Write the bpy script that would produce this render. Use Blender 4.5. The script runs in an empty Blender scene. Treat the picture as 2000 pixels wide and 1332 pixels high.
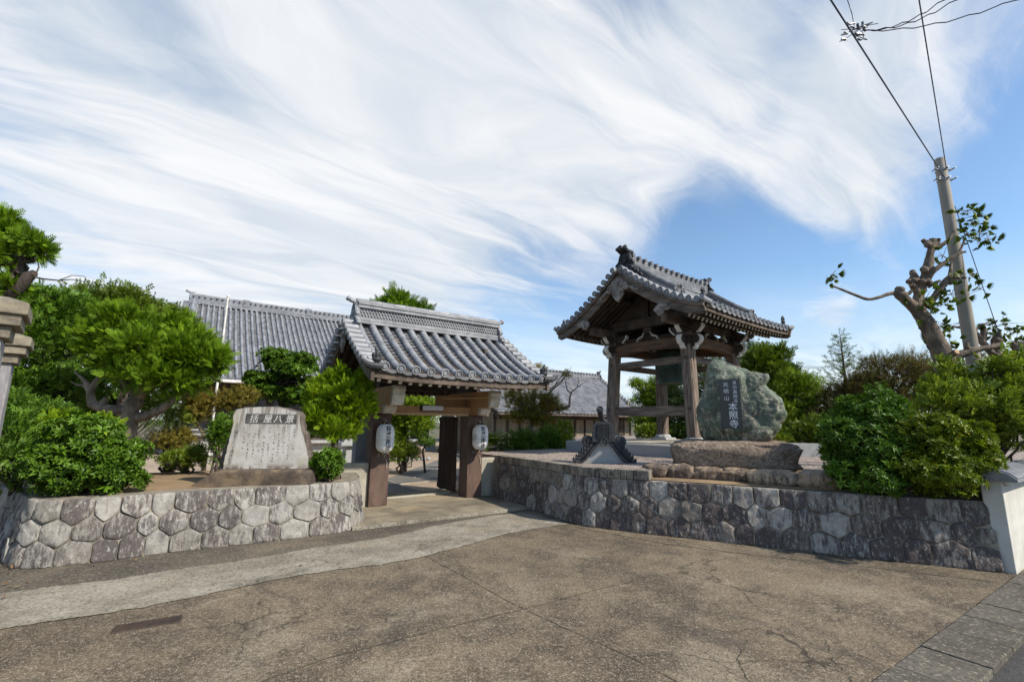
import bpy, bmesh, math, random
import numpy as np
from mathutils import Vector, Matrix, Euler, noise as mnoise

S = bpy.context.scene
COL = S.collection
rad = math.radians
PI = math.pi

# ------------------------------------------------------------------ camera
TH, ROLL, CAMH, FPX = rad(10.1), rad(0.6), 1.7, 889.0
cd = bpy.data.cameras.new('camera')
cam = bpy.data.objects.new('camera', cd)
COL.objects.link(cam)
cd.sensor_width = 36.0
cd.lens = 36.0 * FPX / 2000.0
cd.clip_start = 0.05
cd.clip_end = 3000
cam.matrix_world = Matrix.Translation((0, 0, CAMH)) @ Matrix.Rotation(PI / 2 + TH, 4, 'X') @ Matrix.Rotation(ROLL, 4, 'Z')
S.camera = cam


def ray(px, py):
    x, y = (px - 1000) / FPX, (666 - py) / FPX
    xu = x * math.cos(ROLL) - y * math.sin(ROLL)
    yu = x * math.sin(ROLL) + y * math.cos(ROLL)
    return Vector((xu, math.cos(TH) - math.sin(TH) * yu, math.sin(TH) + math.cos(TH) * yu))


def at(px, py, Y):
    d = ray(px, py)
    return d * (Y / d.y) + Vector((0, 0, CAMH))


def gz(px, py, z=0.0):
    d = ray(px, py)
    return d * ((z - CAMH) / d.z) + Vector((0, 0, CAMH))


# ------------------------------------------------------------------ light
SUN_EL, SUN_AZ = rad(39.5), rad(117)          # azimuth clockwise from +Y
S.view_settings.view_transform = 'Standard'
S.view_settings.look = 'None'
S.view_settings.exposure = 0.52
S.view_settings.gamma = 1.0
sd = bpy.data.lights.new('sun', 'SUN')
sd.energy = 3.9
sd.angle = rad(1.2)
sd.color = (1.0, 0.93, 0.82)
sun = bpy.data.objects.new('sun', sd)
COL.objects.link(sun)
sdir = Vector((math.sin(SUN_AZ) * math.cos(SUN_EL), math.cos(SUN_AZ) * math.cos(SUN_EL), math.sin(SUN_EL)))
sun.rotation_euler = sdir.to_track_quat('Z', 'Y').to_euler()
sun.location = sdir * 40


class NT:
    """small node-tree helper"""
    def __init__(s, nt):
        s.nt = nt
        nt.nodes.clear()

    def n(s, t, **kw):
        nd = s.nt.nodes.new(t)
        for k, v in kw.items():
            setattr(nd, k, v)
        return nd

    def ln(s, a, b):
        s.nt.links.new(a, b)

    def put(s, sock, v):
        if isinstance(v, bpy.types.NodeSocket):
            s.ln(v, sock)
        elif v is not None:
            sock.default_value = v

    def math(s, op, a, b=None, c=None, clamp=False):
        nd = s.n('ShaderNodeMath', operation=op, use_clamp=clamp)
        for i, q in enumerate((a, b, c)):
            s.put(nd.inputs[i], q)
        return nd.outputs[0]

    def vmath(s, op, a, b=None):
        nd = s.n('ShaderNodeVectorMath', operation=op)
        s.put(nd.inputs[0], a)
        s.put(nd.inputs[1], b)
        return nd.outputs['Value'] if op in ('DOT_PRODUCT', 'LENGTH') else nd.outputs[0]

    def noise(s, vec, scale, detail=4, rough=0.55, dist=0.0, color=False):
        nd = s.n('ShaderNodeTexNoise')
        s.put(nd.inputs['Vector'], vec)
        nd.inputs['Scale'].default_value = scale
        nd.inputs['Detail'].default_value = detail
        nd.inputs['Roughness'].default_value = rough
        nd.inputs['Distortion'].default_value = dist
        return nd.outputs['Color' if color else 'Fac']

    def vor(s, vec, scale, feature='F1', out='Distance', rnd=1.0):
        nd = s.n('ShaderNodeTexVoronoi', feature=feature)
        s.put(nd.inputs['Vector'], vec)
        nd.inputs['Scale'].default_value = scale
        nd.inputs['Randomness'].default_value = rnd
        return nd.outputs[out]

    def mapr(s, v, a, b, c=0.0, d=1.0, smooth=True):
        nd = s.n('ShaderNodeMapRange')
        nd.interpolation_type = 'SMOOTHSTEP' if smooth else 'LINEAR'
        s.put(nd.inputs[0], v)
        for i, q in enumerate((a, b, c, d)):
            nd.inputs[i + 1].default_value = q
        return nd.outputs[0]

    def mix(s, f, a, b, mode='MIX'):
        nd = s.n('ShaderNodeMix', data_type='RGBA', blend_type=mode)
        s.put(nd.inputs[0], f)
        for i, q in ((6, a), (7, b)):
            if not isinstance(q, bpy.types.NodeSocket):
                q = (*q[:3], 1.0)
            s.put(nd.inputs[i], q)
        return nd.outputs[2]

    def scalev(s, vec, sx, sy, sz):
        return s.vmath('MULTIPLY', vec, (sx, sy, sz))


wd = bpy.data.worlds.new('World')
S.world = wd
wd.use_nodes = True
w = NT(wd.node_tree)
sky = w.n('ShaderNodeTexSky', sky_type='NISHITA')
sky.sun_disc = False
sky.sun_elevation = SUN_EL
sky.sun_rotation = SUN_AZ
sky.altitude = 50
sky.air_density = 1.0
sky.dust_density = 0.3
sky.ozone_density = 1.6
geo = w.n('ShaderNodeTexCoord')
D = geo.outputs['Generated']
sx = w.n('ShaderNodeSeparateXYZ')
w.ln(D, sx.inputs[0])
zc = w.math('ADD', w.math('MAXIMUM', sx.outputs[2], 0.0), 0.10)
qx = w.math('DIVIDE', sx.outputs[0], zc)
qy = w.math('DIVIDE', sx.outputs[1], zc)
SA, CA = math.sin(rad(50)), math.cos(rad(50))
al = w.math('ADD', w.math('MULTIPLY', qx, SA), w.math('MULTIPLY', qy, CA))
ac = w.math('SUBTRACT', w.math('MULTIPLY', qy, SA), w.math('MULTIPLY', qx, CA))


def comb(x, y, z=0.0):
    c = w.n('ShaderNodeCombineXYZ')
    for k, q in enumerate((x, y, z)): w.put(c.inputs[k], q)
    return c.outputs[0]


flow = comb(w.math('MULTIPLY', al, 0.45), ac)
warp = w.vmath('SUBTRACT', w.noise(flow, 0.8, 4, 0.55, 0, True), (0.5, 0.5, 0.5))
ws = w.n('ShaderNodeSeparateXYZ')
w.ln(warp, ws.inputs[0])
al2 = w.math('ADD', al, w.math('MULTIPLY', ws.outputs[0], 1.6))
ac2 = w.math('ADD', ac, w.math('MULTIPLY', ws.outputs[1], 1.25))
n1 = w.noise(comb(w.math('MULTIPLY', al2, 0.30), ac2), 1.5, 9, 0.60, 0.3)          # banks
n2 = w.noise(comb(w.math('MULTIPLY', al2, 0.26), ac2), 4.6, 11, 0.57, 0.8)         # fibres along the wind
n4 = w.noise(comb(w.math('MULTIPLY', al2, 0.75), ac2), 4.5, 11, 0.64, 1.0)          # fine tufts
n3 = w.noise(flow, 0.9, 3, 0.5)
cov = None
# large cloud banks and blue gaps: (px, py) fixes the direction, then angular radius and weight
for (bx, by, br, bw) in [(650, 150, 40, 0.32), (950, 330, 24, 0.22), (300, 520, 40, 0.36), (1150, 160, 20, 0.14), (1640, 60, 20, 0.30), (1780, 120, 11, 0.17), (1790, 330, 8, 0.14),
                         (1720, 280, 11, 0.18), (1400, 170, 15, 0.20), (1530, 400, 9, 0.22), (1770, 400, 7, 0.16), (1250, 480, 12, 0.16), (1200, 300, 14, 0.10),
                         (1435, 470, 11, -0.20), (1340, 330, 5, -0.06), (1450, 560, 8, -0.10), (2010, 200, 12, -0.28), (1930, 480, 16, -0.14), (60, 100, 24, -0.10),
                         (420, 60, 10, -0.08), (1640, 560, 14, -0.04), (1560, 240, 5, -0.10),
                         (1610, 590, 4, 0.30), (1500, 640, 3, 0.2), (1570, 440, 5, 0.10), (1720, 650, 6, 0.14), (1250, 760, 12, 0.15), (1990, 640, 8, 0.12), (1800, 690, 12, 0.16)]:
    d = ray(bx, by).normalized()
    t = w.mapr(w.vmath('DOT_PRODUCT', D, tuple(d)), math.cos(rad(br)), 1.0, 0.0, bw)
    cov = t if cov is None else w.math('ADD', cov, t)
dens = w.math('ADD', w.math('ADD', w.math('MULTIPLY', n1, 0.85), w.math('MULTIPLY', n2, 0.42)), w.math('ADD', w.math('MULTIPLY', n4, 0.36), cov))
cl = w.mapr(dens, 0.77, 1.38, 0.05, 1.0)
hz = w.mapr(sx.outputs[2], 0.0, 0.34, 0.86, 0.0)
cl = w.math('MAXIMUM', cl, hz)
SKYMUL = 0.13
skyc = w.mix(1.0, sky.outputs[0], (SKYMUL * 0.84, SKYMUL * 0.98, SKYMUL * 1.04), 'MULTIPLY')
shade = w.mapr(w.math('ADD', w.math('MULTIPLY', n3, 0.45), w.math('MULTIPLY', n2, 0.75)), 0.38, 0.80, 0.0, 1.0)
ccol = w.mix(shade, (0.45, 0.505, 0.565), (0.70, 0.70, 0.705))
allc = w.mix(w.math('MULTIPLY', cl, 0.95), skyc, ccol)
bg = w.n('ShaderNodeBackground')
w.ln(allc, bg.inputs[0])
bg.inputs[1].default_value = 1.0
wo = w.n('ShaderNodeOutputWorld')
w.ln(bg.outputs[0], wo.inputs[0])

# ------------------------------------------------------------------ grid of the place
A = rad(34.6)
U = Vector((math.cos(A), math.sin(A), 0))
V = Vector((-math.sin(A), math.cos(A), 0))


def uv(u, v, z=0.0):
    return U * u + V * v + Vector((0, 0, z))


# ------------------------------------------------------------------ object helpers
def tag(o, label=None, cat=None, group=None, kind=None):
    if label: o['label'] = label
    if cat: o['category'] = cat
    if group: o['group'] = group
    if kind: o['kind'] = kind
    return o


def empty(name, loc, rz=0.0, label=None, cat=None, group=None):
    o = bpy.data.objects.new(name, None)
    o.empty_display_size = 0.2
    COL.objects.link(o)
    o.location = loc
    o.rotation_euler = (0, 0, rz)
    return tag(o, label, cat, group)


class MB:
    def __init__(s):
        s.v, s.f, s.m, s.r = [], [], [], []

    def add(s, vs, fs, m=0, r=None):
        k = len(s.v)
        s.v.extend([tuple(p) for p in vs])
        if r is None: r = random.random()
        for f in fs:
            s.f.append(tuple(i + k for i in f))
            s.m.append(m)
            s.r.append(r)
        return s

    def box(s, c, d, rz=0.0, m=0, r=None, rx=0.0, ry=0.0, top=1.0):
        M = Euler((rx, ry, rz)).to_matrix()
        vs = []
        for z in (-1, 1):
            k = top if z > 0 else 1.0
            for (x, y) in ((-1, -1), (1, -1), (1, 1), (-1, 1)):
                vs.append(M @ Vector((x * d[0] / 2 * k, y * d[1] / 2 * k, z * d[2] / 2)) + Vector(c))
        return s.add(vs, [(3, 2, 1, 0), (4, 5, 6, 7), (0, 1, 5, 4), (1, 2, 6, 5), (2, 3, 7, 6), (3, 0, 4, 7)], m, r)

    def beam(s, a, b, w_, h, m=0, r=None, up=(0, 0, 1)):
        """box from a to b, width w_ (sideways), height h"""
        a, b = Vector(a), Vector(b)
        d = (b - a).normalized()
        sd_ = d.cross(Vector(up)).normalized()
        u_ = sd_.cross(d)
        vs = []
        for p in (a, b):
            for (i, j) in ((-1, -1), (1, -1), (1, 1), (-1, 1)):
                vs.append(p + sd_ * (i * w_ / 2) + u_ * (j * h / 2))
        return s.add(vs, [(0, 1, 2, 3), (7, 6, 5, 4), (4, 5, 1, 0), (5, 6, 2, 1), (6, 7, 3, 2), (7, 4, 0, 3)], m, r)

    def tube(s, pts, rs, seg=8, m=0, r=None, cap=True, jit=0.0, rng=None):
        pts = [Vector(p) for p in pts]
        if not hasattr(rs, '__len__'): rs = [rs] * len(pts)
        n = len(pts)
        vs, fs = [], []
        ref = None
        for i, p in enumerate(pts):
            t = (pts[min(i + 1, n - 1)] - pts[max(i - 1, 0)]).normalized()
            if ref is None:
                ref = t.orthogonal().normalized()
            ref = (ref - t * ref.dot(t))
            ref = ref.normalized() if ref.length > 1e-6 else t.orthogonal().normalized()
            bi = t.cross(ref)
            for k in range(seg):
                a = 2 * PI * k / seg
                q = rs[i] * (1 + (jit * (rng.random() - 0.5) * 2 if rng else 0))
                vs.append(p + ref * (math.cos(a) * q) + bi * (math.sin(a) * q))
        for i in range(n - 1):
            for k in range(seg):
                k2 = (k + 1) % seg
                fs.append((i * seg + k, i * seg + k2, (i + 1) * seg + k2, (i + 1) * seg + k))
        if cap:
            fs.append(tuple(range(seg - 1, -1, -1)))
            fs.append(tuple((n - 1) * seg + k for k in range(seg)))
        return s.add(vs, fs, m, r)

    def lathe(s, prof, c=(0, 0, 0), seg=24, m=0, r=None, axis=(0, 0, 1), sc=(1, 1)):
        """prof: (radius, height) along axis"""
        ax = Vector(axis).normalized()
        e1 = Vector((1, 0, 0)) if abs(ax.z) > 0.9 else ax.cross(Vector((0, 0, 1))).normalized()
        e2 = ax.cross(e1)
        vs, fs = [], []
        for (q, h) in prof:
            for k in range(seg):
                a = 2 * PI * k / seg
                vs.append(Vector(c) + ax * h + e1 * (q * math.cos(a) * sc[0]) + e2 * (q * math.sin(a) * sc[1]))
        n = len(prof)
        for i in range(n - 1):
            for k in range(seg):
                k2 = (k + 1) % seg
                fs.append((i * seg + k, i * seg + k2, (i + 1) * seg + k2, (i + 1) * seg + k))
        fs.append(tuple(range(seg - 1, -1, -1)))
        fs.append(tuple((n - 1) * seg + k for k in range(seg)))
        return s.add(vs, fs, m, r)

    def prism(s, poly, o, ax, ay, dep, m=0, r=None, mside=None):
        """polygon (a,b) in plane o + a*ax + b*ay, extruded by vector dep"""
        o, ax, ay, dep = Vector(o), Vector(ax), Vector(ay), Vector(dep)
        n = len(poly)
        p0 = [o + ax * a + ay * b for a, b in poly]
        p1 = [p + dep for p in p0]
        if r is None: r = random.random()
        s.add(p0 + p1, [tuple(range(n)), tuple(range(2 * n - 1, n - 1, -1))], m, r)
        s.add(p0 + p1, [(i, i + n, (i + 1) % n + n, (i + 1) % n) for i in range(n)], m if mside is None else mside, r)
        return s

    def ball(s, c, q, seg=10, rings=6, m=0, r=None, sc=(1, 1, 1)):
        vs, fs = [], []
        for i in range(rings + 1):
            t = PI * i / rings
            for k in range(seg):
                a = 2 * PI * k / seg
                vs.append(Vector(c) + Vector((q * sc[0] * math.sin(t) * math.cos(a), q * sc[1] * math.sin(t) * math.sin(a), q * sc[2] * math.cos(t))))
        for i in range(rings):
            for k in range(seg):
                k2 = (k + 1) % seg
                fs.append((i * seg + k, (i + 1) * seg + k, (i + 1) * seg + k2, i * seg + k2))
        return s.add(vs, fs, m, r)

    def build(s, name, mats, parent=None, smooth=40, bevel=0.0, bseg=2, merge=False, fixn=True):
        me = bpy.data.meshes.new(name)
        me.from_pydata(s.v, [], s.f)
        if not isinstance(mats, (list, tuple)): mats = [mats]
        for q in mats: me.materials.append(q)
        me.polygons.foreach_set('material_index', s.m)
        at_ = me.attributes.new('rnd', 'FLOAT', 'FACE')
        at_.data.foreach_set('value', s.r)
        if fixn or merge:
            bm = bmesh.new()
            bm.from_mesh(me)
            if merge: bmesh.ops.remove_doubles(bm, verts=bm.verts, dist=1e-4)
            if fixn: bmesh.ops.recalc_face_normals(bm, faces=bm.faces)
            bm.to_mesh(me)
            bm.free()
        if smooth:
            me.polygons.foreach_set('use_smooth', [True] * len(me.polygons))
            me.set_sharp_from_angle(angle=rad(smooth))
        me.update()
        o = bpy.data.objects.new(name, me)
        COL.objects.link(o)
        if parent: o.parent = parent
        if bevel:
            b = o.modifiers.new('bevel', 'BEVEL')
            b.width = bevel
            b.segments = bseg
            b.limit_method = 'ANGLE'
            b.angle_limit = rad(40)
        return o


def dup(o, parent=None, loc=None, rot=None):
    c = o.copy()
    COL.objects.link(c)
    if parent: c.parent = parent
    if loc is not None: c.location = loc
    if rot is not None: c.rotation_euler = rot
    for ch in list(o.children):
        dup(ch, c)
    return c


# ------------------------------------------------------------------ materials
def mat(name):
    m = bpy.data.materials.new(name)
    m.use_nodes = True
    t = NT(m.node_tree)
    t.out = t.n('ShaderNodeOutputMaterial')
    t.p = t.n('ShaderNodeBsdfPrincipled')
    t.ln(t.p.outputs[0], t.out.inputs[0])
    t.obj = t.n('ShaderNodeTexCoord').outputs['Object']
    t.rnd = None
    return m, t


def rnd_of(t):
    a = t.n('ShaderNodeAttribute', attribute_name='rnd')
    return a.outputs['Fac']


def bump(t, h, strength=0.3, dist=0.02):
    b = t.n('ShaderNodeBump')
    b.inputs['Strength'].default_value = strength
    b.inputs['Distance'].default_value = dist
    t.put(b.inputs['Height'], h)
    t.ln(b.outputs[0], t.p.inputs['Normal'])


def simple(name, c1, c2=None, scale=6.0, rough=0.8, bmp=0.25, bd=0.01, stretch=(1, 1, 1), rv=0.0, spec=0.4, metal=0.0, lo=0.35, hi=0.65, c3=None, s3=1.0, f3=0.6, detail=6):
    """noise mix of two colours, an optional broad stain c3, optional per-piece variation rv"""
    m, t = mat(name)
    vec = t.scalev(t.obj, *stretch)
    n = t.noise(vec, scale, detail, 0.62)
    col = t.mix(t.mapr(n, lo, hi), c1, c2 or tuple(q * 0.75 for q in c1))
    if c3:
        n3 = t.noise(vec, s3, 6, 0.65, 0.3)
        col = t.mix(t.mapr(n3, 0.48, 0.68, 0, f3), col, c3)
    if rv:
        k = t.mapr(rnd_of(t), 0, 1, 1 - rv, 1 + rv, False)
        cb = t.n('ShaderNodeCombineColor')
        for i in range(3): t.ln(k, cb.inputs[i])
        col = t.mix(1.0, col, cb.outputs[0], 'MULTIPLY')
    t.ln(col, t.p.inputs['Base Color'])
    t.p.inputs['Roughness'].default_value = rough
    t.p.inputs['Specular IOR Level'].default_value = spec
    t.p.inputs['Metallic'].default_value = metal
    if bmp:
        bump(t, t.noise(vec, scale * 4, 5, 0.65), bmp, bd)
    return m


def leafmat(name, cd_, cl_, cy=None, fy=0.12, trans=0.35, rough=0.5, spec=0.25):
    """dark / light leaf colours chosen per leaf, with a share fy of odd coloured leaves cy"""
    m, t = mat(name)
    r = rnd_of(t)
    col = t.mix(t.mapr(r, 0.0, 1 - fy, 0, 1, False), cd_, cl_)
    if cy:
        col = t.mix(t.math('GREATER_THAN', r, 1 - fy), col, cy)
    t.ln(col, t.p.inputs['Base Color'])
    t.p.inputs['Roughness'].default_value = rough
    t.p.inputs['Specular IOR Level'].default_value = spec
    tr = t.n('ShaderNodeBsdfTranslucent')
    t.ln(t.mix(1.0, col, (1.1, 1.25, 0.6), 'MULTIPLY'), tr.inputs[0])
    mx = t.n('ShaderNodeMixShader')
    mx.inputs[0].default_value = trans * 0.65
    t.ln(t.p.outputs[0], mx.inputs[1])
    t.ln(tr.outputs[0], mx.inputs[2])
    t.ln(mx.outputs[0], t.out.inputs[0])
    return m


M = {}
M['tile'] = simple('roof_tile', (0.30, 0.30, 0.305), (0.215, 0.217, 0.225), 2.5, 0.48, 0.12, 0.004, rv=0.14, spec=0.4, c3=(0.125, 0.13, 0.145), s3=3.6, f3=0.7)
M['tile_dark'] = simple('roof_tile_dark', (0.19, 0.19, 0.195), (0.12, 0.12, 0.125), 4, 0.5, 0.15, 0.004, rv=0.2, c3=(0.30, 0.30, 0.29), s3=3.0, f3=0.6)
M['tile_edge'] = simple('roof_tile_pan', (0.19, 0.192, 0.197), (0.125, 0.127, 0.132), 3, 0.5, 0.12, 0.004, rv=0.22, c3=(0.09, 0.085, 0.075), s3=2.0, f3=0.5)
M['tile_hall'] = simple('hall_roof_tile', (0.265, 0.27, 0.285), (0.19, 0.195, 0.21), 2.0, 0.5, 0.1, 0.004, rv=0.22, spec=0.35, c3=(0.14, 0.145, 0.165), s3=1.6, f3=0.6)
M['wood'] = simple('weathered_wood', (0.15, 0.11, 0.08), (0.07, 0.05, 0.037), 3.0, 0.8, 0.4, 0.006, (1, 1, 1), rv=0.15)
M['wood_post'] = simple('weathered_post', (0.235, 0.18, 0.135), (0.085, 0.06, 0.045), 3.0, 0.85, 0.5, 0.008, (7, 7, 0.6), rv=0.1)
M['wood_beam'] = simple('weathered_beam', (0.215, 0.165, 0.125), (0.08, 0.056, 0.042), 3.0, 0.85, 0.5, 0.008, (0.7, 0.7, 7), rv=0.15)
M['wood_rich'] = simple('brown_head_beam', (0.17, 0.095, 0.05), (0.06, 0.038, 0.026), 2.0, 0.8, 0.4, 0.006, (0.8, 0.8, 6), rv=0.1)
M['wood_dark'] = simple('dark_wood', (0.075, 0.053, 0.039), (0.036, 0.026, 0.020), 3.0, 0.8, 0.3, 0.005, (1, 1, 1), rv=0.15)
M['wood_pale'] = simple('pale_barge_wood', (0.19, 0.15, 0.115), (0.075, 0.056, 0.044), 2.2, 0.85, 0.4, 0.006, (1, 0.6, 3), rv=0.1)
M['carve'] = simple('carved_grey_wood', (0.30, 0.27, 0.235), (0.14, 0.115, 0.095), 8, 0.85, 0.4, 0.006)
M['white'] = simple('white_paint', (0.74, 0.72, 0.67), (0.56, 0.53, 0.48), 5, 0.7, 0.15, 0.004)
M['white_old'] = simple('old_white_paint', (0.66, 0.62, 0.54), (0.46, 0.41, 0.34), 6, 0.75, 0.15, 0.004)
M['tan'] = simple('tan_paint', (0.46, 0.265, 0.125), (0.38, 0.21, 0.095), 3, 0.6, 0.15, 0.004, c3=(0.28, 0.16, 0.08), s3=1.5, f3=0.4)
M['tan_light'] = simple('light_tan_paint', (0.56, 0.38, 0.22), (0.48, 0.31, 0.17), 3, 0.6, 0.1, 0.003)
M['brown'] = simple('brown_post_paint', (0.115, 0.068, 0.049), (0.078, 0.045, 0.034), 3.0, 0.65, 0.3, 0.005, (1.6, 1.6, 0.8), c3=(0.18, 0.12, 0.09), s3=1.4, f3=0.45)
M['door'] = simple('door_planks', (0.066, 0.040, 0.029), (0.030, 0.019, 0.015), 2, 0.9, 0.4, 0.006, (9, 9, 0.5), c3=(0.10, 0.075, 0.06), s3=0.8, f3=0.35, spec=0.15)
M['concrete'] = simple('pale_concrete', (0.42, 0.385, 0.31), (0.33, 0.295, 0.23), 3, 0.9, 0.3, 0.006, c3=(0.22, 0.19, 0.14), s3=1.6, f3=0.6)
M['concrete_grey'] = simple('grey_concrete', (0.40, 0.40, 0.385), (0.33, 0.33, 0.32), 6, 0.9, 0.2, 0.004, c3=(0.25, 0.245, 0.23), s3=1.2, f3=0.5)
M['granite'] = simple('speckled_granite', (0.40, 0.40, 0.385), (0.26, 0.26, 0.26), 90, 0.75, 0.15, 0.002, c3=(0.24, 0.235, 0.22), s3=2.5, f3=0.4, lo=0.42, hi=0.58)
M['oni'] = simple('dark_fired_tile', (0.05, 0.052, 0.055), (0.026, 0.027, 0.03), 5, 0.6, 0.2, 0.004, c3=(0.13, 0.13, 0.13), s3=4.0, f3=0.3, spec=0.3)
M['bronze'] = simple('green_bronze', (0.05, 0.085, 0.055), (0.03, 0.045, 0.034), 6, 0.55, 0.2, 0.004, c3=(0.08, 0.13, 0.09), s3=3, f3=0.5, metal=0.3)
M['bark'] = simple('bark', (0.32, 0.25, 0.18), (0.14, 0.105, 0.075), 7, 0.9, 0.9, 0.02, (1, 1, 0.35))
M['bark_dark'] = simple('dark_bark', (0.105, 0.082, 0.066), (0.05, 0.038, 0.03), 9, 0.9, 0.9, 0.02, (1, 1, 0.3))
M['bark_smooth'] = simple('grey_brown_bark', (0.235, 0.18, 0.13), (0.105, 0.078, 0.058), 9, 0.9, 0.9, 0.02, (1, 1, 0.6), c3=(0.07, 0.052, 0.04), s3=5, f3=0.85, detail=9)
M['cutwood'] = simple('fresh_cut_wood', (0.62, 0.40, 0.20), (0.48, 0.28, 0.13), 20, 0.8, 0.2, 0.004)
M['steel'] = simple('galvanised_steel', (0.36, 0.37, 0.37), (0.22, 0.22, 0.22), 10, 0.45, 0.1, 0.002, metal=0.7)
M['black'] = simple('black_rubber', (0.02, 0.02, 0.022), (0.03, 0.03, 0.033), 10, 0.5, 0.0)
M['cable'] = simple('cable_sheath', (0.045, 0.045, 0.075), (0.03, 0.03, 0.05), 10, 0.5, 0.0)
M['brass'] = simple('brass', (0.75, 0.48, 0.08), (0.6, 0.36, 0.05), 10, 0.3, 0.0, metal=0.9)
M['ink'] = simple('black_ink', (0.012, 0.012, 0.012), (0.02, 0.02, 0.02), 10, 0.7, 0.0)
M['ink_grey'] = simple('grey_ink', (0.36, 0.35, 0.36), (0.42, 0.41, 0.42), 10, 0.8, 0.0)
M['ink_worn'] = simple('worn_engraving', (0.09, 0.085, 0.08), (0.30, 0.28, 0.255), 9, 0.9, 0.0, lo=0.45, hi=0.7)
M['rust'] = simple('rusty_iron', (0.075, 0.05, 0.037), (0.045, 0.033, 0.027), 8, 0.6, 0.3, 0.004, c3=(0.13, 0.085, 0.06), s3=3, f3=0.5)


def ground_mat(name, base, dark, light, peb=0.35, pscale=70.0, stain=0.55, tan=None, ft=0.5, big=0.55, cracks=0.0, worn=0.0):
    """poured ground with exposed aggregate and broad stains"""
    m, t = mat(name)
    o = t.obj
    big1 = t.noise(o, big, 7, 0.66, 0.4)
    med = t.noise(o, 3.2, 6, 0.7, 0.2)
    col = t.mix(t.mapr(t.math('ADD', t.math('MULTIPLY', big1, 0.6), t.math('MULTIPLY', med, 0.4)), 0.40, 0.60, 0, 1), dark, base)
    if tan:
        col = t.mix(t.mapr(t.noise(o, 0.9, 6, 0.62, 0.6), 0.52, 0.66, 0, ft), col, tan)
    vc = t.n('ShaderNodeTexVoronoi', feature='F1')
    t.put(vc.inputs['Vector'], o)
    vc.inputs['Scale'].default_value = pscale
    hs = t.n('ShaderNodeSeparateColor')
    t.ln(vc.outputs['Color'], hs.inputs[0])
    isl = t.math('MULTIPLY', t.math('GREATER_THAN', hs.outputs[0], 0.62), t.mapr(vc.outputs['Distance'], 0.55, 0.3, 0, peb))
    col = t.mix(isl, col, light)
    isd = t.math('MULTIPLY', t.math('LESS_THAN', hs.outputs[1], 0.3), t.mapr(vc.outputs['Distance'], 0.6, 0.3, 0, peb * 1.2))
    col = t.mix(isd, col, tuple(q * 0.4 for q in dark))
    if worn:                                     # pale cement patches where the surface has worn, dark oily patches
        wn = t.noise(t.scalev(o, 1.0, 1.3, 1), 2.1, 9, 0.74, 0.7)
        col = t.mix(t.mapr(wn, 0.56, 0.70, 0, worn), col, (0.36, 0.30, 0.215))
        dk = t.noise(o, 0.75, 8, 0.7, 1.0)
        col = t.mix(t.mapr(dk, 0.54, 0.66, 0, 0.62), col, (0.062, 0.052, 0.040))
        gr = t.noise(o, 34, 5, 0.85)
        col = t.mix(t.mapr(gr, 0.52, 0.36, 0, 0.85), col, (0.045, 0.037, 0.028))
        col = t.mix(t.mapr(t.noise(o, 27, 5, 0.88), 0.53, 0.66, 0, 0.75), col, (0.46, 0.39, 0.285))
    if cracks:
        wv_ = t.vmath('ADD', o, t.vmath('MULTIPLY', t.vmath('SUBTRACT', t.noise(o, 2.6, 6, 0.7, 0, True), (0.5, 0.5, 0.5)), (0.55, 0.55, 0.0)))
        e = t.vor(wv_, 0.85, 'DISTANCE_TO_EDGE')
        msk = t.mapr(t.noise(o, 0.6, 3, 0.5), 0.48, 0.60, 0, 1)
        col = t.mix(t.math('MULTIPLY', t.mapr(e, 0.010, 0.003, 0, cracks), msk), col, (0.035, 0.03, 0.022))
    t.ln(col, t.p.inputs['Base Color'])
    t.p.inputs['Roughness'].default_value = 0.92
    t.p.inputs['Specular IOR Level'].default_value = 0.25
    h = t.math('ADD', t.math('MULTIPLY', vc.outputs['Distance'], -0.5), t.noise(o, 14, 5, 0.7))
    bump(t, h, 0.5, 0.006)
    return m


M['yard'] = ground_mat('exposed_aggregate_concrete', (0.21, 0.158, 0.10), (0.078, 0.059, 0.039), (0.54, 0.46, 0.35), 0.6, 115, tan=(0.30, 0.245, 0.17), ft=0.6, cracks=0.8, worn=0.65)
M['strip'] = ground_mat('pale_worn_concrete', (0.36, 0.325, 0.255), (0.21, 0.185, 0.14), (0.50, 0.45, 0.37), 0.35, 80, tan=(0.30, 0.24, 0.16), ft=0.5, big=1.3, cracks=0.6, worn=0.5)
M['asphalt'] = ground_mat('old_asphalt', (0.135, 0.115, 0.085), (0.075, 0.065, 0.053), (0.30, 0.25, 0.18), 0.3, 95, tan=(0.27, 0.205, 0.125), ft=0.45, worn=0.2)
M['apron'] = ground_mat('sandy_concrete_apron', (0.30, 0.255, 0.18), (0.17, 0.145, 0.105), (0.42, 0.36, 0.27), 0.25, 95, tan=(0.40, 0.31, 0.19), ft=0.6, big=0.8)
M['slab'] = ground_mat('grey_kerb_slab', (0.135, 0.12, 0.095), (0.082, 0.072, 0.056), (0.25, 0.22, 0.17), 0.25, 120, big=1.2, worn=0.2)
M['road'] = ground_mat('road_asphalt', (0.075, 0.07, 0.064), (0.05, 0.047, 0.044), (0.20, 0.18, 0.16), 0.35, 90)
M['sand'] = ground_mat('sandy_gravel', (0.43, 0.335, 0.24), (0.30, 0.225, 0.155), (0.60, 0.50, 0.40), 0.5, 45, tan=(0.36, 0.255, 0.15), ft=0.5)
M['soil'] = ground_mat('sandy_soil', (0.30, 0.205, 0.115), (0.17, 0.115, 0.07), (0.40, 0.30, 0.19), 0.25, 60, tan=(0.36, 0.25, 0.14), ft=0.6)
M['earth'] = ground_mat('far_earth', (0.16, 0.14, 0.09), (0.09, 0.085, 0.05), (0.25, 0.22, 0.15), 0.2, 30)
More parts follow.
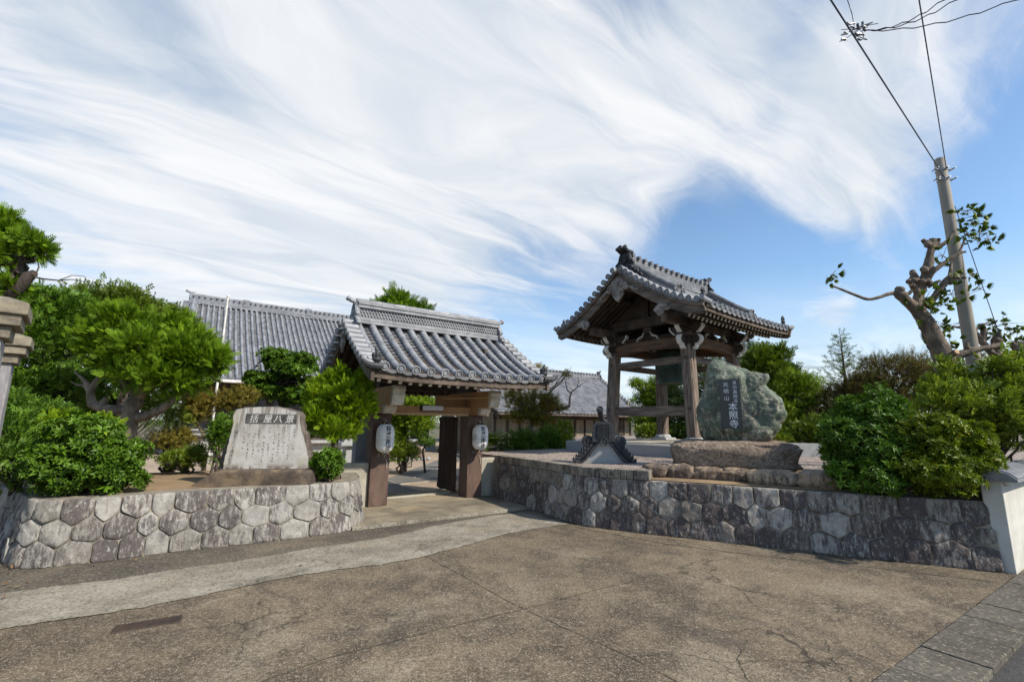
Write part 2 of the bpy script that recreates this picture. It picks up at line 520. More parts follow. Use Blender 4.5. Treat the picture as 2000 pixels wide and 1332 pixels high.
M['path'] = ground_mat('grey_garden_path', (0.19, 0.175, 0.15), (0.13, 0.12, 0.105), (0.28, 0.25, 0.21), 0.2, 90)


def gravel_mat():
    m, t = mat('pink_grey_gravel')
    o = t.obj
    vc = t.n('ShaderNodeTexVoronoi', feature='F1')
    t.put(vc.inputs['Vector'], o)
    vc.inputs['Scale'].default_value = 26
    hs = t.n('ShaderNodeSeparateColor')
    t.ln(vc.outputs['Color'], hs.inputs[0])
    col = t.mix(hs.outputs[0], (0.25, 0.19, 0.155), (0.55, 0.45, 0.38))
    col = t.mix(t.mapr(vc.outputs['Distance'], 0.42, 0.7, 0, 0.85), col, (0.10, 0.08, 0.065))
    t.ln(col, t.p.inputs['Base Color'])
    t.p.inputs['Roughness'].default_value = 0.9
    bump(t, t.math('MULTIPLY', vc.outputs['Distance'], -1.0), 0.9, 0.02)
    return m


M['gravel'] = gravel_mat()


def wallstone_mat(name, lightc=(0.42, 0.40, 0.37), midc=(0.27, 0.245, 0.22), darkc=(0.062, 0.045, 0.042), amount=0.5):
    m, t = mat(name)
    r = rnd_of(t)
    o = t.obj
    col = t.mix(t.mapr(r, 0.1, 0.9, 0, 1, False), midc, lightc)
    col = t.mix(t.mapr(t.noise(o, 9, 6, 0.7), 0.4, 0.64, 0, 0.45), col, tuple(q * 0.5 for q in midc))
    # dark water stains running down the face, stronger on some stones
    st = t.noise(t.scalev(o, 9, 9, 2.2), 2.2, 8, 0.74, 0.3)
    st2 = t.noise(o, 1.1, 4, 0.6)
    rr = t.math('FRACT', t.math('MULTIPLY', r, 7.31))
    k = t.math('ADD', t.math('ADD', t.math('MULTIPLY', st, 1.1), t.math('MULTIPLY', st2, 0.45)), t.math('MULTIPLY', rr, 0.30))
    col = t.mix(t.mapr(k, 1.12 - amount * 0.5, 1.34 - amount * 0.5, 0, 0.94), col, darkc)
    # white lime speckle
    col = t.mix(t.mapr(t.noise(t.scalev(o, 1, 1, 0.55), 22, 6, 0.78), 0.54, 0.66, 0, 0.75), col, (0.47, 0.44, 0.39))
    t.ln(col, t.p.inputs['Base Color'])
    t.p.inputs['Roughness'].default_value = 0.88
    bump(t, t.math('ADD', t.noise(o, 11, 7, 0.7), t.math('MULTIPLY', t.noise(o, 60, 3, 0.6), 0.3)), 0.9, 0.02)
    return m


M['wallstone_l'] = wallstone_mat('left_wall_stone', (0.43, 0.405, 0.36), (0.26, 0.235, 0.20), (0.085, 0.068, 0.062), 0.58)
M['wallstone_r'] = wallstone_mat('right_wall_stone', (0.42, 0.385, 0.34), (0.235, 0.20, 0.16), (0.070, 0.053, 0.049), 0.68)
M['mortar'] = simple('mortar', (0.31, 0.27, 0.205), (0.19, 0.165, 0.125), 9, 0.95, 0.5, 0.008, c3=(0.14, 0.11, 0.075), s3=2.5, f3=0.6)
M['capblock'] = wallstone_mat('cap_block', (0.32, 0.275, 0.215), (0.23, 0.195, 0.15), (0.075, 0.062, 0.05), 0.5)
M['boulder'] = wallstone_mat('weathered_boulder', (0.52, 0.385, 0.245), (0.32, 0.22, 0.135), (0.08, 0.056, 0.042), 0.46)
M['rock'] = simple('brown_base_rock', (0.52, 0.405, 0.30), (0.20, 0.14, 0.10), 30, 0.9, 1.0, 0.03, c3=(0.12, 0.083, 0.065), s3=2.0, f3=0.6, detail=8)
M['monbase'] = simple('stained_monument_base', (0.185, 0.135, 0.085), (0.09, 0.066, 0.048), 6, 0.9, 0.5, 0.015, c3=(0.05, 0.04, 0.035), s3=1.9, f3=0.92)

# ================================================================== SETTING
def sheet(name, pts, z, m, kind='structure', parent=None):
    b = MB()
    b.add([(p[0], p[1], z) for p in pts], [tuple(range(len(pts)))])
    o = b.build(name, m, parent, smooth=0)
    return tag(o, kind=kind) if kind else o


def slab(name, pts, z0, z1, m, kind='structure', rough=0.0, step=0.35, seed=1):
    """raised ground: flat bottomed prism with a gently uneven top"""
    b = MB()
    n = len(pts)
    if not rough:
        b.prism([(p[0], p[1]) for p in pts], (0, 0, z0), (1, 0, 0), (0, 1, 0), (0, 0, z1 - z0))
        return tag(b.build(name, m, None, smooth=0), kind=kind)
    me = bmesh.new()
    vs = [me.verts.new((p[0], p[1], z1)) for p in pts]
    f = me.faces.new(vs)
    bmesh.ops.triangulate(me, faces=[f])
    for _ in range(7):
        ed = [e for e in me.edges if e.calc_length() > step]
        if not ed: break
        bmesh.ops.subdivide_edges(me, edges=ed, cuts=1)
        bmesh.ops.triangulate(me, faces=me.faces[:])
    bnd = set(v for e in me.edges if e.is_boundary for v in e.verts)
    for v in me.verts:
        if v not in bnd:
            v.co.z += rough * mnoise.noise(v.co * 1.3 + Vector((seed, 0, 0)))
    b.v = [tuple(v.co) for v in me.verts]
    me.verts.index_update()
    for f in me.faces:
        b.f.append(tuple(v.index for v in f.verts)); b.m.append(0); b.r.append(0.5)
    me.free()
    b.add([(p[0], p[1], z0) for p in pts] + [(p[0], p[1], z1) for p in pts], [(i, (i + 1) % n, (i + 1) % n + n, i + n) for i in range(n)])
    return tag(b.build(name, m, None, smooth=30), kind=kind)


random.seed(5)
sheet('ground', [(-400, -200), (400, -200), (400, 600), (-400, 600)], -0.03, M['earth'])
K0, K1 = gz(1710, 1332), gz(1975, 1135)
kd = (K1 - K0).normalized()
kn = Vector((kd.y, -kd.x, 0))                        # towards the road
yard = sheet('yard', [tuple((K0 - kd * 9)[:2]), tuple((K0 + kd * 6)[:2]), (8.2, 8.6), (1.0, 11.5), (-6.0, 8.6), (-9.5, 6.0), (-9.5, -9)], 0.0, M['yard'])
sheet('road', [tuple((K0 - kd * 30)[:2]), tuple((K0 + kd * 60)[:2]), tuple((K0 + kd * 60 + kn * 9)[:2]), tuple((K0 - kd * 30 + kn * 9)[:2])], -0.016, M['road'])
# kerb slabs along the road edge, one pavement
b = MB()
pos = -9.0
rs_ = random.Random(3)
while pos < 30:
    L = 0.52 + rs_.uniform(-0.05, 0.05)
    c = K0 + kd * (pos + L / 2) + kn * 0.205
    b.box((c.x, c.y, 0.004 + rs_.uniform(-0.003, 0.003)), (L - 0.012, 0.395, 0.05), math.atan2(kd.y, kd.x), r=rs_.random())
    pos += L
tag(b.build('pavement', M['slab'], None, smooth=0, bevel=0.006), kind='structure')

# darker old asphalt against the left wall, then the pale worn concrete strip
lo = [(-150, 1262), (0, 1230), (130, 1210), (280, 1187), (400, 1163), (550, 1130), (665, 1112), (740, 1104), (830, 1086), (920, 1063), (975, 1046), (1040, 1034), (1112, 1024)]
hi = [(-150, 1190), (0, 1160), (110, 1146), (225, 1132), (350, 1112), (460, 1097), (540, 1084), (600, 1073), (680, 1061), (750, 1051), (850, 1027), (950, 1009), (1020, 1001)]
rr_ = random.Random(8)


def rag(px, z=0.0, n=7, j=0.018):
    out = []
    p = [gz(*q, z) for q in px]
    for a, c in zip(p[:-1], p[1:]):
        for i in range(n):
            q = a.lerp(c, i / n)
            out.append((q.x + rr_.uniform(-j, j), q.y + rr_.uniform(-j, j)))
    out.append((p[-1].x, p[-1].y))
    return out


lo_w, hi_w = rag(lo), rag(hi)
sheet('concrete_strip', lo_w + hi_w[::-1], 0.008, M['strip'])
sheet('asphalt_strip', hi_w + [tuple(gz(1040, 992)[:2]), tuple(uv(5.8, 8.2)[:2]), tuple(uv(2.2, 8.2)[:2]), (-2.7, 7.9), (-3.6, 7.2), (-5.3, 6.0), (-6.2, 5.9), (-7.6, 6.2)], 0.004, M['asphalt'])

# expansion joints and cracks of the yard
M['crack'] = simple('dark_crack', (0.055, 0.047, 0.034), (0.08, 0.072, 0.042), 6, 1.0, 0.0)


def crack(pts, wd_, jit, n=14, seed=0):
    r = random.Random(seed)
    P = [gz(*p) for p in pts]
    q = []
    for a, c in zip(P[:-1], P[1:]):
        for i in range(n):
            q.append(a.lerp(c, i / n) + Vector((r.uniform(-jit, jit), r.uniform(-jit, jit), 0)))
    q.append(P[-1])
    b = MB()
    for a, c in zip(q[:-1], q[1:]):
        d = (c - a).normalized()
        s_ = Vector((-d.y, d.x, 0)) * wd_ * 0.72 * r.uniform(0.3, 1.0) / 2
        b.add([(a - s_).to_tuple()[:2] + (0.004,), (a + s_).to_tuple()[:2] + (0.004,), (c + s_ * 0.8).to_tuple()[:2] + (0.004,), (c - s_ * 0.8).to_tuple()[:2] + (0.004,)], [(0, 1, 2, 3)])
    return b.build('crack', M['crack'], yard, smooth=0)


for i, (pts, wd_, j) in enumerate([
        ([(830, 1086), (905, 1125), (1000, 1178), (1100, 1225), (1235, 1285), (1340, 1340)], 0.016, 0.004),
        ([(500, 1335), (640, 1285), (760, 1255), (860, 1228), (960, 1205), (1060, 1180), (1180, 1148), (1240, 1136)], 0.018, 0.008),
        ([(1235, 1282), (1330, 1275), (1400, 1292), (1445, 1294), (1530, 1288), (1620, 1300)], 0.010, 0.012),
        ([(1462, 1250), (1440, 1285), (1450, 1310), (1470, 1340)], 0.012, 0.01),
        ([(1430, 1160), (1520, 1175), (1600, 1190), (1650, 1188), (1720, 1172), (1790, 1185), (1905, 1193)], 0.009, 0.014),
        ([(1612, 1250), (1628, 1290), (1660, 1320), (1672, 1345)], 0.011, 0.012),
        ([(1575, 1232), (1600, 1215), (1640, 1210), (1690, 1195)], 0.008, 0.012),
        ([(1275, 1150), (1180, 1158), (1130, 1172), (1060, 1170)], 0.008, 0.012),
        ([(860, 1090), (980, 1140), (1010, 1160)], 0.006, 0.01),
        ([(1180, 1300), (1210, 1320), (1190, 1345)], 0.007, 0.012),
        ([(1125, 1030), (1300, 1062), (1480, 1085), (1700, 1108), (1940, 1136)], 0.03, 0.012)]):
    crack(pts, wd_, j, seed=i)

# gate apron: a low concrete step, then the inner floor
slab('gate_apron', [uv(2.26, 7.66), uv(5.72, 7.62), uv(5.75, 9.97), uv(2.3, 9.97)], -0.02, 0.05, M['apron'])
b = MB()
b.beam(uv(2.24, 7.63, 0.026), uv(5.72, 7.59, 0.026), 0.07, 0.058)
tag(b.build('pavement_edge', M['strip'], None, 0, bevel=0.008), kind='structure')
slab('gate_floor', [uv(2.3, 9.972), uv(5.75, 9.972), uv(5.75, 10.36), uv(2.3, 10.36)], -0.02, 0.085, M['apron'])
b = MB()
b.beam(uv(3.15, 9.93, 0.062), uv(5.15, 9.93, 0.062), 0.06, 0.05)
tag(b.build('threshold_edge', M['concrete'], None, 0, bevel=0.008), kind='structure')
sheet('courtyard', [uv(-9, 9.2), uv(24, 9.2), uv(24, 34), uv(-9, 34)], 0.04, M['sand'])
# garden paths behind the gate
def ext(a, c, k):
    return tuple((c + (c - a) * k)[:2])


g_ = lambda x, y: gz(x, y, 0.05)
sheet('path', [tuple(uv(2.9, 10.37)[:2]), tuple(uv(4.70, 10.37)[:2]), tuple(g_(777, 946)[:2]), ext(g_(777, 946), g_(867, 937), 2.0), ext(g_(819, 935), g_(867, 932.5), 3.0), tuple(g_(819, 935)[:2]),
               tuple(g_(808, 933)[:2]), ext(g_(808, 933), g_(867, 911), 1.2), ext(g_(755, 935), g_(867, 894), 0.7), tuple(g_(755, 935)[:2]), tuple(uv(2.9, 12.6)[:2])], 0.052, M['path'])
for a_, c_ in ((g_(777, 946), g_(867, 937)), (g_(808, 933), g_(867, 911)), (Vector(uv(4.70, 10.4)), g_(777, 946))):
    b = MB()
    b.beam(a_ + Vector((0, 0, 0.0)), c_ + (c_ - a_) * 0.5, 0.05, 0.03)
    tag(b.build('path_edging', M['concrete'], None, 0), kind='structure')

# left planting bed (about 0.73 m above the yard)
LB = [(-7.4, 6.9), (-5.62, 5.75), (-5.25, 5.8), (-4.9, 5.98), (-4.45, 6.4), (-3.6, 6.9), (-2.95, 7.4), (-2.68, 7.95), (-2.95, 8.9), uv(2.28, 9.2), uv(2.1, 10.6), uv(-2, 11.0), uv(-6.5, 11.5), uv(-7, 10)]
slab('planting_bed', [(p[0], p[1]) for p in LB], 0.0, 0.72, M['soil'], rough=0.05, seed=3)
# right gravel terrace
RT = [uv(5.95, 10.4), uv(5.95, 9.25), (0.12, 10.3), (0.6, 9.5), (1.30, 8.36), (1.55, 8.22), (2.22, 7.92), (2.6, 8.12), (2.9, 8.05), (4.4, 7.35), (6.5, 6.4), uv(9.6, 2.3), uv(22, 2.3), uv(26, 20), uv(11.5, 20), uv(9.2, 14), uv(8.6, 10.7)]
slab('gravel_terrace', [(p[0], p[1]) for p in RT], 0.0, 0.93, M['gravel'], rough=0.03, seed=9)


# ------------------------------------------------------------------ stone retaining walls
def densify(pts, step=0.04, smooth=2):
    p = [Vector((q[0], q[1], 0)) for q in pts]
    for _ in range(smooth):
        q = [p[0]]
        for a, c in zip(p[:-1], p[1:]):
            q += [a.lerp(c, 0.25), a.lerp(c, 0.75)]
        p = q + [p[-1]]
    out = [p[0]]
    for a, c in zip(p[:-1], p[1:]):
        n = max(1, int((c - a).length / step))
        for i in range(1, n + 1): out.append(a.lerp(c, i / n))
    cum = [0.0]
    for a, c in zip(out[:-1], out[1:]): cum.append(cum[-1] + (c - a).length)
    return out, cum


class Path:
    def __init__(s, pts, side, smooth=2):
        s.p, s.c = densify(pts, 0.04, smooth)
        s.L = s.c[-1]
        s.side = side

    def at(s, d):
        d = min(max(d, 0.0), s.L - 1e-6)
        i = int(np.searchsorted(s.c, d, side='right')) - 1
        i = min(max(i, 0), len(s.p) - 2)
        k = (d - s.c[i]) / max(s.c[i + 1] - s.c[i], 1e-9)
        j0, j1 = max(i - 4, 0), min(i + 5, len(s.p) - 1)
        t = (s.p[j1] - s.p[j0]).normalized()
        return s.p[i].lerp(s.p[i + 1], k), Vector((t.y, -t.x, 0)) * s.side


def stone_wall(path, H, rows, sw, seed, batter=0.10, gap=0.004, bulge=0.017, dz=None, s0=0.0, s1=None):
    r = random.Random(seed)
    s1 = path.L if s1 is None else s1

    def P(s_, h, d):
        p, n = path.at(s_)
        q = p + n * (d - batter * h / H)
        return (q.x, q.y, h)
    b = MB()
    ns = int((s1 - s0) / 0.08)
    hs = [0, H * 0.5, H]
    vs = [P(s0 + (s1 - s0) * i / ns, h - (0.03 if h == 0 else 0.006), -0.006) for i in range(ns + 1) for h in hs]
    tops = []
    for i in range(ns + 1):
        p, n = path.at(s0 + (s1 - s0) * i / ns)
        q = p + n * (-0.006 - batter - 0.28)
        vs.append((q.x, q.y, H - 0.006))
        tops.append(len(vs) - 1)
    fs = []
    for i in range(ns):
        for k in range(2): fs.append((i * 3 + k, (i + 1) * 3 + k, (i + 1) * 3 + k + 1, i * 3 + k + 1))
        fs.append((i * 3 + 2, (i + 1) * 3 + 2, tops[i + 1], tops[i]))
    b.add(vs, fs, 1)
    rh = H / rows
    dz = rh * 0.2 if dz is None else dz
    J = []
    ev = [s0 - sw]
    while ev[-1] < s1 + sw:
        ev.append(ev[-1] + sw * r.uniform(0.80, 1.22))
    for k in range(rows):
        js = [q + r.uniform(-0.10, 0.10) * sw for q in ev] if k % 2 == 0 else [(a + c) / 2 + r.uniform(-0.13, 0.13) * sw for a, c in zip(ev[:-1], ev[1:])]
        J.append([min(max(q, s0), s1) for q in js])
    hj = {}

    def hb(k, row, i):
        key = (k, row, i)
        if key not in hj:
            if k == 0: hj[key] = 0.0
            elif k == rows: hj[key] = H
            else: hj[key] = k * rh + (dz if row == k else -dz) * r.uniform(0.3, 1.3) + r.uniform(-0.012, 0.012)
        return hj[key]
    for k in range(rows):
        for i in range(len(J[k]) - 1):
            a, c = J[k][i], J[k][i + 1]
            if c - a < 0.06: continue
            poly = []
            if k > 0:
                poly += [(a, hb(k, k, i))] + [(q, hb(k, k - 1, m_)) for m_, q in enumerate(J[k - 1]) if a + 0.03 < q < c - 0.03] + [(c, hb(k, k, i + 1))]
            else:
                poly += [(a, 0.0), (c, 0.0)]
            if k < rows - 1:
                poly += [(c, hb(k + 1, k, i + 1))] + [(q, hb(k + 1, k + 1, m_)) for m_, q in reversed(list(enumerate(J[k + 1]))) if a + 0.03 < q < c - 0.03] + [(a, hb(k + 1, k, i))]
            else:
                poly += [(c, H), (a, H)]
            # resample
            pts = []
            for (x0, y0), (x1, y1) in zip(poly, poly[1:] + poly[:1]):
                n = max(1, int(math.hypot(x1 - x0, y1 - y0) / 0.032))
                for t in range(n): pts.append((x0 + (x1 - x0) * t / n, y0 + (y1 - y0) * t / n))
            for _ in range(1):
                pts = [((p0[0] + 2 * p1[0] + p2[0]) / 4, (p0[1] + 2 * p1[1] + p2[1]) / 4) for p0, p1, p2 in zip(pts[-1:] + pts[:-1], pts, pts[1:] + pts[:1])]
            cx = sum(p[0] for p in pts) / len(pts)
            cy = sum(p[1] for p in pts) / len(pts)
            sz = min(c - a, rh)
            dep = bulge * r.uniform(0.6, 1.5)
            ph = Vector((r.uniform(0, 50), r.uniform(0, 50), seed))
            vs, n = [], len(pts)
            tilt = (r.uniform(-0.06, 0.06), r.uniform(-0.06, 0.06))
            for fr, dd in ((1 - gap * 2 / sz, -0.2), (1 - gap * 2.4 / sz, 0.35), (1 - gap * 5.5 / sz, 0.85), (0.66, 1.0), (0.3, 1.0)):
                for (x, y) in pts:
                    xx, yy = cx + (x - cx) * fr, cy + (y - cy) * fr
                    nz = mnoise.noise(Vector((xx * 5, yy * 5, 0)) + ph) * 0.026 + mnoise.noise(Vector((xx * 15, yy * 15, 3)) + ph) * 0.014
                    d_ = dd * dep + (nz + (xx - cx) * tilt[0] + (yy - cy) * tilt[1]) * max(dd, 0)
                    vs.append(P(xx, yy, d_))
            vs.append(P(cx, cy, dep + mnoise.noise(ph) * 0.01))
            fs = []
            for q in range(4):
                for t in range(n): fs.append((q * n + t, q * n + (t + 1) % n, (q + 1) * n + (t + 1) % n, (q + 1) * n + t))
            for t in range(n): fs.append((4 * n + t, 4 * n + (t + 1) % n, 5 * n))
            b.add(vs, fs, 0, r.random())
    return b


pathL = Path([(-7.4, 6.75), (-6.4, 6.1), (-5.75, 5.56), (-5.3, 5.58), (-4.9, 5.84), (-4.45, 6.24), (-3.6, 6.72), (-2.9, 7.18), (-2.5, 7.5), (-2.42, 7.9), (-2.62, 8.45), (-2.86, 9.0)], 1, 2)
wl = stone_wall(pathL, 0.74, 3, 0.30, 11, batter=0.10).build('stone_retaining_wall', [M['wallstone_l'], M['mortar']], None, smooth=50)
tag(wl, 'grey hexagonal stone retaining wall curving below the engraved pale monument slab', 'wall')

pathR = Path([(-0.42, 10.72), (0.02, 10.08), (0.44, 9.42), (0.98, 8.40), (1.22, 8.06), (1.6, 7.84), (2.52, 7.36), (3.91, 6.68), (5.06, 6.13), (5.75, 5.83), (5.87, 5.78)], 1, 2)
wr = empty('stone_retaining_wall', (0, 0, 0), 0, 'dark stained stone retaining wall below the boulders and the green name stone', 'wall')
stone_wall(pathR, 0.80, 3, 0.305, 23, batter=0.10, dz=0.05).build('stone_face', [M['wallstone_r'], M['mortar']], wr, smooth=50)
# block capping course along the first stretch
b = MB()
r_ = random.Random(4)
s_ = 0.0
CAPEND = 4.05
while s_ < CAPEND:
    L = r_.uniform(0.10, 0.14)
    p, n = pathR.at(s_ + L / 2)
    c = p - n * (0.10 + 0.10 + r_.uniform(0, 0.006))
    b.box((c.x, c.y, 0.80 + 0.075), (L - 0.006, 0.26, 0.15 + r_.uniform(-0.004, 0.004)), math.atan2(n.y, n.x) + PI / 2, r=r_.random())
    s_ += L
p, n = pathR.at(CAPEND + 0.09)
c = p - n * 0.2
b.box((c.x, c.y, 0.875), (0.19, 0.28, 0.15), math.atan2(n.y, n.x) + PI / 2)
b.build('capping', M['capblock'], wr, smooth=0, bevel=0.008)
b = MB()
p, n = pathR.at(3.62)
c = p - n * 0.06
b.lathe([(0.030, -0.03), (0.030, 0.004), (0.021, 0.004), (0.021, -0.028)], (c.x, c.y, 0.872), 16, axis=n)
b.build('drain_pipe', M['black'], wr)


# ------------------------------------------------------------------ rocks
def rock(name, c, size, rz, m, seed, squash=0.85, amp=0.14, seg=40, rings=22, parent=None, power=2.6, freq=1.6, fine=0.03):
    """superellipsoid boulder with layered noise"""
    b = MB()
    ph = Vector((seed * 7.3, seed * 3.1, seed))
    vs, fs = [], []

    def sp(q, e): return math.copysign(abs(q) ** e, q)
    e = 2.0 / power
    for i in range(rings + 1):
        t = PI * i / rings
        for k in range(seg):
            a = 2 * PI * k / seg
            d = Vector((sp(math.sin(t), e) * sp(math.cos(a), e), sp(math.sin(t), e) * sp(math.sin(a), e), sp(math.cos(t), e)))
            nz = 1 + amp * mnoise.noise(d * freq + ph) + amp * 0.5 * mnoise.noise(d * freq * 2.3 + ph) + fine * mnoise.noise(d * freq * 7 + ph)
            q = d * nz
            vs.append(Vector((q.x * size[0] / 2, q.y * size[1] / 2, q.z * size[2] / 2)))
    for i in range(rings):
        for k in range(seg):
            k2 = (k + 1) % seg
            fs.append((i * seg + k, (i + 1) * seg + k, (i + 1) * seg + k2, i * seg + k2))
    b.add(vs, fs, 0, random.Random(seed).random())
    o = b.build(name, m, parent, smooth=60, merge=True)
    o.location = c
    o.rotation_euler = (0, 0, rz)
    return o


RW = rad(-26)
for i, (x0, x1, yb, yt, lab) in enumerate([
        (1256, 1299, 932, 905, 'small rounded brown boulder beside the end of the block capping'),
        (1300, 1353, 934, 906, 'pale streaked boulder second from the block capping in the boulder row'),
        (1353, 1414, 937, 912, 'dark brown boulder third from the block capping in the boulder row'),
        (1414, 1473, 941, 914, 'ochre boulder in the middle of the row below the green stone'),
        (1473, 1548, 948, 917, 'widest pale brown boulder in the row below the base rock'),
        (1546, 1578, 938, 918, 'small dark wedge boulder perched between two larger ones by the hedge'),
        (1570, 1640, 955, 920, 'dark boulder half behind the glossy clipped hedge')]):
    p = gz((x0 + x1) / 2, yb, 0.80)
    wdt = (x1 - x0) / 889 * p.y * 1.16
    top = at((x0 + x1) / 2, yt, p.y)
    h = max(0.16, top.z - 0.80) + 0.06
    c = p + Vector((math.sin(-RW) * -0.0, 0, 0)) + Vector((0.44, 0.9, 0)) * 0.17
    o = rock('boulder', (c.x, c.y, 0.765 + h * 0.42), (wdt * 0.97, 0.42, h * 0.88), RW + random.Random(i).uniform(-0.12, 0.12), M['boulder'], i + 1, power=3.0, amp=0.15)
    tag(o, lab, 'boulder', 'boulders lined up along the top of the dark stone wall')
# earth ledge the boulders stand on
b = MB()
pts = []
for k in range(0, 31):
    s_ = 4.1 + (pathR.L - 4.1) * k / 30
    p, n = pathR.at(s_)
    pts.append((p - n * 0.16, p - n * 0.75))
vs = [(q.x, q.y, 0.806) for a, c in pts for q in (a, c)]
b.add(vs, [(2 * i, 2 * i + 2, 2 * i + 3, 2 * i + 1) for i in range(30)])
tag(b.build('ground_ledge', M['soil'], None, 0), kind='structure')

c = at(1434, 886, 8.15)
base_rock = rock('base_rock', (c.x, c.y + 0.1, 1.175), (1.98, 1.0, 0.50), rad(-22), M['rock'], 35, power=4.6, amp=0.10, seg=72, rings=34, fine=0.05)
tag(base_rock, 'long rough brown rock lying under the green name stone', 'rock')


def outline_rock(name, outline, depth, m, parent, seed, amp=0.05, nphi=30, flat=2.6, seg=84, off=0.0, freq=2.2):
    """a stone whose front view follows an outline (x,z), with real thickness along y"""
    b = MB()
    cx = sum(p[0] for p in outline) / len(outline)
    cz = (max(p[1] for p in outline) + min(p[1] for p in outline)) / 2
    # resample the outline by angle
    n = len(outline)

    def radius(a):
        best = 0.01
        d = (math.cos(a), math.sin(a))
        for i in range(n):
            x0, z0 = outline[i][0] - cx, outline[i][1] - cz
            x1, z1 = outline[(i + 1) % n][0] - cx, outline[(i + 1) % n][1] - cz
            ex, ez = x1 - x0, z1 - z0
            den = d[0] * ez - d[1] * ex
            if abs(den) < 1e-9: continue
            t = (x0 * ez - z0 * ex) / den
            u_ = (x0 * d[1] - z0 * d[0]) / den
            if t > 0 and -1e-6 <= u_ <= 1 + 1e-6: best = max(best, t)
        return best
    R = [radius(2 * PI * k / seg) for k in range(seg)]
    R = [(R[k - 1] + 2 * R[k] + R[(k + 1) % seg]) / 4 for k in range(seg)]
    ph = Vector((seed * 5.1, seed * 2.7, seed))
    vs, fs = [], []
    e = 2.0 / flat
    for i in range(nphi + 1):
        t = PI * i / nphi
        cr = math.sin(t) ** e
        cy = math.copysign(abs(math.cos(t)) ** e, -math.cos(t))
        for k in range(seg):
            a = 2 * PI * k / seg
            q = Vector((cx + math.cos(a) * R[k] * cr, cy * depth / 2 + off * cr, cz + math.sin(a) * R[k] * cr))
            nv = Vector((math.cos(a) * cr, cy * 1.2, math.sin(a) * cr)).normalized()
            nz = mnoise.noise(q * freq + ph) + 0.55 * mnoise.noise(q * freq * 2.4 + ph) + 0.22 * mnoise.noise(q * freq * 6 + ph)
            nz -= 0.45 * max(0.0, 0.16 - abs(mnoise.noise(q * freq * 0.8 + ph * 2))) / 0.16
            vs.append(q + nv * amp * nz)
    for i in range(nphi):
        for k in range(seg):
            k2 = (k + 1) % seg
            fs.append((i * seg + k, i * seg + k2, (i + 1) * seg + k2, (i + 1) * seg + k))
    b.add(vs, fs, 0)
    return b.build(name, m, parent, smooth=60, merge=True)


# ------------------------------------------------------------------ text
def text_mesh(ch, size, bold=0.02):
    cu = bpy.data.curves.new('lettering', 'FONT')
    cu.body = ch
    cu.size = size
    cu.align_x = 'CENTER'
    cu.align_y = 'CENTER'
    cu.offset = bold * size
    cu.resolution_u = 3
    o = bpy.data.objects.new('lettering', cu)
    COL.objects.link(o)
    bpy.context.view_layer.update()
    me = bpy.data.meshes.new_from_object(o.evaluated_get(bpy.context.evaluated_depsgraph_get()))
    vs = [tuple(v.co) for v in me.vertices]
    fs = [tuple(p.vertices) for p in me.polygons]
    bpy.data.objects.remove(o)
    bpy.data.meshes.remove(me)
    if vs:                                       # centre on the ink box
        x0, x1 = min(v[0] for v in vs), max(v[0] for v in vs)
        y0, y1 = min(v[1] for v in vs), max(v[1] for v in vs)
        vs = [(v[0] - (x0 + x1) / 2, v[1] - (y0 + y1) / 2, 0) for v in vs]
    return vs, fs


def letter(b, ch, x, z, size, y=0.0, bold=0.02, fn=None, sx=1.0, shear=0.0):
    """add a character to builder b, upright in the xz plane at y, or mapped by fn(x, z)"""
    vs, fs = text_mesh(ch, size, bold)
    if fn:
        bm = bmesh.new()
        vv = [bm.verts.new((p[0] * sx + x, p[1] + z, 0)) for p in vs]
        for f in fs:
            try: bm.faces.new([vv[i] for i in f])
            except ValueError: pass
        for _ in range(3):
            ed = [e for e in bm.edges if e.calc_length() > 0.03]
            if not ed: break
            bmesh.ops.subdivide_edges(bm, edges=ed, cuts=1)
            bmesh.ops.triangulate(bm, faces=bm.faces[:])
        bm.verts.index_update()
        b.add([fn(v.co.x, v.co.y) for v in bm.verts], [tuple(q.index for q in f.verts) for f in bm.faces], 0, 0.5)
        bm.free()
    else:
        b.add([(p[0] * sx + x + shear * p[1], y, p[1] + z) for p in vs], fs, 0, 0.5)

# ================================================================== TILED ROOFS
class Slope:
    """one side of a roof in local space: x along the ridge, y outwards"""
    def __init__(s, fz, run, sgn, halfx, sori=0.0, y0=0.0, x_mid=0.0):
        s.fz, s.run, s.sgn, s.halfx, s.sori, s.y0, s.xm = fz, run, sgn, halfx, sori, y0, x_mid
        n = 60
        pts = [(y0 + (run - y0) * i / n, fz(y0 + (run - y0) * i / n)) for i in range(n + 1)]
        cum = [0]
        for a, c in zip(pts[:-1], pts[1:]): cum.append(cum[-1] + math.hypot(c[0] - a[0], c[1] - a[1]))
        s.pts, s.cum, s.L = pts, cum, cum[-1]

    def P(s, x, d, off=0.0):
        """point at distance d down the slope, lifted off along the normal"""
        dd = min(max(d, 0), s.L)
        i = min(max(int(np.searchsorted(s.cum, dd, side='right')) - 1, 0), len(s.pts) - 2)
        a, c = s.pts[i], s.pts[i + 1]
        t = Vector((c[0] - a[0], c[1] - a[1])).normalized()
        k = (dd - s.cum[i]) / (s.cum[i + 1] - s.cum[i])
        y, z = a[0] + (c[0] - a[0]) * k + t.x * (d - dd), a[1] + (c[1] - a[1]) * k + t.y * (d - dd)
        up = s.sori * (abs(x - s.xm) / s.halfx) ** 3.5 * (max(dd, 0) / s.L) ** 2
        return Vector((x, s.sgn * (y - t.y * off), z + t.x * off + up))

    def T(s, x, d):
        return (s.P(x, d + 0.02) - s.P(x, d - 0.02)).normalized()


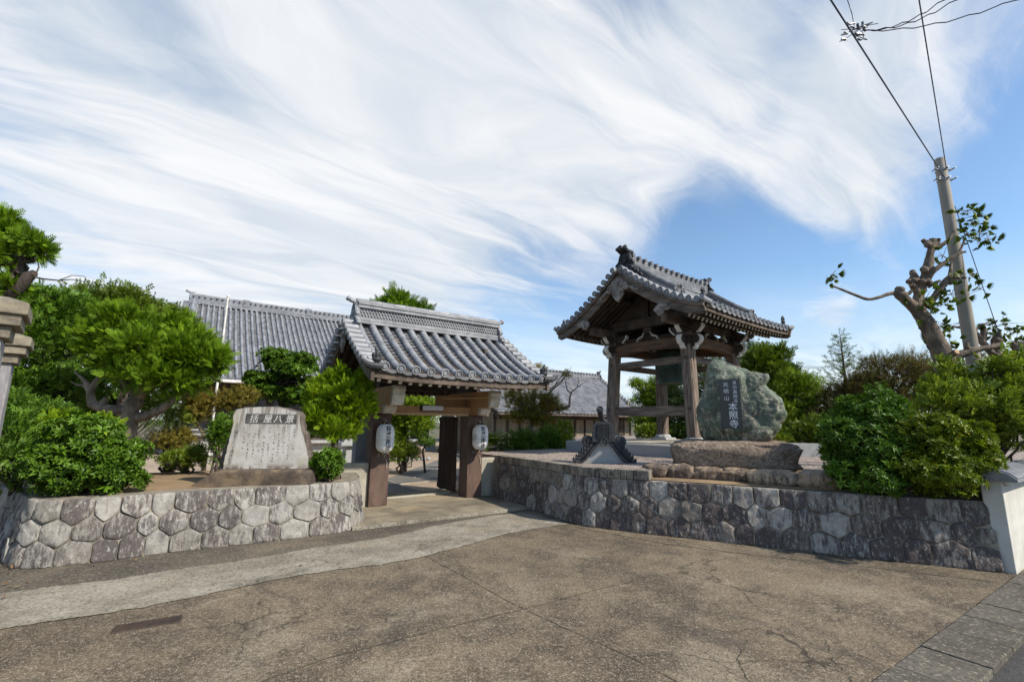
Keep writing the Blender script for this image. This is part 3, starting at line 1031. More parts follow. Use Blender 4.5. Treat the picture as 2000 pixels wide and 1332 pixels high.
def disc(b, c, axis, R, th=0.03, m=0, seg=16):
    b.lathe([(R * 0.98, -0.02), (R, th * 0.6), (R * 0.92, th), (R * 0.78, th), (R * 0.74, th * 0.35), (R * 0.50, th * 0.35), (R * 0.42, th * 0.9), (R * 0.2, th * 0.95), (0.004, th * 0.7)],
            c, seg, m, axis=axis)


def tiles(b, sl, x0, x1, pitch, tl, rb, discs=True, seg=8, pan_div=2, edge=True):
    n = max(1, round((x1 - x0) / pitch))
    pt = (x1 - x0) / n
    nt = max(1, round(sl.L / tl))
    T = sl.L / nt
    rg = random.Random(int(x0 * 100) + 7)
    for i in range(n + 1):                       # barrel rows
        x = x0 + i * pt
        wob = rg.uniform(-0.007, 0.007)
        for j in range(nt):
            vs, fs = [], []
            jx = wob + rg.uniform(-0.006, 0.006)
            for d, k in ((j * T, 0.88), ((j + 1) * T - 0.012, 0.99), ((j + 1) * T, 0.955), ((j + 1) * T, 0.82)):
                q0 = sl.P(x + jx, d, 0.0)
                nn = (sl.P(x + jx, d, 0.1) - q0).normalized()
                for a in range(seg + 1):
                    th = -PI * 0.55 + 1.1 * PI * a / seg
                    vs.append(q0 + nn * (rb * k * math.cos(th) + 0.018) + Vector((rb * k * math.sin(th), 0, 0)))
            for q in range(3):
                for a in range(seg): fs.append((q * (seg + 1) + a, q * (seg + 1) + a + 1, (q + 1) * (seg + 1) + a + 1, (q + 1) * (seg + 1) + a))
            b.add(vs, fs, 0, rg.random())
        if discs:
            disc(b, sl.P(x, sl.L, rb * 0.35 + 0.02), sl.T(x, sl.L), rb * 1.16, 0.03)
    npn = nt * pan_div
    Tp = sl.L / npn
    for i in range(n):                           # pan tiles between the rows
        xa, xc = x0 + i * pt, x0 + (i + 1) * pt
        for j in range(npn):
            vs = []
            for d, o in ((j * Tp, 0.0), ((j + 1) * Tp, 0.024), ((j + 1) * Tp, 0.0)):
                for a in range(5):
                    k = a / 4
                    vs.append(sl.P(xa + (xc - xa) * k, d, o - 0.030 * math.sin(PI * k)))
            fs = [(q * 5 + a, q * 5 + a + 1, (q + 1) * 5 + a + 1, (q + 1) * 5 + a) for q in range(2) for a in range(4)]
            b.add(vs, fs, 1, rg.random())
        if edge:                                 # hanging lip of the eave pan tile
            vs = []
            for q in (0.0, 0.022):
                for a in range(7):
                    k = 0.12 + 0.76 * a / 6
                    x = xa + (xc - xa) * k
                    sg = 0.030 * math.sin(PI * k)
                    vs.append(sl.P(x, sl.L + q, 0.03 - sg))
                for a in range(7):
                    k = 0.12 + 0.76 * a / 6
                    x = xa + (xc - xa) * k
                    sg = 0.045 * math.sin(PI * k)
                    vs.append(sl.P(x, sl.L + q - 0.008, -0.012 - sg))
            fs = []
            for a in range(6):
                fs += [(14 + a, 14 + a + 1, 21 + a + 1, 21 + a), (a, a + 1, 7 + a + 1, 7 + a), (a, a + 1, 15 + a, 14 + a), (7 + a, 8 + a, 22 + a, 21 + a)]
            b.add(vs, fs, 0, rg.random())


def verge(b, sl, x, side, sp, rb, ln, inner=0.05, d1=None, dsc=True):
    """short barrels lying across the gable edge"""
    d = sp * 0.6
    rg = random.Random(int(x * 10) + 3)
    end = (d1 or sl.L) - rb * 0.4
    while d < end:
        k = rg.uniform(-0.008, 0.008)
        c = sl.P(x, d, rb * 0.55 + 0.02)
        a = c + Vector((side * ln, 0, 0))
        q = c - Vector((side * inner, 0, 0))
        b.tube([q, a], [rb * (0.9 + k), rb * (1 + k)], 12, 0, rg.random())
        if dsc: disc(b, a, (side, 0, 0), rb * 1.1, 0.028)
        b.box(tuple(sl.P(x + side * ln * 0.5, d + sp * 0.5, 0.0)), (ln * 0.95, sp * 0.7, 0.03), m=1)
        d += sp


def ribbon(b, sl2, x0, x1, f0, f1, m=0, n=26, d0=0.0):
    """solid strip between x0 and x1 that follows both slopes; f0/f1 give drop below the tiles (top / bottom) by s in 0..1"""
    prof = []
    a, c = sl2
    for i in range(n, 0, -1): prof.append((a, a.L * i / n, i / n))
    for i in range(0, n + 1): prof.append((c, c.L * i / n, i / n))
    vs = []
    for (sl, d, k) in prof:
        for x in (x0, x1):
            p = sl.P(x, d)
            vs.append(p - Vector((0, 0, f0(k))))
            vs.append(p - Vector((0, 0, f1(k))))
    fs = []
    for i in range(len(prof) - 1):
        q, r_ = i * 4, (i + 1) * 4
        fs += [(q, q + 2, r_ + 2, r_), (q + 1, r_ + 1, r_ + 3, q + 3), (q, r_, r_ + 1, q + 1), (q + 2, q + 3, r_ + 3, r_ + 2)]
    e = (len(prof) - 1) * 4
    fs += [(0, 1, 3, 2), (e, e + 2, e + 3, e + 1)]
    b.add(vs, fs, m)


def spiral(b, c, ey, ez, R, turns, r0, r1, m=0, seg=6, sgn=1, a0=0.0, n=26):
    pts, rs = [], []
    for i in range(n + 1):
        k = i / n
        a = a0 + sgn * turns * 2 * PI * k
        q = R * (1 - 0.86 * k)
        pts.append(Vector(c) + Vector(ey) * (q * math.cos(a)) + Vector(ez) * (q * math.sin(a)))
        rs.append(r0 + (r1 - r0) * k)
    b.tube(pts, rs, seg, m)


def onigawara(b, c, side, s, horn=True, m=0, triple=False):
    """ridge end ornament, c = foot centre, facing along side*x, s = height"""
    c = Vector(c)
    o = [(0.50, 0.0), (0.62, 0.06), (0.60, 0.16), (0.46, 0.22), (0.40, 0.34), (0.44, 0.46), (0.40, 0.56), (0.30, 0.66), (0.27, 0.84), (0.20, 0.95), (0.0, 1.0)]
    poly = [(y * s, z * s) for y, z in o] + [(-y * s, z * s) for y, z in o[-2::-1]]
    b.prism(poly, c - Vector((side * 0.03, 0, 0)), (0, 1, 0), (0, 0, 1), (side * 0.10 * max(s, .6), 0, 0), m)
    fx = side * (0.10 * max(s, .6) - 0.02)
    f = c + Vector((fx, 0, 0))
    for q in (1, -1):
        spiral(b, f + Vector((0, q * 0.45 * s, 0.12 * s)), (0, q, 0), (0, 0, 1), 0.15 * s, 1.6, 0.035 * s, 0.02 * s, m, sgn=-1, a0=0.5)
        spiral(b, f + Vector((0, q * 0.30 * s, 0.44 * s)), (0, q, 0), (0, 0, 1), 0.13 * s, 1.5, 0.035 * s, 0.02 * s, m, sgn=1)
        b.tube([f + Vector((0, q * y * s, z * s)) for y, z in ((0.60, 0.06), (0.40, 0.26), (0.30, 0.55), (0.22, 0.80), (0.08, 0.93))], [0.03 * s] * 5, 6, m)
        b.ball(f + Vector((0, q * 0.16 * s, 0.28 * s)), 0.07 * s, 8, 5, m)
        b.ball(f + Vector((0, q * 0.52 * s, 0.20 * s)), 0.06 * s, 8, 5, m)
    disc(b, f + Vector((0, 0, 0.62 * s)), (side, 0, 0), 0.16 * s, 0.05 * s, m)
    b.ball(f + Vector((0, 0, 0.30 * s)), 0.11 * s, 10, 6, m, sc=(0.7, 1, 1))
    if horn:
        for (dy, l) in (((0.0, 1.0),) if not triple else ((0.0, 1.0), (0.17, 0.75), (-0.17, 0.75))):
            p = [c + Vector((side * x * s, dy * s, z * s)) for x, z in ((-0.25, 0.99), (0.05, 1.00), (0.20 * l, 1.04), (0.32 * l, 1.11))]
            b.tube(p, [0.085 * s, 0.085 * s, 0.08 * s, 0.085 * s], 10, m)
            disc(b, p[-1], (p[-1] - p[-2]), 0.105 * s, 0.03, m)


def ridge_stack(b, x0, x1, z, wd_, h, lattice=True, m=0, md=1, cap_r=0.075, wave_top=False, camber=0.0):
    """layered ridge: two noshi courses, a band of ring-work, two courses, a barrel cap"""
    n = 14
    xm, hx = (x0 + x1) / 2, (x1 - x0) / 2

    def zz(x): return z + camber * ((x - xm) / hx) ** 2

    def course(za, zb, w_, mm):
        for i in range(n):
            xa, xc = x0 + (x1 - x0) * i / n, x0 + (x1 - x0) * (i + 1) / n
            vs = []
            for x in (xa + 0.003, xc):
                k = zz(x)
                vs += [(x, -w_ / 2, k + za), (x, w_ / 2, k + za), (x, w_ / 2, k + zb), (x, -w_ / 2, k + zb)]
            b.add(vs, [(3, 2, 1, 0), (4, 5, 6, 7), (0, 1, 5, 4), (1, 2, 6, 5), (2, 3, 7, 6), (3, 0, 4, 7)], mm)
    hb = h * 0.42 if lattice else 0.0
    nb = 2 if lattice else max(3, int(h / 0.07))
    t = (h - hb) / (2 * nb) if lattice else h / nb
    q = 0.0
    for i in range(nb):
        course(q, q + t * 0.72, wd_ * (1.0 - 0.06 * i), m)
        course(q + t * 0.72, q + t, wd_ * (0.92 - 0.06 * i), md)
        q += t
    if lattice:
        course(q, q + hb, wd_ * 0.62, md)
        nr = 3
        pr = hb / nr * 0.5
        k = 0
        for row in range(nr):
            x = x0 + (pr if row % 2 else 0) + pr
            while x < x1 - pr:
                for sd_ in (1, -1):
                    zc_ = zz(x) + q + hb * row / nr
                    pts = [Vector((x + pr * 1.05 * math.cos(a), sd_ * wd_ * 0.345, zc_ + 2 * pr * math.sin(a) * 0.98)) for a in [PI * i / 6 for i in range(7)]]
                    b.tube(pts, [pr * 0.30] * 7, 4, m, cap=False)
                x += pr * 2
                k += 1
        q += hb
        for i in range(nb):
            course(q, q + t * 0.72, wd_ * (0.92 + 0.08 * i), m)
            course(q + t * 0.72, q + t, wd_ * 0.84, md)
            q += t
    L = 0.27
    nn = max(1, round((x1 - x0) / L))
    for i in range(nn):
        xa, xc = x0 + (x1 - x0) * i / nn, x0 + (x1 - x0) * (i + 1) / nn
        b.tube([(xa, 0, zz(xa) + q + 0.01), (xc - 0.01, 0, zz(xc) + q + 0.01)], [cap_r * 0.93, cap_r], 12, m)
        if wave_top:
            for sd_ in (1, -1):
                b.tube([(xa + 0.1, sd_ * wd_ * 0.25, zz(xa) + q), (xa + 0.1, sd_ * wd_ * 0.62, zz(xa) + q - 0.02)], [0.05, 0.055], 8, m)
    return q


# ================================================================== TEMPLE GATE
GO = uv(4.25, 9.35, 0.05)
gate = empty('temple_gate', GO, A, 'small roofed temple gate of brown posts and tan beams with a grey barrel tile roof', 'gate')
gf = lambda r: 2.47 + 1.15 * (1 - min(r, 1.85) / 1.85) ** 1.22
gs = [Slope(gf, 1.85, -1, 1.92, 0.07), Slope(gf, 1.85, 1, 1.92, 0.07)]
b = MB()
for sl in gs:
    tiles(b, sl, -1.68, 1.68, 0.28, 0.29, 0.072)
    for sd_ in (-1, 1):
        # flat row between the last barrel and the verge
        verge(b, sl, sd_ * 1.78, sd_, 0.215, 0.068, 0.20, 0.04)
b.build('roof_tiles', [M['tile'], M['tile_edge']], gate, smooth=35)
b = MB()
ridge_stack(b, -1.72, 1.72, 3.60, 0.36, 0.46)
b.build('roof_ridge', [M['tile'], M['tile_edge']], gate, smooth=35)
for sd_ in (-1, 1):
    b = MB()
    onigawara(b, (sd_ * 1.72, 0, 3.54), sd_, 0.52)
    b.build('ridge_end_tile', M['tile'], gate, smooth=40)
for sx_ in (-1, 1):
    for sl in gs:
        b = MB()                                  # flower knob and turned-up tip at the eave corner
        c = sl.P(sx_ * 1.80, sl.L - 0.12, 0.12)
        b.ball(c, 0.085, 12, 8, sc=(1, 1, 0.8))
        b.ball(c + Vector((0, 0, 0.10)), 0.045, 8, 6)
        for k in range(7):
            a = 2 * PI * k / 7
            b.ball(c + Vector((0.06 * math.cos(a), 0.06 * math.sin(a), 0.07)), 0.03, 6, 4, sc=(1, 1, 1.5))
        b.tube([c + Vector((0, 0, 0.10)), c + Vector((sx_ * 0.03, 0, 0.20))], [0.03, 0.012], 6)
        e = sl.P(sx_ * 1.84, sl.L + 0.01, 0.02)
        b.tube([e + Vector((-sx_ * 0.1, 0, 0)), e + Vector((sx_ * 0.10, sl.sgn * 0.02, 0.0)), e + Vector((sx_ * 0.2, sl.sgn * 0.03, 0.05)), e + Vector((sx_ * 0.25, sl.sgn * 0.03, 0.10))], [0.06, 0.06, 0.045, 0.02], 8)
        b.build('corner_ornament', M['oni'], gate, smooth=40)
b = MB()
ribbon(b, gs, -1.86, 1.86, lambda k: 0.03, lambda k: 0.075, 0, 20)
b.build('roof_boards', M['wood_dark'], gate, smooth=0)
for sl in gs:
    b = MB()
    e0, e1 = sl.P(-1.9, sl.L - 0.06), sl.P(1.9, sl.L - 0.06)
    for i in range(12):
        x0, x1 = -1.9 + 3.8 * i / 12, -1.9 + 3.8 * (i + 1) / 12
        pa, pc = sl.P(x0, sl.L - 0.07) - Vector((0, 0, 0.10)), sl.P(x1, sl.L - 0.07) - Vector((0, 0, 0.10))
        b.beam(pa - Vector((0, 0, 0.01)), pc - Vector((0, 0, 0.01)), 0.05, 0.14)
    b.build('eave_board', M['wood'], gate, smooth=0)
rb0 = None
for sl in gs:                                     # rafters with pale ends
    for i in range(19):
        x = -1.71 + 3.42 * i / 18
        b = MB()
        b.beam(sl.P(x, 0.25) - Vector((0, 0, 0.14)), sl.P(x, sl.L - 0.165) - Vector((0, 0, 0.215)), 0.06, 0.085)
        e = sl.P(x, sl.L - 0.16) - Vector((0, 0, 0.215))
        d = (sl.P(x, sl.L - 0.165) - Vector((0, 0, 0.215)) - sl.P(x, 0.25) + Vector((0, 0, 0.14))).normalized()
        b.beam(e - d * 0.004, e + d * 0.008, 0.062, 0.088, 1)
        b.build('rafter', [M['wood_dark'], M['white_old']], gate, smooth=0)
for sd_ in (-1, 1):                               # bargeboards and carved pendant
    b = MB()
    ribbon(b, gs, sd_ * 1.84, sd_ * 1.90, lambda k: 0.02, lambda k: 0.17 + 0.06 * k, 0, 20)
    b.build('bargeboard', M['wood'], gate, smooth=0)
    b = MB()
    poly = [(0.0, 0.0), (0.10, -0.03), (0.13, -0.11), (0.08, -0.17), (0.12, -0.24), (0.09, -0.33), (0.04, -0.36), (0.0, -0.46)]
    poly = poly + [(-y, z) for y, z in poly[-2:0:-1]]
    b.prism(poly, (sd_ * 1.905, 0, 3.44), (0, 1, 0), (0, 0, 1), (sd_ * 0.045, 0, 0))
    for q in (1, -1):
        spiral(b, (sd_ * 1.95, q * 0.06, 3.32), (0, q, 0), (0, 0, 1), 0.05, 1.4, 0.016, 0.008)
        spiral(b, (sd_ * 1.95, q * 0.05, 3.15), (0, q, 0), (0, 0, 1), 0.045, 1.4, 0.014, 0.008, sgn=-1)
    b.build('gable_pendant', M['carve'], gate, smooth=40)
    b = MB()                                      # gable infill and struts
    b.box((sd_ * 1.085, 0, 2.72), (0.16, 0.20, 0.9))
    b.box((sd_ * 1.085, 0, 3.20), (0.14, 1.3, 0.14))
    b.build('gable_strut', M['wood'], gate, smooth=0, bevel=0.01)
for y, z in ((-0.95, 2.46), (0.95, 2.46), (0, 3.34)):
    b = MB()
    b.box((0, y, z), (3.6, 0.15, 0.20))
    b.build('purlin', M['wood_dark'], gate, smooth=0, bevel=0.01)
for sd_ in (-1, 1):
    x = sd_ * 1.085
    b = MB()
    b.box((x, 0, 0.90), (0.38, 0.38, 1.80))
    b.build('front_post', M['brown'], gate, smooth=0, bevel=0.012)
    b = MB()
    b.box((x - 0.02, 1.12, 0.97), (0.28, 0.28, 1.95))
    b.build('rear_post', M['concrete_grey'], gate, smooth=0, bevel=0.012)
    # big arm with white scrolled end
    b = MB()
    arm = [(1.02, 2.0), (1.02, 2.36), (-0.93, 2.36), (-0.93, 2.28), (-0.90, 2.0)]
    b.prism([(y, z - 0.0) for y, z in arm], (x - 0.115, 0, -0.05), (0, 1, 0), (0, 0, 1), (0.23, 0, 0))
    ob = b.build('bracket_arm', M['tan'], gate, smooth=0, bevel=0.008)
    b = MB()
    endp = [(-0.90, 1.998), (-0.932, 2.365), (-1.04, 2.365), (-1.055, 2.30), (-1.02, 2.24), (-1.03, 2.18), (-0.99, 2.12), (-0.985, 2.05), (-0.94, 1.998)]
    b.prism(endp, (x - 0.12, 0, -0.05), (0, 1, 0), (0, 0, 1), (0.24, 0, 0))
    b.build('white_end', M['white_old'], ob, smooth=0, bevel=0.006)
    b = MB()
    b.box((x, -0.02, 1.875), (0.24, 0.96, 0.155))
    ob = b.build('bracket_block', M['tan'], gate, smooth=0, bevel=0.008)
    b = MB()
    b.prism([(-0.50, 1.955), (-0.62, 1.955), (-0.625, 1.90), (-0.585, 1.84), (-0.53, 1.796), (-0.50, 1.796)], (x - 0.122, 0, 0), (0, 1, 0), (0, 0, 1), (0.244, 0, 0))
    b.build('white_end', M['white_old'], ob, smooth=0, bevel=0.006)
b = MB()
b.box((0, -0.03, 1.875), (2.9, 0.26, 0.19))
lint = b.build('lintel', M['tan'], gate, smooth=0, bevel=0.008)
b = MB()
b.box((0, -0.175, 1.80), (1.78, 0.05, 0.045))
b.build('trim', M['tan_light'], lint, smooth=0, bevel=0.006)
b = MB()
b.box((0.58, 0.12, 2.10), (0.75, 0.05, 0.26))
b.build('upper_board', M['tan'], gate, smooth=0, bevel=0.005)
b = MB()
b.box((-0.02, -0.20, 1.93), (0.52, 0.07, 0.13))
lamp = b.build('lamp_housing', M['wood_dark'], gate, smooth=0, bevel=0.01)
b = MB()
b.box((-0.02, -0.25, 1.93), (0.48, 0.05, 0.105))
b.build('lamp_cover', simple('milky_lamp_cover', (0.62, 0.60, 0.62), (0.55, 0.53, 0.55), 5, 0.4, 0.0), lamp, smooth=0, bevel=0.012)
for sd_ in (-1, 1):                               # door leaves folded back inside
    b = MB()
    for k in range(5):
        b.box((sd_ * 0.84, 0.34 + 0.175 * k, 0.92), (0.045, 0.170, 1.68), r=random.random())
    for z in (0.16, 0.95, 1.70):
        b.box((sd_ * 0.84 - sd_ * 0.03, 0.69, z), (0.03, 0.86, 0.09))
    b.build('door_leaf', M['door'], gate, smooth=0, bevel=0.004)
for sd_, w0, w1 in ((-1, -1.78, -1.277), (1, 1.277, 1.72)):
    b = MB()
    b.box(((w0 + w1) / 2, 0.0, 0.40), (w1 - w0, 0.22, 0.86))
    b.build('wing_wall', M['concrete'], gate, smooth=0, bevel=0.015)
b = MB()                                          # stay wire under the eave and hooks on the posts
b.tube([(-0.2, -0.98, 2.10), (0.5, -0.98, 2.13), (1.05, -0.98, 2.17)], 0.006, 5)
b.build('wire', M['tan_light'], gate)
for sd_ in (-1, 1):
    b = MB()
    b.tube([(sd_ * 1.085 - 0.05, -0.19, 0.98), (sd_ * 1.085 - 0.05, -0.30, 0.98)], 0.008, 6)
    b.box((sd_ * 1.085 - 0.05, -0.195, 0.98), (0.035, 0.012, 0.05))
    b.build('hook', M['steel'], gate)


# ------------------------------------------------------------------ paper lanterns
M['paper'] = simple('white_lantern_paper', (0.86, 0.84, 0.80), (0.78, 0.75, 0.70), 4, 0.75, 0.25, 0.006, (0.5, 0.5, 4), c3=(0.60, 0.53, 0.43), s3=1.6, f3=0.35)


def lantern(loc, turn, lab, dent=0.0, crest=-1.30):
    t = empty('paper_lantern', loc, A, lab, 'lantern', 'paper lanterns hung on the gate posts')
    R, H = 0.178, 0.57

    def rz_(z):
        k = abs(z) / (H / 2)
        return R * (1 - 0.0 * k) * (max(0, 1 - k ** 4.2)) ** 0.5 * 0.99 + (0.0 if k < 1 else 0)

    def surf(a, z, off=0.0):
        q = max(rz_(z), 0.085) + off
        if dent: q -= dent * math.exp(-((z - 0.0) / 0.12) ** 2 - ((((a - 0.25 + PI) % (2 * PI)) - PI) / 0.45) ** 2)
        return Vector((q * math.sin(a), -q * math.cos(a), z))
    b = MB()
    nz, na = 88, 48
    zs = [-H / 2 * math.cos(PI * i / nz) * 0.995 for i in range(nz + 1)]
    vs, fs = [], []
    for i, z in enumerate(zs):
        for k in range(na):
            vs.append(surf(2 * PI * k / na, z, 0.0022 * math.cos(z / 0.021 * 2 * PI)))
    for i in range(nz):
        for k in range(na):
            k2 = (k + 1) % na
            fs.append((i * na + k, i * na + k2, (i + 1) * na + k2, (i + 1) * na + k))
    b.add(vs, fs)
    b.build('lantern_body', M['paper'], t, smooth=60)
    for sz in (1, -1):
        b = MB()
        b.lathe([(0.098, 0), (0.10, 0.012), (0.10, 0.03), (0.085, 0.034), (0.03, 0.034)], (0, 0, sz * (H / 2 - 0.012)), 24, axis=(0, 0, sz))
        cap = b.build('lantern_rim', M['ink'], t, smooth=30)
        for k in range(6):
            a = 2 * PI * k / 6 + 0.4
            b = MB()
            b.ball((0.102 * math.sin(a), -0.102 * math.cos(a), sz * (H / 2 + 0.01)), 0.012, 8, 5)
            b.build('brass_stud', M['brass'], cap)
    b = MB()
    for i, ch in enumerate('報恩謝徳'):
        letter(b, ch, 0, 0.183 - 0.122 * i, 0.126, bold=0.010, sx=1.0, fn=lambda x, z: surf(turn + x / R, z, 0.0045))
    b.build('lettering', M['ink'], t, smooth=0, fixn=False)
    # ring crest a quarter turn to the left
    b = MB()
    for (q, wd_) in ((0.082, 0.016),):
        pts = [(q * math.cos(2 * PI * k / 32), q * math.sin(2 * PI * k / 32)) for k in range(33)]
        for (x0, z0), (x1, z1) in zip(pts[:-1], pts[1:]):
            k0 = (q - wd_) / q
            b.add([surf(turn + crest + x / R, z, 0.0045) for x, z in ((x0, z0), (x1, z1), (x1 * k0, z1 * k0), (x0 * k0, z0 * k0))], [(0, 1, 2, 3)], 0, 0.5)
    for z0 in (-0.030, 0.0, 0.030):
        for k in range(8):
            x0, x1 = -0.055 + 0.11 * k / 8, -0.055 + 0.11 * (k + 1) / 8
            b.add([surf(turn + crest + x / R, z, 0.0045) for x, z in ((x0, z0 - 0.009), (x1, z0 - 0.009), (x1, z0 + 0.009), (x0, z0 + 0.009))], [(0, 1, 2, 3)], 0, 0.5)
    b.build('ring_crest', M['ink_grey'], t, smooth=0, fixn=False)
    b = MB()
    b.tube([(0, 0.0, H / 2 + 0.02), (0, 0.0, H / 2 + 0.07), (0, 0.21, H / 2 + 0.09)], 0.006, 6)
    b.build('hanging_wire', M['white_old'], t)
    b = MB()
    b.tube([(0.02, 0.0, -H / 2 - 0.02), (0.02, 0.03, -H / 2 - 0.08), (0.03, 0.2, -H / 2 - 0.11)], 0.005, 6)
    b.build('tie_string', M['white_old'], t)
    b = MB()
    b.tube([(0.10, 0.195, -H / 2 - 0.12), (0.13, 0.19, -H / 2 - 0.2), (0.135, 0.195, -H / 2 - 0.32)], 0.005, 6)
    b.build('power_lead', M['white_old'], t)
    return t


cam_turn = lambda p: math.atan2(-p.x, -p.y)
LP1 = uv(4.25 - 1.085, 9.35 - 0.405, 1.365)
LP2 = uv(4.25 + 1.085, 9.35 - 0.405, 1.365)


def face_turn(p, extra):
    """turn, in the lantern's own frame, that points the writing towards the road plus an extra angle"""
    d = Vector((-p.x, -p.y, 0))
    lx, ly = d.dot(U), d.dot(V)
    return math.atan2(lx, -ly) + extra


lantern(LP1, face_turn(LP1, 0.38), 'dented white paper lantern with black characters on the post beside the bright conifer', 0.03, -2.2)
lantern(LP2, face_turn(LP2, 0.42), 'smooth white paper lantern showing a grey ring crest on the post beside the open door')

# ================================================================== BELL TOWER
TA = rad(38.5)
TC = Vector((4.63, 12.98, 0))
pf = empty('stone_platform', TC + Vector((0, 0, 0.90)), TA, 'low pale granite platform carrying the wooden bell tower', 'platform')
b = MB()
b.box((0, 0, 0.15), (4.36, 4.36, 0.30))
b.build('platform_body', M['granite'], pf, smooth=0, bevel=0.015)
b = MB()
b.box((0, 0, 0.302), (4.0, 4.0, 0.02))
b.build('platform_top', M['concrete'], pf, smooth=0, bevel=0.004)

TZ = 1.212
bt = empty('bell_tower', TC + Vector((0, 0, TZ)), TA, 'open timber bell tower with leaning posts and a curved grey tile roof', 'bell tower')
PB, PT, PH = 1.27, 1.15, 2.46                       # post spread at foot and head, head height above the platform


def post_at(sx_, sy_, z):
    k = PB + (PT - PB) * z / PH
    return Vector((sx_ * k, sy_ * k, z))


for sx_ in (-1, 1):
    for sy_ in (-1, 1):
        b = MB()
        c = (sx_ * PB, sy_ * PB, 0)
        b.box((c[0], c[1], 0.03), (0.56, 0.56, 0.06))
        b.lathe([(0.25, 0.06), (0.25, 0.09), (0.235, 0.12), (0.20, 0.155), (0.195, 0.165)], c, 8)
        b.build('base_stone', M['concrete_grey'], bt, smooth=0, bevel=0.008)
        b = MB()
        hw, ch = 0.142, 0.035
        oct_ = [(hw - ch, -hw), (hw, -hw + ch), (hw, hw - ch), (hw - ch, hw), (-hw + ch, hw), (-hw, hw - ch), (-hw, -hw + ch), (-hw + ch, -hw)]
        vs = []
        for z in (0.16, 1.3, PH):
            q = post_at(sx_, sy_, z)
            vs += [(q.x + x, q.y + y, z) for x, y in oct_]
        fs = [(i * 8 + k, i * 8 + (k + 1) % 8, i * 8 + 8 + (k + 1) % 8, i * 8 + 8 + k) for i in range(2) for k in range(8)] + [tuple(range(7, -1, -1)), tuple(range(16, 24))]
        b.add(vs, fs)
        pst = b.build('post', M['wood_post'], bt, smooth=0)
        b = MB()                                    # peg ends of the ties
        for z in (0.83, 2.10):
            q = post_at(sx_, sy_, z)
            b.box((q.x, q.y - sy_ * 0 + sy_ * 0.15, z), (0.07, 0.03, 0.07))
            b.box((q.x + sx_ * 0.15, q.y, z + 0.03), (0.03, 0.07, 0.07))
        b.build('peg', M['wood'], pst, smooth=0)
for z, h, th in ((0.82, 0.24, 0.085), (2.10, 0.17, 0.10)):
    for (s0, s1) in (((-1, -1), (-1, 1)), ((-1, 1), (1, 1)), ((1, 1), (1, -1)), ((1, -1), (-1, -1))):
        b = MB()
        a, c = post_at(*s0, z), post_at(*s1, z)
        d = (c - a).normalized()
        b.beam(a + d * 0.12, c - d * 0.12, th, h)
        b.build('tie_beam', M['wood_beam'], bt, smooth=0, bevel=0.008)


def nose(b, c, d, s, m=0, me=1):
    """scrolled white-edged beam nose sticking out from c along d"""
    side_ = Vector((-d.y, d.x, 0))
    dark = [(0.0, 0.10), (0.20, 0.12), (0.25, 0.04), (0.22, -0.06), (0.13, -0.09), (0.10, -0.17), (0.0, -0.19)]
    b.prism([(x * s, z * s) for x, z in dark], Vector(c) - side_ * 0.055, d, (0, 0, 1), side_ * 0.11, m)
    edge = [(0.19, 0.13), (0.25, 0.125), (0.30, 0.05), (0.275, -0.05), (0.20, -0.115), (0.155, -0.13), (0.145, -0.19), (0.06, -0.225), (0.05, -0.185), (0.11, -0.16), (0.12, -0.095), (0.20, -0.075), (0.245, -0.01), (0.25, 0.05), (0.215, 0.10)]
    b.prism([(x * s, z * s) for x, z in edge], Vector(c) - side_ * 0.062, d, (0, 0, 1), side_ * 0.124, me)


def white_bracket(b, c, d, s, m=0, me=1):
    """bent bracket arm (hijiki) with white end grain rising outward along d"""
    side_ = Vector((-d.y, d.x, 0))
    b.prism([(0, -0.08 * s), (0.24 * s, -0.08 * s), (0.36 * s, 0.05 * s), (0.36 * s, 0.12 * s), (0, 0.12 * s)], Vector(c) - side_ * 0.05, d, (0, 0, 1), side_ * 0.10, m)
    b.prism([(0.20 * s, -0.10 * s), (0.255 * s, -0.10 * s), (0.385 * s, 0.04 * s), (0.385 * s, 0.125 * s), (0.345 * s, 0.125 * s), (0.345 * s, 0.05 * s)], Vector(c) - side_ * 0.056, d, (0, 0, 1), side_ * 0.112, me)


for k, (ax_, o) in enumerate(((0, -1), (0, 1), (1, -1), (1, 1))):
    # gently arched head beams between the posts
    b = MB()
    n = 12
    k_ = PT * 1.0
    sh = 0.05
    vs = []
    for i in range(n + 1):
        t = -k_ + 0.1 + (2 * k_ - 0.2) * i / n
        arch = 0.10 * (1 - (t / k_) ** 2)
        for (dy, z) in ((-sh, 2.36 + arch), (sh, 2.36 + arch), (sh, 2.66 + arch * 0.5), (-sh, 2.66 + arch * 0.5)):
            p = (t, o * (k_ - 0.0) + dy * 2, z) if ax_ == 0 else (o * (k_ - 0.0) + dy * 2, t, z)
            vs.append(p)
    fs = [(i * 4 + q, i * 4 + (q + 1) % 4, i * 4 + 4 + (q + 1) % 4, i * 4 + 4 + q) for i in range(n) for q in range(4)] + [(3, 2, 1, 0), (n * 4, n * 4 + 1, n * 4 + 2, n * 4 + 3)]
    b.add(vs, fs)
    b.build('head_beam', M['wood_rich'], bt, smooth=0, bevel=0.01)
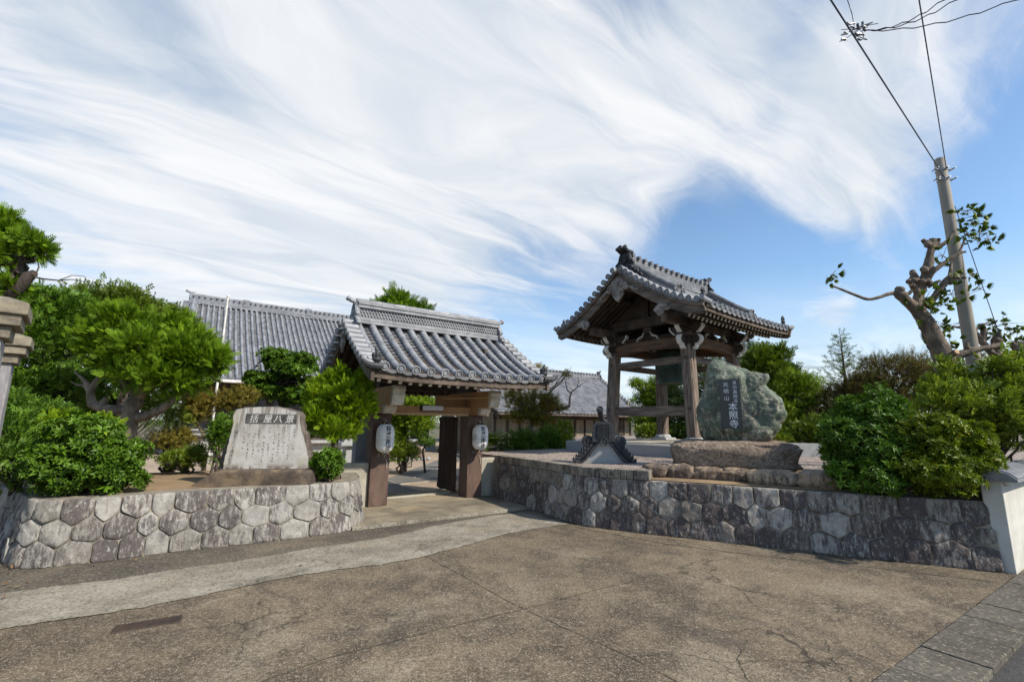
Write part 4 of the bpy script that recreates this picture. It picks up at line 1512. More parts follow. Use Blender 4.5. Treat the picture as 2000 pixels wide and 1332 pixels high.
for sx_ in (-1, 1):
    for sy_ in (-1, 1):
        b = MB()
        q = post_at(sx_, sy_, PH)
        b.box((q.x, q.y, PH + 0.10), (0.27, 0.27, 0.22))
        b.box((q.x, q.y, PH + 0.26), (0.42, 0.42, 0.10))
        for d in (Vector((sx_, 0, 0)), Vector((0, sy_, 0))):
            nose(b, (q.x + d.x * 0.12, q.y + d.y * 0.12, PH + 0.10), d, 1.0)
            white_bracket(b, (q.x + d.x * 0.10, q.y + d.y * 0.10, PH + 0.38), d, 0.95)
            white_bracket(b, (q.x - d.x * 0.10, q.y - d.y * 0.10, PH + 0.38), -d, 0.95)
        b.box((q.x, q.y, PH + 0.47), (0.26, 0.26, 0.3))
        b.build('bracket_set', [M['wood_dark'], M['white']], bt, smooth=0, bevel=0.006)
for (ax_, o) in ((0, -1), (0, 1), (1, -1), (1, 1)):   # frog-leg struts with white edges in the middle of each side
    b = MB()
    e1 = Vector((1, 0, 0)) if ax_ == 0 else Vector((0, 1, 0))
    c = Vector((0, o * PT, 2.78)) if ax_ == 0 else Vector((o * PT, 0, 2.78))
    nn_ = Vector((-e1.y, e1.x, 0))
    for s_ in (1, -1):
        b.prism([(0, 0.16), (0.10, 0.16), (0.16, 0.06), (0.28, 0.04), (0.34, -0.06), (0.22, -0.06), (0.12, 0.0), (0.0, 0.06)], c - nn_ * 0.05, e1 * s_, (0, 0, 1), nn_ * 0.10, 0)
        b.prism([(0.085, 0.17), (0.11, 0.17), (0.17, 0.075), (0.285, 0.055), (0.355, -0.06), (0.325, -0.06), (0.27, 0.025), (0.155, 0.045)], c - nn_ * 0.056, e1 * s_, (0, 0, 1), nn_ * 0.112, 1)
    b.build('frog_leg_strut', [M['wood_dark'], M['white_old']], bt, smooth=0)

tf = lambda r: (4.30 - TZ) + 1.42 * (1 - min(r, 2.30) / 2.30) ** 1.38
ts = [Slope(tf, 2.30, -1, 2.39, 0.07), Slope(tf, 2.30, 1, 2.39, 0.07)]
b = MB()
for sl in ts:
    tiles(b, sl, -2.06, 2.06, 0.242, 0.27, 0.066)
    for sd_ in (-1, 1):
        verge(b, sl, sd_ * 2.17, sd_, 0.205, 0.072, 0.25, 0.12)
    b.tube([sl.P(-2.1, sl.L - 0.0, 0.05), sl.P(-2.36, sl.L + 0.0, 0.055), sl.P(-2.46, sl.L, 0.075)], [0.06, 0.065, 0.06], 10)
    b.tube([sl.P(2.1, sl.L - 0.0, 0.05), sl.P(2.36, sl.L + 0.0, 0.055), sl.P(2.46, sl.L, 0.075)], [0.06, 0.065, 0.06], 10)
b.build('roof_tiles', [M['tile'], M['tile_edge']], bt, smooth=35)
for sl in ts:                                        # descending ridges set in from the gable edges
    for sd_ in (-1, 1):
        b = MB()
        for dx, o in ((0, 0.10), (0, 0.17)):
            pts = [sl.P(sd_ * 1.93, d, o) for d in np.linspace(0.10, sl.L * 0.60, 12)]
            for a, c in zip(pts[:-1], pts[1:]): b.beam(a, c, 0.20 - o * 0.4, 0.055, 0 if o < .15 else 1)
        pts = [sl.P(sd_ * 1.93, d, 0.235) for d in np.linspace(0.10, sl.L * 0.60, 9)]
        for a, c in zip(pts[:-1], pts[1:]): b.tube([a, a.lerp(c, 0.96)], [0.062, 0.068], 10)
        e = pts[-1]
        disc(b, e, sl.T(sd_ * 1.93, sl.L * 0.6), 0.11, 0.05)
        b.box(tuple(e - Vector((0, 0, 0.08))), (0.30, 0.07, 0.26))
        for q in (-1, 1):
            spiral(b, e + Vector((q * 0.15, sl.sgn * 0.05, -0.10)), (q, 0, 0), (0, 0, 1), 0.075, 1.5, 0.022, 0.012)
        b.build('descending_ridge', [M['tile_dark'], M['tile_edge']], bt, smooth=35)
b = MB()
ridge_stack(b, -2.02, 2.02, tf(0) - 0.03, 0.34, 0.42, lattice=False, cap_r=0.075, wave_top=True, camber=0.05)
b.build('roof_ridge', [M['tile_dark'], M['tile_edge']], bt, smooth=35)
for sd_ in (-1, 1):
    b = MB()
    onigawara(b, (sd_ * 2.04, 0, tf(0) - 0.12), sd_, 0.66, triple=True)
    for q in (1, -1):                                 # cloud-shaped fins running down the verge
        for i in range(4):
            p = ts[0 if q < 0 else 1].P(sd_ * 2.1, 0.16 + 0.13 * i, 0.14)
            spiral(b, p + Vector((sd_ * 0.06, 0, 0)), (0, q, 0), (0, 0, 1), 0.085 - 0.01 * i, 1.4, 0.026, 0.014)
            b.ball(p, 0.06, 8, 5)
    b.build('ridge_end_tile', M['oni'], bt, smooth=40)
for sx_ in (-1, 1):
    for sl in ts:                                     # small crouching figure-like finial at the eave corner
        b = MB()
        c = sl.P(sx_ * 2.17, sl.L - 0.14, 0.10)
        b.ball(c, 0.075, 10, 6, sc=(1, 1, 0.7))
        b.ball(c + Vector((0, 0, 0.10)), 0.055, 8, 6, sc=(1, 1, 1.4))
        b.ball(c + Vector((sx_ * 0.03, 0, 0.20)), 0.042, 8, 6)
        b.tube([c + Vector((-sx_ * 0.03, 0, 0.1)), c + Vector((-sx_ * 0.08, 0, 0.17)), c + Vector((-sx_ * 0.05, 0, 0.27))], [0.03, 0.025, 0.012], 6)
        b.tube([c + Vector((sx_ * 0.03, 0, 0.2)), c + Vector((sx_ * 0.02, 0, 0.29))], [0.02, 0.008], 6)
        b.build('corner_ornament', M['oni'], bt, smooth=40)
b = MB()
ribbon(b, ts, -2.24, 2.24, lambda k: 0.03, lambda k: 0.075, 0, 24)
b.build('roof_boards', M['wood_dark'], bt, smooth=0)
for sl in ts:
    b = MB()
    for i in range(16):
        x0, x1 = -2.34 + 4.68 * i / 16, -2.34 + 4.68 * (i + 1) / 16
        b.beam(sl.P(x0, sl.L - 0.07) - Vector((0, 0, 0.095)), sl.P(x1, sl.L - 0.07) - Vector((0, 0, 0.095)), 0.05, 0.11)
    b.build('eave_board', M['wood'], bt, smooth=0)
    for row, (d_end, drop, d_in, n, hh_) in enumerate(((0.18, 0.18, 0.95, 25, 0.075), (0.52, 0.315, 2.2, 23, 0.08))):
        for i in range(n):                            # two tiers of rafters with white ends
            x = (-2.12 + 4.24 * i / (n - 1))
            b = MB()
            pa, pc = sl.P(x, sl.L - d_in) - Vector((0, 0, drop)), sl.P(x, sl.L - d_end) - Vector((0, 0, drop))
            d = (pc - pa).normalized()
            b.beam(pa, pc, 0.062, hh_)
            b.beam(pc - d * 0.004, pc + d * 0.006, 0.065, hh_ + 0.004, 1)
            b.build('rafter', [M['wood_dark'], M['white']], bt, smooth=0)
    b = MB()
    for i in range(14):
        x0, x1 = -2.2 + 4.4 * i / 14, -2.2 + 4.4 * (i + 1) / 14
        b.beam(sl.P(x0, sl.L - 0.50) - Vector((0, 0, 0.245)), sl.P(x1, sl.L - 0.50) - Vector((0, 0, 0.245)), 0.06, 0.06)
    b.build('eave_purlin', M['wood'], bt, smooth=0)
for sd_ in (-1, 1):
    b = MB()                                          # double curved bargeboard
    ribbon(b, ts, sd_ * 2.33, sd_ * 2.40, lambda k: 0.02, lambda k: 0.10, 0, 28)
    ribbon(b, ts, sd_ * 2.26, sd_ * 2.34, lambda k: 0.10, lambda k: 0.36 - 0.10 * (k ** 2) if k < 0.97 else 0.2, 0, 28)
    b.build('bargeboard', M['wood_pale'], bt, smooth=0, bevel=0.006)
    b = MB()                                          # main gable pendant with scrolls
    x = sd_ * 2.36
    za = tf(0) - 0.36
    poly = [(0.0, 0.10), (0.15, 0.04), (0.24, -0.10), (0.36, -0.20), (0.30, -0.28), (0.19, -0.24), (0.17, -0.36), (0.10, -0.46), (0.0, -0.56)]
    poly = poly + [(-y, z) for y, z in poly[-2:0:-1]]
    b.prism(poly, (x, 0, za), (0, 1, 0), (0, 0, 1), (sd_ * 0.06, 0, 0))
    for q in (1, -1):
        spiral(b, (x + sd_ * 0.06, q * 0.20, za - 0.16), (0, q, 0), (0, 0, 1), 0.10, 1.6, 0.03, 0.016)
        spiral(b, (x + sd_ * 0.06, q * 0.09, za - 0.30), (0, q, 0), (0, 0, 1), 0.07, 1.5, 0.024, 0.012, sgn=-1)
        for i in range(4):
            b.ball((x + sd_ * 0.03, q * (0.36 + 0.07 * i), za - 0.21 - 0.045 * i), 0.045, 8, 5, sc=(0.8, 1.2, 0.8))
    b.ball((x + sd_ * 0.07, 0, za - 0.08), 0.06, 10, 6)
    b.build('gable_pendant', M['carve'], bt, smooth=40)
    for q, sl in ((-1, ts[0]), (1, ts[1])):           # smaller pendants on the lower boards
        b = MB()
        p = sl.P(sd_ * 2.36, sl.L * 0.56) - Vector((0, 0, 0.34))
        poly = [(0.0, 0.06), (0.20, -0.02), (0.30, -0.10), (0.22, -0.16), (0.10, -0.14), (0.06, -0.22), (-0.06, -0.27), (-0.12, -0.20), (-0.20, -0.10), (-0.14, 0.0)]
        b.prism([(y * 0.9, z * 0.9) for y, z in poly], (sd_ * 2.33, p.y, p.z), (0, q, 0), (0, 0, 1), (sd_ * 0.06, 0, 0))
        spiral(b, (sd_ * 2.39, p.y + q * 0.14, p.z - 0.06), (0, q, 0), (0, 0, 1), 0.06, 1.4, 0.02, 0.01)
        spiral(b, (sd_ * 2.39, p.y - q * 0.05, p.z - 0.13), (0, q, 0), (0, 0, 1), 0.06, 1.4, 0.02, 0.01, sgn=-1)
        b.build('side_pendant', M['carve'], bt, smooth=40)
    b = MB()                                          # gable beam, king post, infill
    b.beam((sd_ * 1.18, -1.6, 3.22), (sd_ * 1.18, 1.6, 3.22), 0.2, 0.26)
    b.box((sd_ * 1.18, 0, 3.65), (0.16, 0.22, 0.7))
    b.prism([(-1.5, 3.1), (1.5, 3.1), (0.9, 3.62), (0, 4.2), (-0.9, 3.62)], (sd_ * 1.13, 0, 0), (0, 1, 0), (0, 0, 1), (sd_ * 0.05, 0, 0))
    b.build('gable_beam', M['wood_dark'], bt, smooth=0, bevel=0.01)
for y in (-1.15, 1.15):
    b = MB()
    b.box((0, y, 3.02), (4.3, 0.17, 0.20))
    b.build('purlin', M['wood'], bt, smooth=0, bevel=0.01)
b = MB()
b.box((0, 0, 4.10), (4.3, 0.18, 0.22))
b.build('ridge_purlin', M['wood'], bt, smooth=0, bevel=0.01)
b = MB()
b.box((0, 0, 2.98), (2.4, 0.26, 0.32))
b.build('bell_beam', M['wood_dark'], bt, smooth=0, bevel=0.01)
b = MB()
b.box((0, 0, 2.80), (2.34, 2.34, 0.035))
b.build('ceiling_boards', M['wood_dark'], bt, smooth=0)

# the bell and its striking log
bell = empty('temple_bell', TC + Vector((0, 0, 2.82)), TA, 'large green bronze bell hanging in the wooden tower', 'bell')
prof = [(0.40, 0.02), (0.405, 0.0), (0.46, 0.0), (0.462, 0.05), (0.452, 0.075), (0.448, 0.09)]
for i in range(9):
    z = 0.16 + i * 0.052
    q = 0.446 - 0.004 * i
    prof += [(q, z - 0.006), (q + 0.009, z - 0.003), (q + 0.009, z + 0.005), (q, z + 0.008)]
prof += [(0.41, 0.64), (0.418, 0.645), (0.418, 0.665), (0.408, 0.67), (0.395, 0.86), (0.402, 0.865), (0.402, 0.885), (0.385, 0.89), (0.34, 0.955), (0.24, 0.99), (0.02, 1.0)]
b = MB()
b.lathe(prof, (0, 0, 0), 56)
for k in range(4):
    a = PI / 2 * k + PI / 4
    for q in (-0.02, 0.02):
        d = Vector((math.cos(a), math.sin(a), 0))
        s_ = Vector((-d.y, d.x, 0))
        b.beam(d * 0.45 + s_ * q + Vector((0, 0, 0.09)), d * 0.405 + s_ * q + Vector((0, 0, 0.88)), 0.012, 0.02, up=tuple(d))
for k in range(40):
    a = 2 * PI * k / 40
    for i in range(4):
        b.ball((0.405 * math.cos(a), 0.405 * math.sin(a), 0.70 + 0.045 * i), 0.013, 6, 4)
bb_ = b.build('bell_body', M['bronze'], bell, smooth=35)
b = MB()
b.tube([(-0.12, 0, 0.98), (-0.12, 0, 1.10), (-0.05, 0, 1.18), (0.05, 0, 1.18), (0.12, 0, 1.10), (0.12, 0, 0.98)], 0.035, 8)
b.build('bell_crown', M['bronze'], bell, smooth=40)
sl_ = empty('striking_log', TC + U * 0 + Vector((0, 0, 3.07)), TA, 'round wooden striking log hung on ropes beside the bell', 'bell striker')
b = MB()
b.tube([(0.60, 0, 0), (1.75, 0, 0)], [0.065, 0.06], 14)
b.build('log', M['wood_post'], sl_, smooth=40, bevel=0.004)
for x in (0.85, 1.5):
    b = MB()
    b.tube([(x, 0, 0.06), (x - 0.25 if x > 1 else x, 0.0, 0.66)], 0.009, 6)
    b.build('rope', M['bark'], sl_)


# ================================================================== GREEN NAME STONE
gs_c = at(1447, 862, 8.20)
ns = empty('name_stone', (gs_c.x, gs_c.y, 1.40), rad(-25), 'large irregular green veined stone with a black inscribed panel on a brown rock', 'stone monument')


def greenstone():
    m, t = mat('veined_green_stone')
    o = t.obj
    w1 = t.noise(o, 1.6, 5, 0.6, 1.6)
    w2 = t.noise(t.scalev(o, 1.4, 1, 0.8), 4.5, 8, 0.68, 1.2)
    col = t.mix(t.mapr(w1, 0.36, 0.64), (0.06, 0.08, 0.052), (0.155, 0.19, 0.127))
    col = t.mix(t.mapr(w2, 0.50, 0.62, 0, 0.85), col, (0.055, 0.055, 0.042))
    col = t.mix(t.mapr(t.noise(o, 2.0, 7, 0.66, 2.5), 0.53, 0.62, 0, 0.8), col, (0.145, 0.125, 0.095))
    vein = t.math('ABSOLUTE', t.math('SUBTRACT', t.noise(o, 1.3, 6, 0.6, 2.0), 0.5))
    col = t.mix(t.mapr(vein, 0.016, 0.0, 0, 0.85), col, (0.46, 0.41, 0.29))
    pat = t.math('MULTIPLY', t.mapr(t.noise(o, 1.7, 3, 0.5), 0.55, 0.68), t.mapr(t.noise(o, 11, 6, 0.7), 0.5, 0.62))
    col = t.mix(t.math('MULTIPLY', pat, 0.85), col, (0.45, 0.42, 0.33))
    t.ln(col, t.p.inputs['Base Color'])
    t.p.inputs['Roughness'].default_value = 0.55
    bump(t, t.math('ADD', t.noise(o, 5, 8, 0.68, 1.0), t.math('MULTIPLY', t.noise(o, 24, 5, 0.6), 0.35)), 1.0, 0.04)
    return m


M['greenstone'] = greenstone()
ol = [(-0.62, 0.02), (-0.45, 0.0), (0.0, -0.01), (0.32, -0.02), (0.48, 0.02), (0.60, 0.16), (0.70, 0.34), (0.76, 0.52), (0.70, 0.74), (0.56, 0.92), (0.48, 1.02), (0.55, 1.12), (0.54, 1.22), (0.42, 1.25), (0.22, 1.28), (0.02, 1.38), (-0.20, 1.50), (-0.34, 1.52), (-0.44, 1.44), (-0.52, 1.22), (-0.62, 0.90), (-0.70, 0.60), (-0.715, 0.34), (-0.68, 0.12)]
ol = [(x * 0.955, z * 0.97) for x, z in ol]
body = outline_rock('stone_body', ol, 0.62, M['greenstone'], ns, 4, amp=0.05, nphi=64, flat=4.4, seg=170, freq=2.5)
plq = empty('plaque_mount', (0, 0, 0), 0)
bpy.data.objects.remove(plq)
M['plaque'] = simple('polished_black_plaque', (0.035, 0.037, 0.042), (0.024, 0.026, 0.03), 3, 0.28, 0.02, 0.002, spec=0.5)
M['white_ink'] = simple('white_engraving', (0.72, 0.73, 0.74), (0.60, 0.61, 0.63), 12, 0.8, 0.0)
PX, PZ0, PZ1, PYF = -0.125, 0.235, 1.08, -0.338
for v in body.data.vertices:                          # the panel is let into a dressed flat patch
    if v.co.y < -0.1:
        d_ = math.hypot(max(0, abs(v.co.x - PX) - 0.185), max(0, abs(v.co.z - (PZ0 + PZ1) / 2) - (PZ1 - PZ0) / 2 - 0.02))
        k_ = max(0.0, 1 - d_ / 0.10)
        k_ = k_ * k_ * (3 - 2 * k_)
        v.co.y += (-0.330 - v.co.y) * k_
b = MB()
b.box((PX, PYF + 0.075, (PZ0 + PZ1) / 2), (0.335, 0.15, PZ1 - PZ0))
plaque = b.build('plaque', M['plaque'], ns, smooth=0, bevel=0.004)
b = MB()
for i, ch in enumerate('真宗高田派'):
    letter(b, ch, PX + 0.085, 1.015 - 0.078 * i, 0.068, PYF - 0.003, 0.0)
for i, ch in enumerate('光明山'):
    letter(b, ch, PX - 0.055, 0.985 - 0.118 * i, 0.085, PYF - 0.003, 0.0)
for i, ch in enumerate('本照寺'):
    letter(b, ch, PX + 0.035, 0.605 - 0.145 * i, 0.148, PYF - 0.003, 0.005)
b.build('lettering', M['white_ink'], plaque, smooth=0, fixn=False)

# ================================================================== ROOF-ORNAMENT MONUMENT
oc = gz(1181, 904, 0.93)
om = empty('roof_tile_monument', (oc.x, oc.y + 0.06, 0.925), rad(-8), 'dark fired ridge-end roof tile displayed on a triangular granite block', 'tile monument')
om.scale = (0.94, 0.94, 0.94)
b = MB()
b.prism([(-0.50, 0), (0.40, 0), (0.06, 0.50), (-0.10, 0.50)], (0.03, -0.09, 0), (1, 0, 0), (0, 0, 1), (0, 0.20, 0))
b.build('granite_block', M['granite'], om, smooth=0, bevel=0.01)
b = MB()
hood = [(-0.235, 0.44), (-0.235, 0.60), (-0.215, 0.76), (-0.165, 0.835), (-0.10, 0.855), (0.10, 0.855), (0.165, 0.835), (0.215, 0.76), (0.235, 0.60), (0.235, 0.44), (0.10, 0.44), (0.0, 0.55), (-0.10, 0.44)]
b.prism(hood, (0, -0.17, 0), (1, 0, 0), (0, 0, 1), (0, 0.30, 0))
b.tube([(0.06, 0.12, 0.84), (-0.03, 0.02, 0.92), (-0.06, -0.12, 1.03), (-0.07, -0.20, 1.10)], [0.055, 0.055, 0.058, 0.062], 14)
disc(b, (-0.072, -0.205, 1.105), (-0.05, -0.75, 0.6), 0.075, 0.03)
b.lathe([(0.085, 0), (0.085, 0.03), (0.065, 0.03), (0.06, 0.012), (0.02, 0.02)], (0, -0.16, 0.44), 20, axis=(0, -1, 0))
hood_o = b.build('tile_hood', M['oni'], om, smooth=35, bevel=0.008)
b = MB()                                              # square seal pattern of raised bars
yb = -0.172
b.box((0, yb + 0.003, 0.665), (0.235, 0.02, 0.30), m=0)
for z in (0.80, 0.755, 0.71, 0.665, 0.62, 0.575, 0.53):
    if z in (0.80, 0.53): b.box((0, yb - 0.012, z), (0.235, 0.02, 0.014), m=1)
    elif z in (0.755, 0.665, 0.575):
        b.box((-0.055, yb - 0.012, z), (0.085, 0.02, 0.014), m=1)
        b.box((0.055, yb - 0.012, z), (0.085, 0.02, 0.014), m=1)
    else:
        b.box((-0.045, yb - 0.012, z), (0.055, 0.02, 0.014), m=1)
        b.box((0.045, yb - 0.012, z), (0.055, 0.02, 0.014), m=1)
for x in (-0.112, 0.112, -0.008, 0.008):
    b.box((x, yb - 0.013, 0.665), (0.012, 0.02, 0.28), m=1)
for x in (-0.065, 0.065):
    b.box((x, yb - 0.013, 0.735), (0.012, 0.02, 0.05), m=1)
    b.box((x, yb - 0.013, 0.60), (0.012, 0.02, 0.05), m=1)
b.build('seal_pattern', [M['black'], M['oni']], hood_o, smooth=0, bevel=0.003)
for q in (1, -1):                                     # cloud scroll legs
    b = MB()
    sp_ = [(q * x, -0.05, z) for x, z in ((0.20, 0.52), (0.27, 0.38), (0.36, 0.24), (0.45, 0.12), (0.55, 0.03))]
    b.tube(sp_, [0.07, 0.085, 0.085, 0.075, 0.05], 12)
    b.tube([(q * x, -0.13, z) for x, z in ((0.08, 0.50), (0.18, 0.36), (0.30, 0.20), (0.40, 0.07), (0.52, 0.01), (0.60, 0.05))], [0.022, 0.03, 0.032, 0.03, 0.028, 0.015], 8)
    spiral(b, (q * 0.33, -0.10, 0.46), (q, 0, 0), (0, 0, 1), 0.115, 1.7, 0.045, 0.022, sgn=1, a0=-2.4)
    b.ball((q * 0.32, -0.07, 0.45), 0.10, 10, 6, sc=(1, 0.8, 1))
    for i in range(6):
        k = i / 5
        c = Vector((q * (0.27 + 0.30 * k), -0.12, 0.36 - 0.32 * k))
        spiral(b, c + Vector((q * 0.02, 0, 0.02)), (q, 0, 0), (0, 0, 1), 0.07 - 0.02 * k, 1.3, 0.026, 0.012, sgn=-1, a0=1.0)
        b.tube([c + Vector((-q * 0.06, 0, 0.06)), c + Vector((q * 0.01, -0.02, -0.01)), c + Vector((q * 0.05, 0, -0.08))], [0.014, 0.03, 0.012], 6)
    b.build('scroll_leg', M['oni'], om, smooth=40)

# ================================================================== LEFT ENGRAVED MONUMENT
mc = gz(512, 946, 0.74)
lm = empty('stone_monument', (mc.x - 0.02, mc.y + 0.22, 0.70), rad(9), 'pale engraved slab monument with a dark title band on a stained base', 'stone monument')
lm.scale = (0.93, 0.93, 0.95)
b = MB()
front = [(-0.66, 0.0), (0.64, 0.0), (0.63, 0.18), (0.58, 0.35), (0.52, 0.52), (0.455, 0.72), (0.44, 0.85), (0.38, 0.90), (0.26, 0.935), (0.05, 0.975), (-0.22, 0.985), (-0.46, 0.955), (-0.57, 0.93), (-0.60, 0.85), (-0.585, 0.70), (-0.60, 0.55), (-0.63, 0.36), (-0.655, 0.15)]
rg = random.Random(2)
fine = []
for (x0, z0), (x1, z1) in zip(front, front[1:] + front[:1]):
    for k in range(4):
        fine.append((x0 + (x1 - x0) * k / 4 + (rg.uniform(-.006, .006) if z0 > 0 else 0), z0 + (z1 - z0) * k / 4 + (rg.uniform(-.006, .006) if z0 > 0.01 else 0)))
n = len(fine)


def ringpts(sc_, y, j):
    out = []
    for (x, z) in fine:
        w_ = (1.0 + sc_ * (1.5 if x < 0 else 0.4) * max(0, 1 - z / 1.1))
        out.append((x * w_ + rg.uniform(-j, j), y + rg.uniform(-j, j), max(z * (1 + sc_ * 0.1) + (rg.uniform(-j, j) if z > .02 else 0), 0.0)))
    return out


R0, R1, R2, R3 = ringpts(0, -0.15, 0.0), ringpts(0.004, -0.135, 0.004), ringpts(0.13, -0.03, 0.012), ringpts(0.12, 0.16, 0.012)
b.add(R0, [tuple(range(n))], 0)
for a, c in ((R0, R1), (R1, R2), (R2, R3)):
    b.add(a + c, [(i, (i + 1) % n, (i + 1) % n + n, i + n) for i in range(n)], 1)
b.add(R3, [tuple(range(n - 1, -1, -1))], 1)


def slabface():
    m, t = mat('engraved_pale_face')
    o = t.obj
    sp = t.n('ShaderNodeSeparateXYZ')
    t.ln(o, sp.inputs[0])
    col = t.mix(t.mapr(t.noise(o, 5, 7, 0.66), 0.38, 0.66), (0.50, 0.475, 0.43), (0.385, 0.355, 0.31))
    # rain streaks run down from the title band
    st = t.noise(t.scalev(o, 16, 1, 1.3), 1.0, 7, 0.68, 0.2)
    top = t.mapr(sp.outputs[2], 0.34, 0.80, 0, 1)
    col = t.mix(t.math('MULTIPLY', t.mapr(st, 0.44, 0.60, 0, 0.78), top), col, (0.155, 0.125, 0.10))
    low = t.mapr(sp.outputs[2], 0.10, 0.0, 0, 1)
    col = t.mix(t.math('MULTIPLY', t.mapr(t.noise(o, 8, 5, 0.6), 0.4, 0.6), low), col, (0.14, 0.11, 0.09))
    edge = t.math('MULTIPLY', t.mapr(t.noise(o, 3, 6, 0.7), 0.45, 0.65, 0, 0.5), t.mapr(t.math('ABSOLUTE', sp.outputs[0]), 0.38, 0.62, 0, 1))
    col = t.mix(edge, col, (0.42, 0.34, 0.22))
    t.ln(col, t.p.inputs['Base Color'])
    t.p.inputs['Roughness'].default_value = 0.75
    bump(t, t.noise(o, 25, 5, 0.6), 0.25, 0.006)
    return m


M['slabrough'] = simple('rough_stone_side', (0.17, 0.14, 0.115), (0.075, 0.058, 0.048), 7, 0.9, 0.8, 0.02)
slb = b.build('slab', [slabface(), M['slabrough']], lm, smooth=30)
slb.location = (0, 0, 0.275)
b = MB()
b.box((-0.005, -0.1515, 0.79), (0.80, 0.006, 0.155))
band = b.build('title_band', simple('blackened_band', (0.045, 0.043, 0.04), (0.11, 0.10, 0.09), 9, 0.85, 0.1, 0.003, c3=(0.16, 0.14, 0.12), s3=5, f3=0.4), slb, smooth=0)
b = MB()
for x, ch in ((-0.27, '括'), (-0.055, '屋'), (0.105, '八'), (0.29, '景')):
    letter(b, ch, x, 0.79, 0.14, -0.1572, 0.0, sx=1.0, shear=0.12)
b.build('lettering', M['white'], band, smooth=0, fixn=False)
b = MB()
for i, ch in enumerate('女人講創立九十周年記念'):
    letter(b, ch, -0.515 - 0.006 * i, 0.69 - 0.060 * i, 0.064 + 0.004 * rg.random(), -0.1528, 0.0, sx=1.0, shear=0.10)
# the worn columns are too weathered to read: faint chisel strokes
for cidx in range(11):
    x = -0.40 + 0.078 * cidx
    z = 0.66 - rg.uniform(0, 0.12)
    zend = 0.10 + rg.uniform(0, 0.22)
    while z > zend:
        if rg.random() < 0.85:
            for _ in range(rg.randint(2, 4)):
                a = rg.choice((0.1, -0.1, 1.4, 1.2, 0.7, -0.8))
                l = rg.uniform(0.012, 0.026)
                cx_, cz_ = x + rg.uniform(-0.012, 0.012), z + rg.uniform(-0.015, 0.015)
                dx, dz_ = math.cos(a) * l / 2, math.sin(a) * l / 2
                wx, wz = -math.sin(a) * 0.0028, math.cos(a) * 0.0028
                b.add([(cx_ - dx - wx, -0.1525, cz_ - dz_ - wz), (cx_ + dx - wx, -0.1525, cz_ + dz_ - wz), (cx_ + dx + wx, -0.1525, cz_ + dz_ + wz), (cx_ - dx + wx, -0.1525, cz_ - dz_ + wz)], [(0, 1, 2, 3)], 0, 0.5)
        z -= 0.05
b.build('worn_lettering', M['ink_worn'], slb, smooth=0, fixn=False)
bs = outline_rock('monument_base', [(-1.12, -0.08), (-1.10, 0.03), (-0.92, 0.13), (-0.76, 0.245), (-0.6, 0.272), (0.3, 0.27), (0.70, 0.272), (0.735, 0.24), (0.74, 0.0), (0.74, -0.08)], 0.62, M['monbase'], lm, 14, amp=0.016, nphi=40, flat=9, seg=140, freq=3.0)
for v in bs.data.vertices: v.co.z = min(v.co.z, 0.274)

# ================================================================== MAIN HALL
HO = uv(5.75, 32.9, 0.0)
hall = empty('temple_hall', HO, A, 'large temple main hall with a wide grey barrel tile roof and white eave gutter', 'temple hall')
hf = lambda r: 3.45 + 5.15 * (1 - min(r, 8.8) / 8.8) ** 1.28
HX = 6.85
hs = [Slope(hf, 8.8, -1, HX, 0.0), Slope(hf, 8.8, 1, HX, 0.0)]
b = MB()
tiles(b, hs[0], -HX + 0.62, HX - 0.3, 0.285, 0.34, 0.078, discs=True, seg=6, pan_div=1)
for sd_ in (-1, 1):
    verge(b, hs[0], sd_ * (HX - 0.22), sd_, 0.30, 0.085, 0.28, 0.05)
b.build('roof_tiles', [M['tile_hall'], M['tile_edge']], hall, smooth=35)
b = MB()
hs2 = hs[1]
for i in range(20):
    d0, d1 = hs2.L * i / 20, hs2.L * (i + 1) / 20
    b.add([hs2.P(-HX, d0), hs2.P(HX, d0), hs2.P(HX, d1), hs2.P(-HX, d1)], [(0, 1, 2, 3)])
b.build('rear_roof', M['tile_hall'], hall, smooth=0)
b = MB()
pts = [hs[0].P(-HX + 0.42, d, 0.14) for d in np.linspace(0.2, hs[0].L * 0.62, 20)]
for a, c in zip(pts[:-1], pts[1:]): b.beam(a, c, 0.30, 0.20)
pts = [hs[0].P(-HX + 0.42, d, 0.28) for d in np.linspace(0.2, hs[0].L * 0.62, 24)]
for a, c in zip(pts[:-1], pts[1:]): b.tube([a, a.lerp(c, 0.95)], [0.09, 0.10], 8)
b.build('descending_ridge', [M['tile_hall'], M['tile_edge']], hall, smooth=35)
b = MB()
ridge_stack(b, -HX + 0.3, HX - 0.3, 8.50, 0.46, 0.52, lattice=False, cap_r=0.10, camber=0.06)
for i in range(44):
    x = -HX + 0.4 + (2 * HX - 0.8) * i / 43
    b.tube([(x, 0, 9.03), (x, -0.30, 9.00)], [0.05, 0.055], 8)
    b.tube([(x, 0, 8.56), (x, -0.36, 8.53)], [0.06, 0.065], 8)
for x in (-3.7, 0.0, 3.7):
    b.box((x, -0.19, 8.82), (0.34, 0.10, 0.30))
    b.box((x, 0, 9.12), (0.4, 0.2, 0.12))
b.build('roof_ridge', [M['tile_hall'], M['tile_edge']], hall, smooth=35)
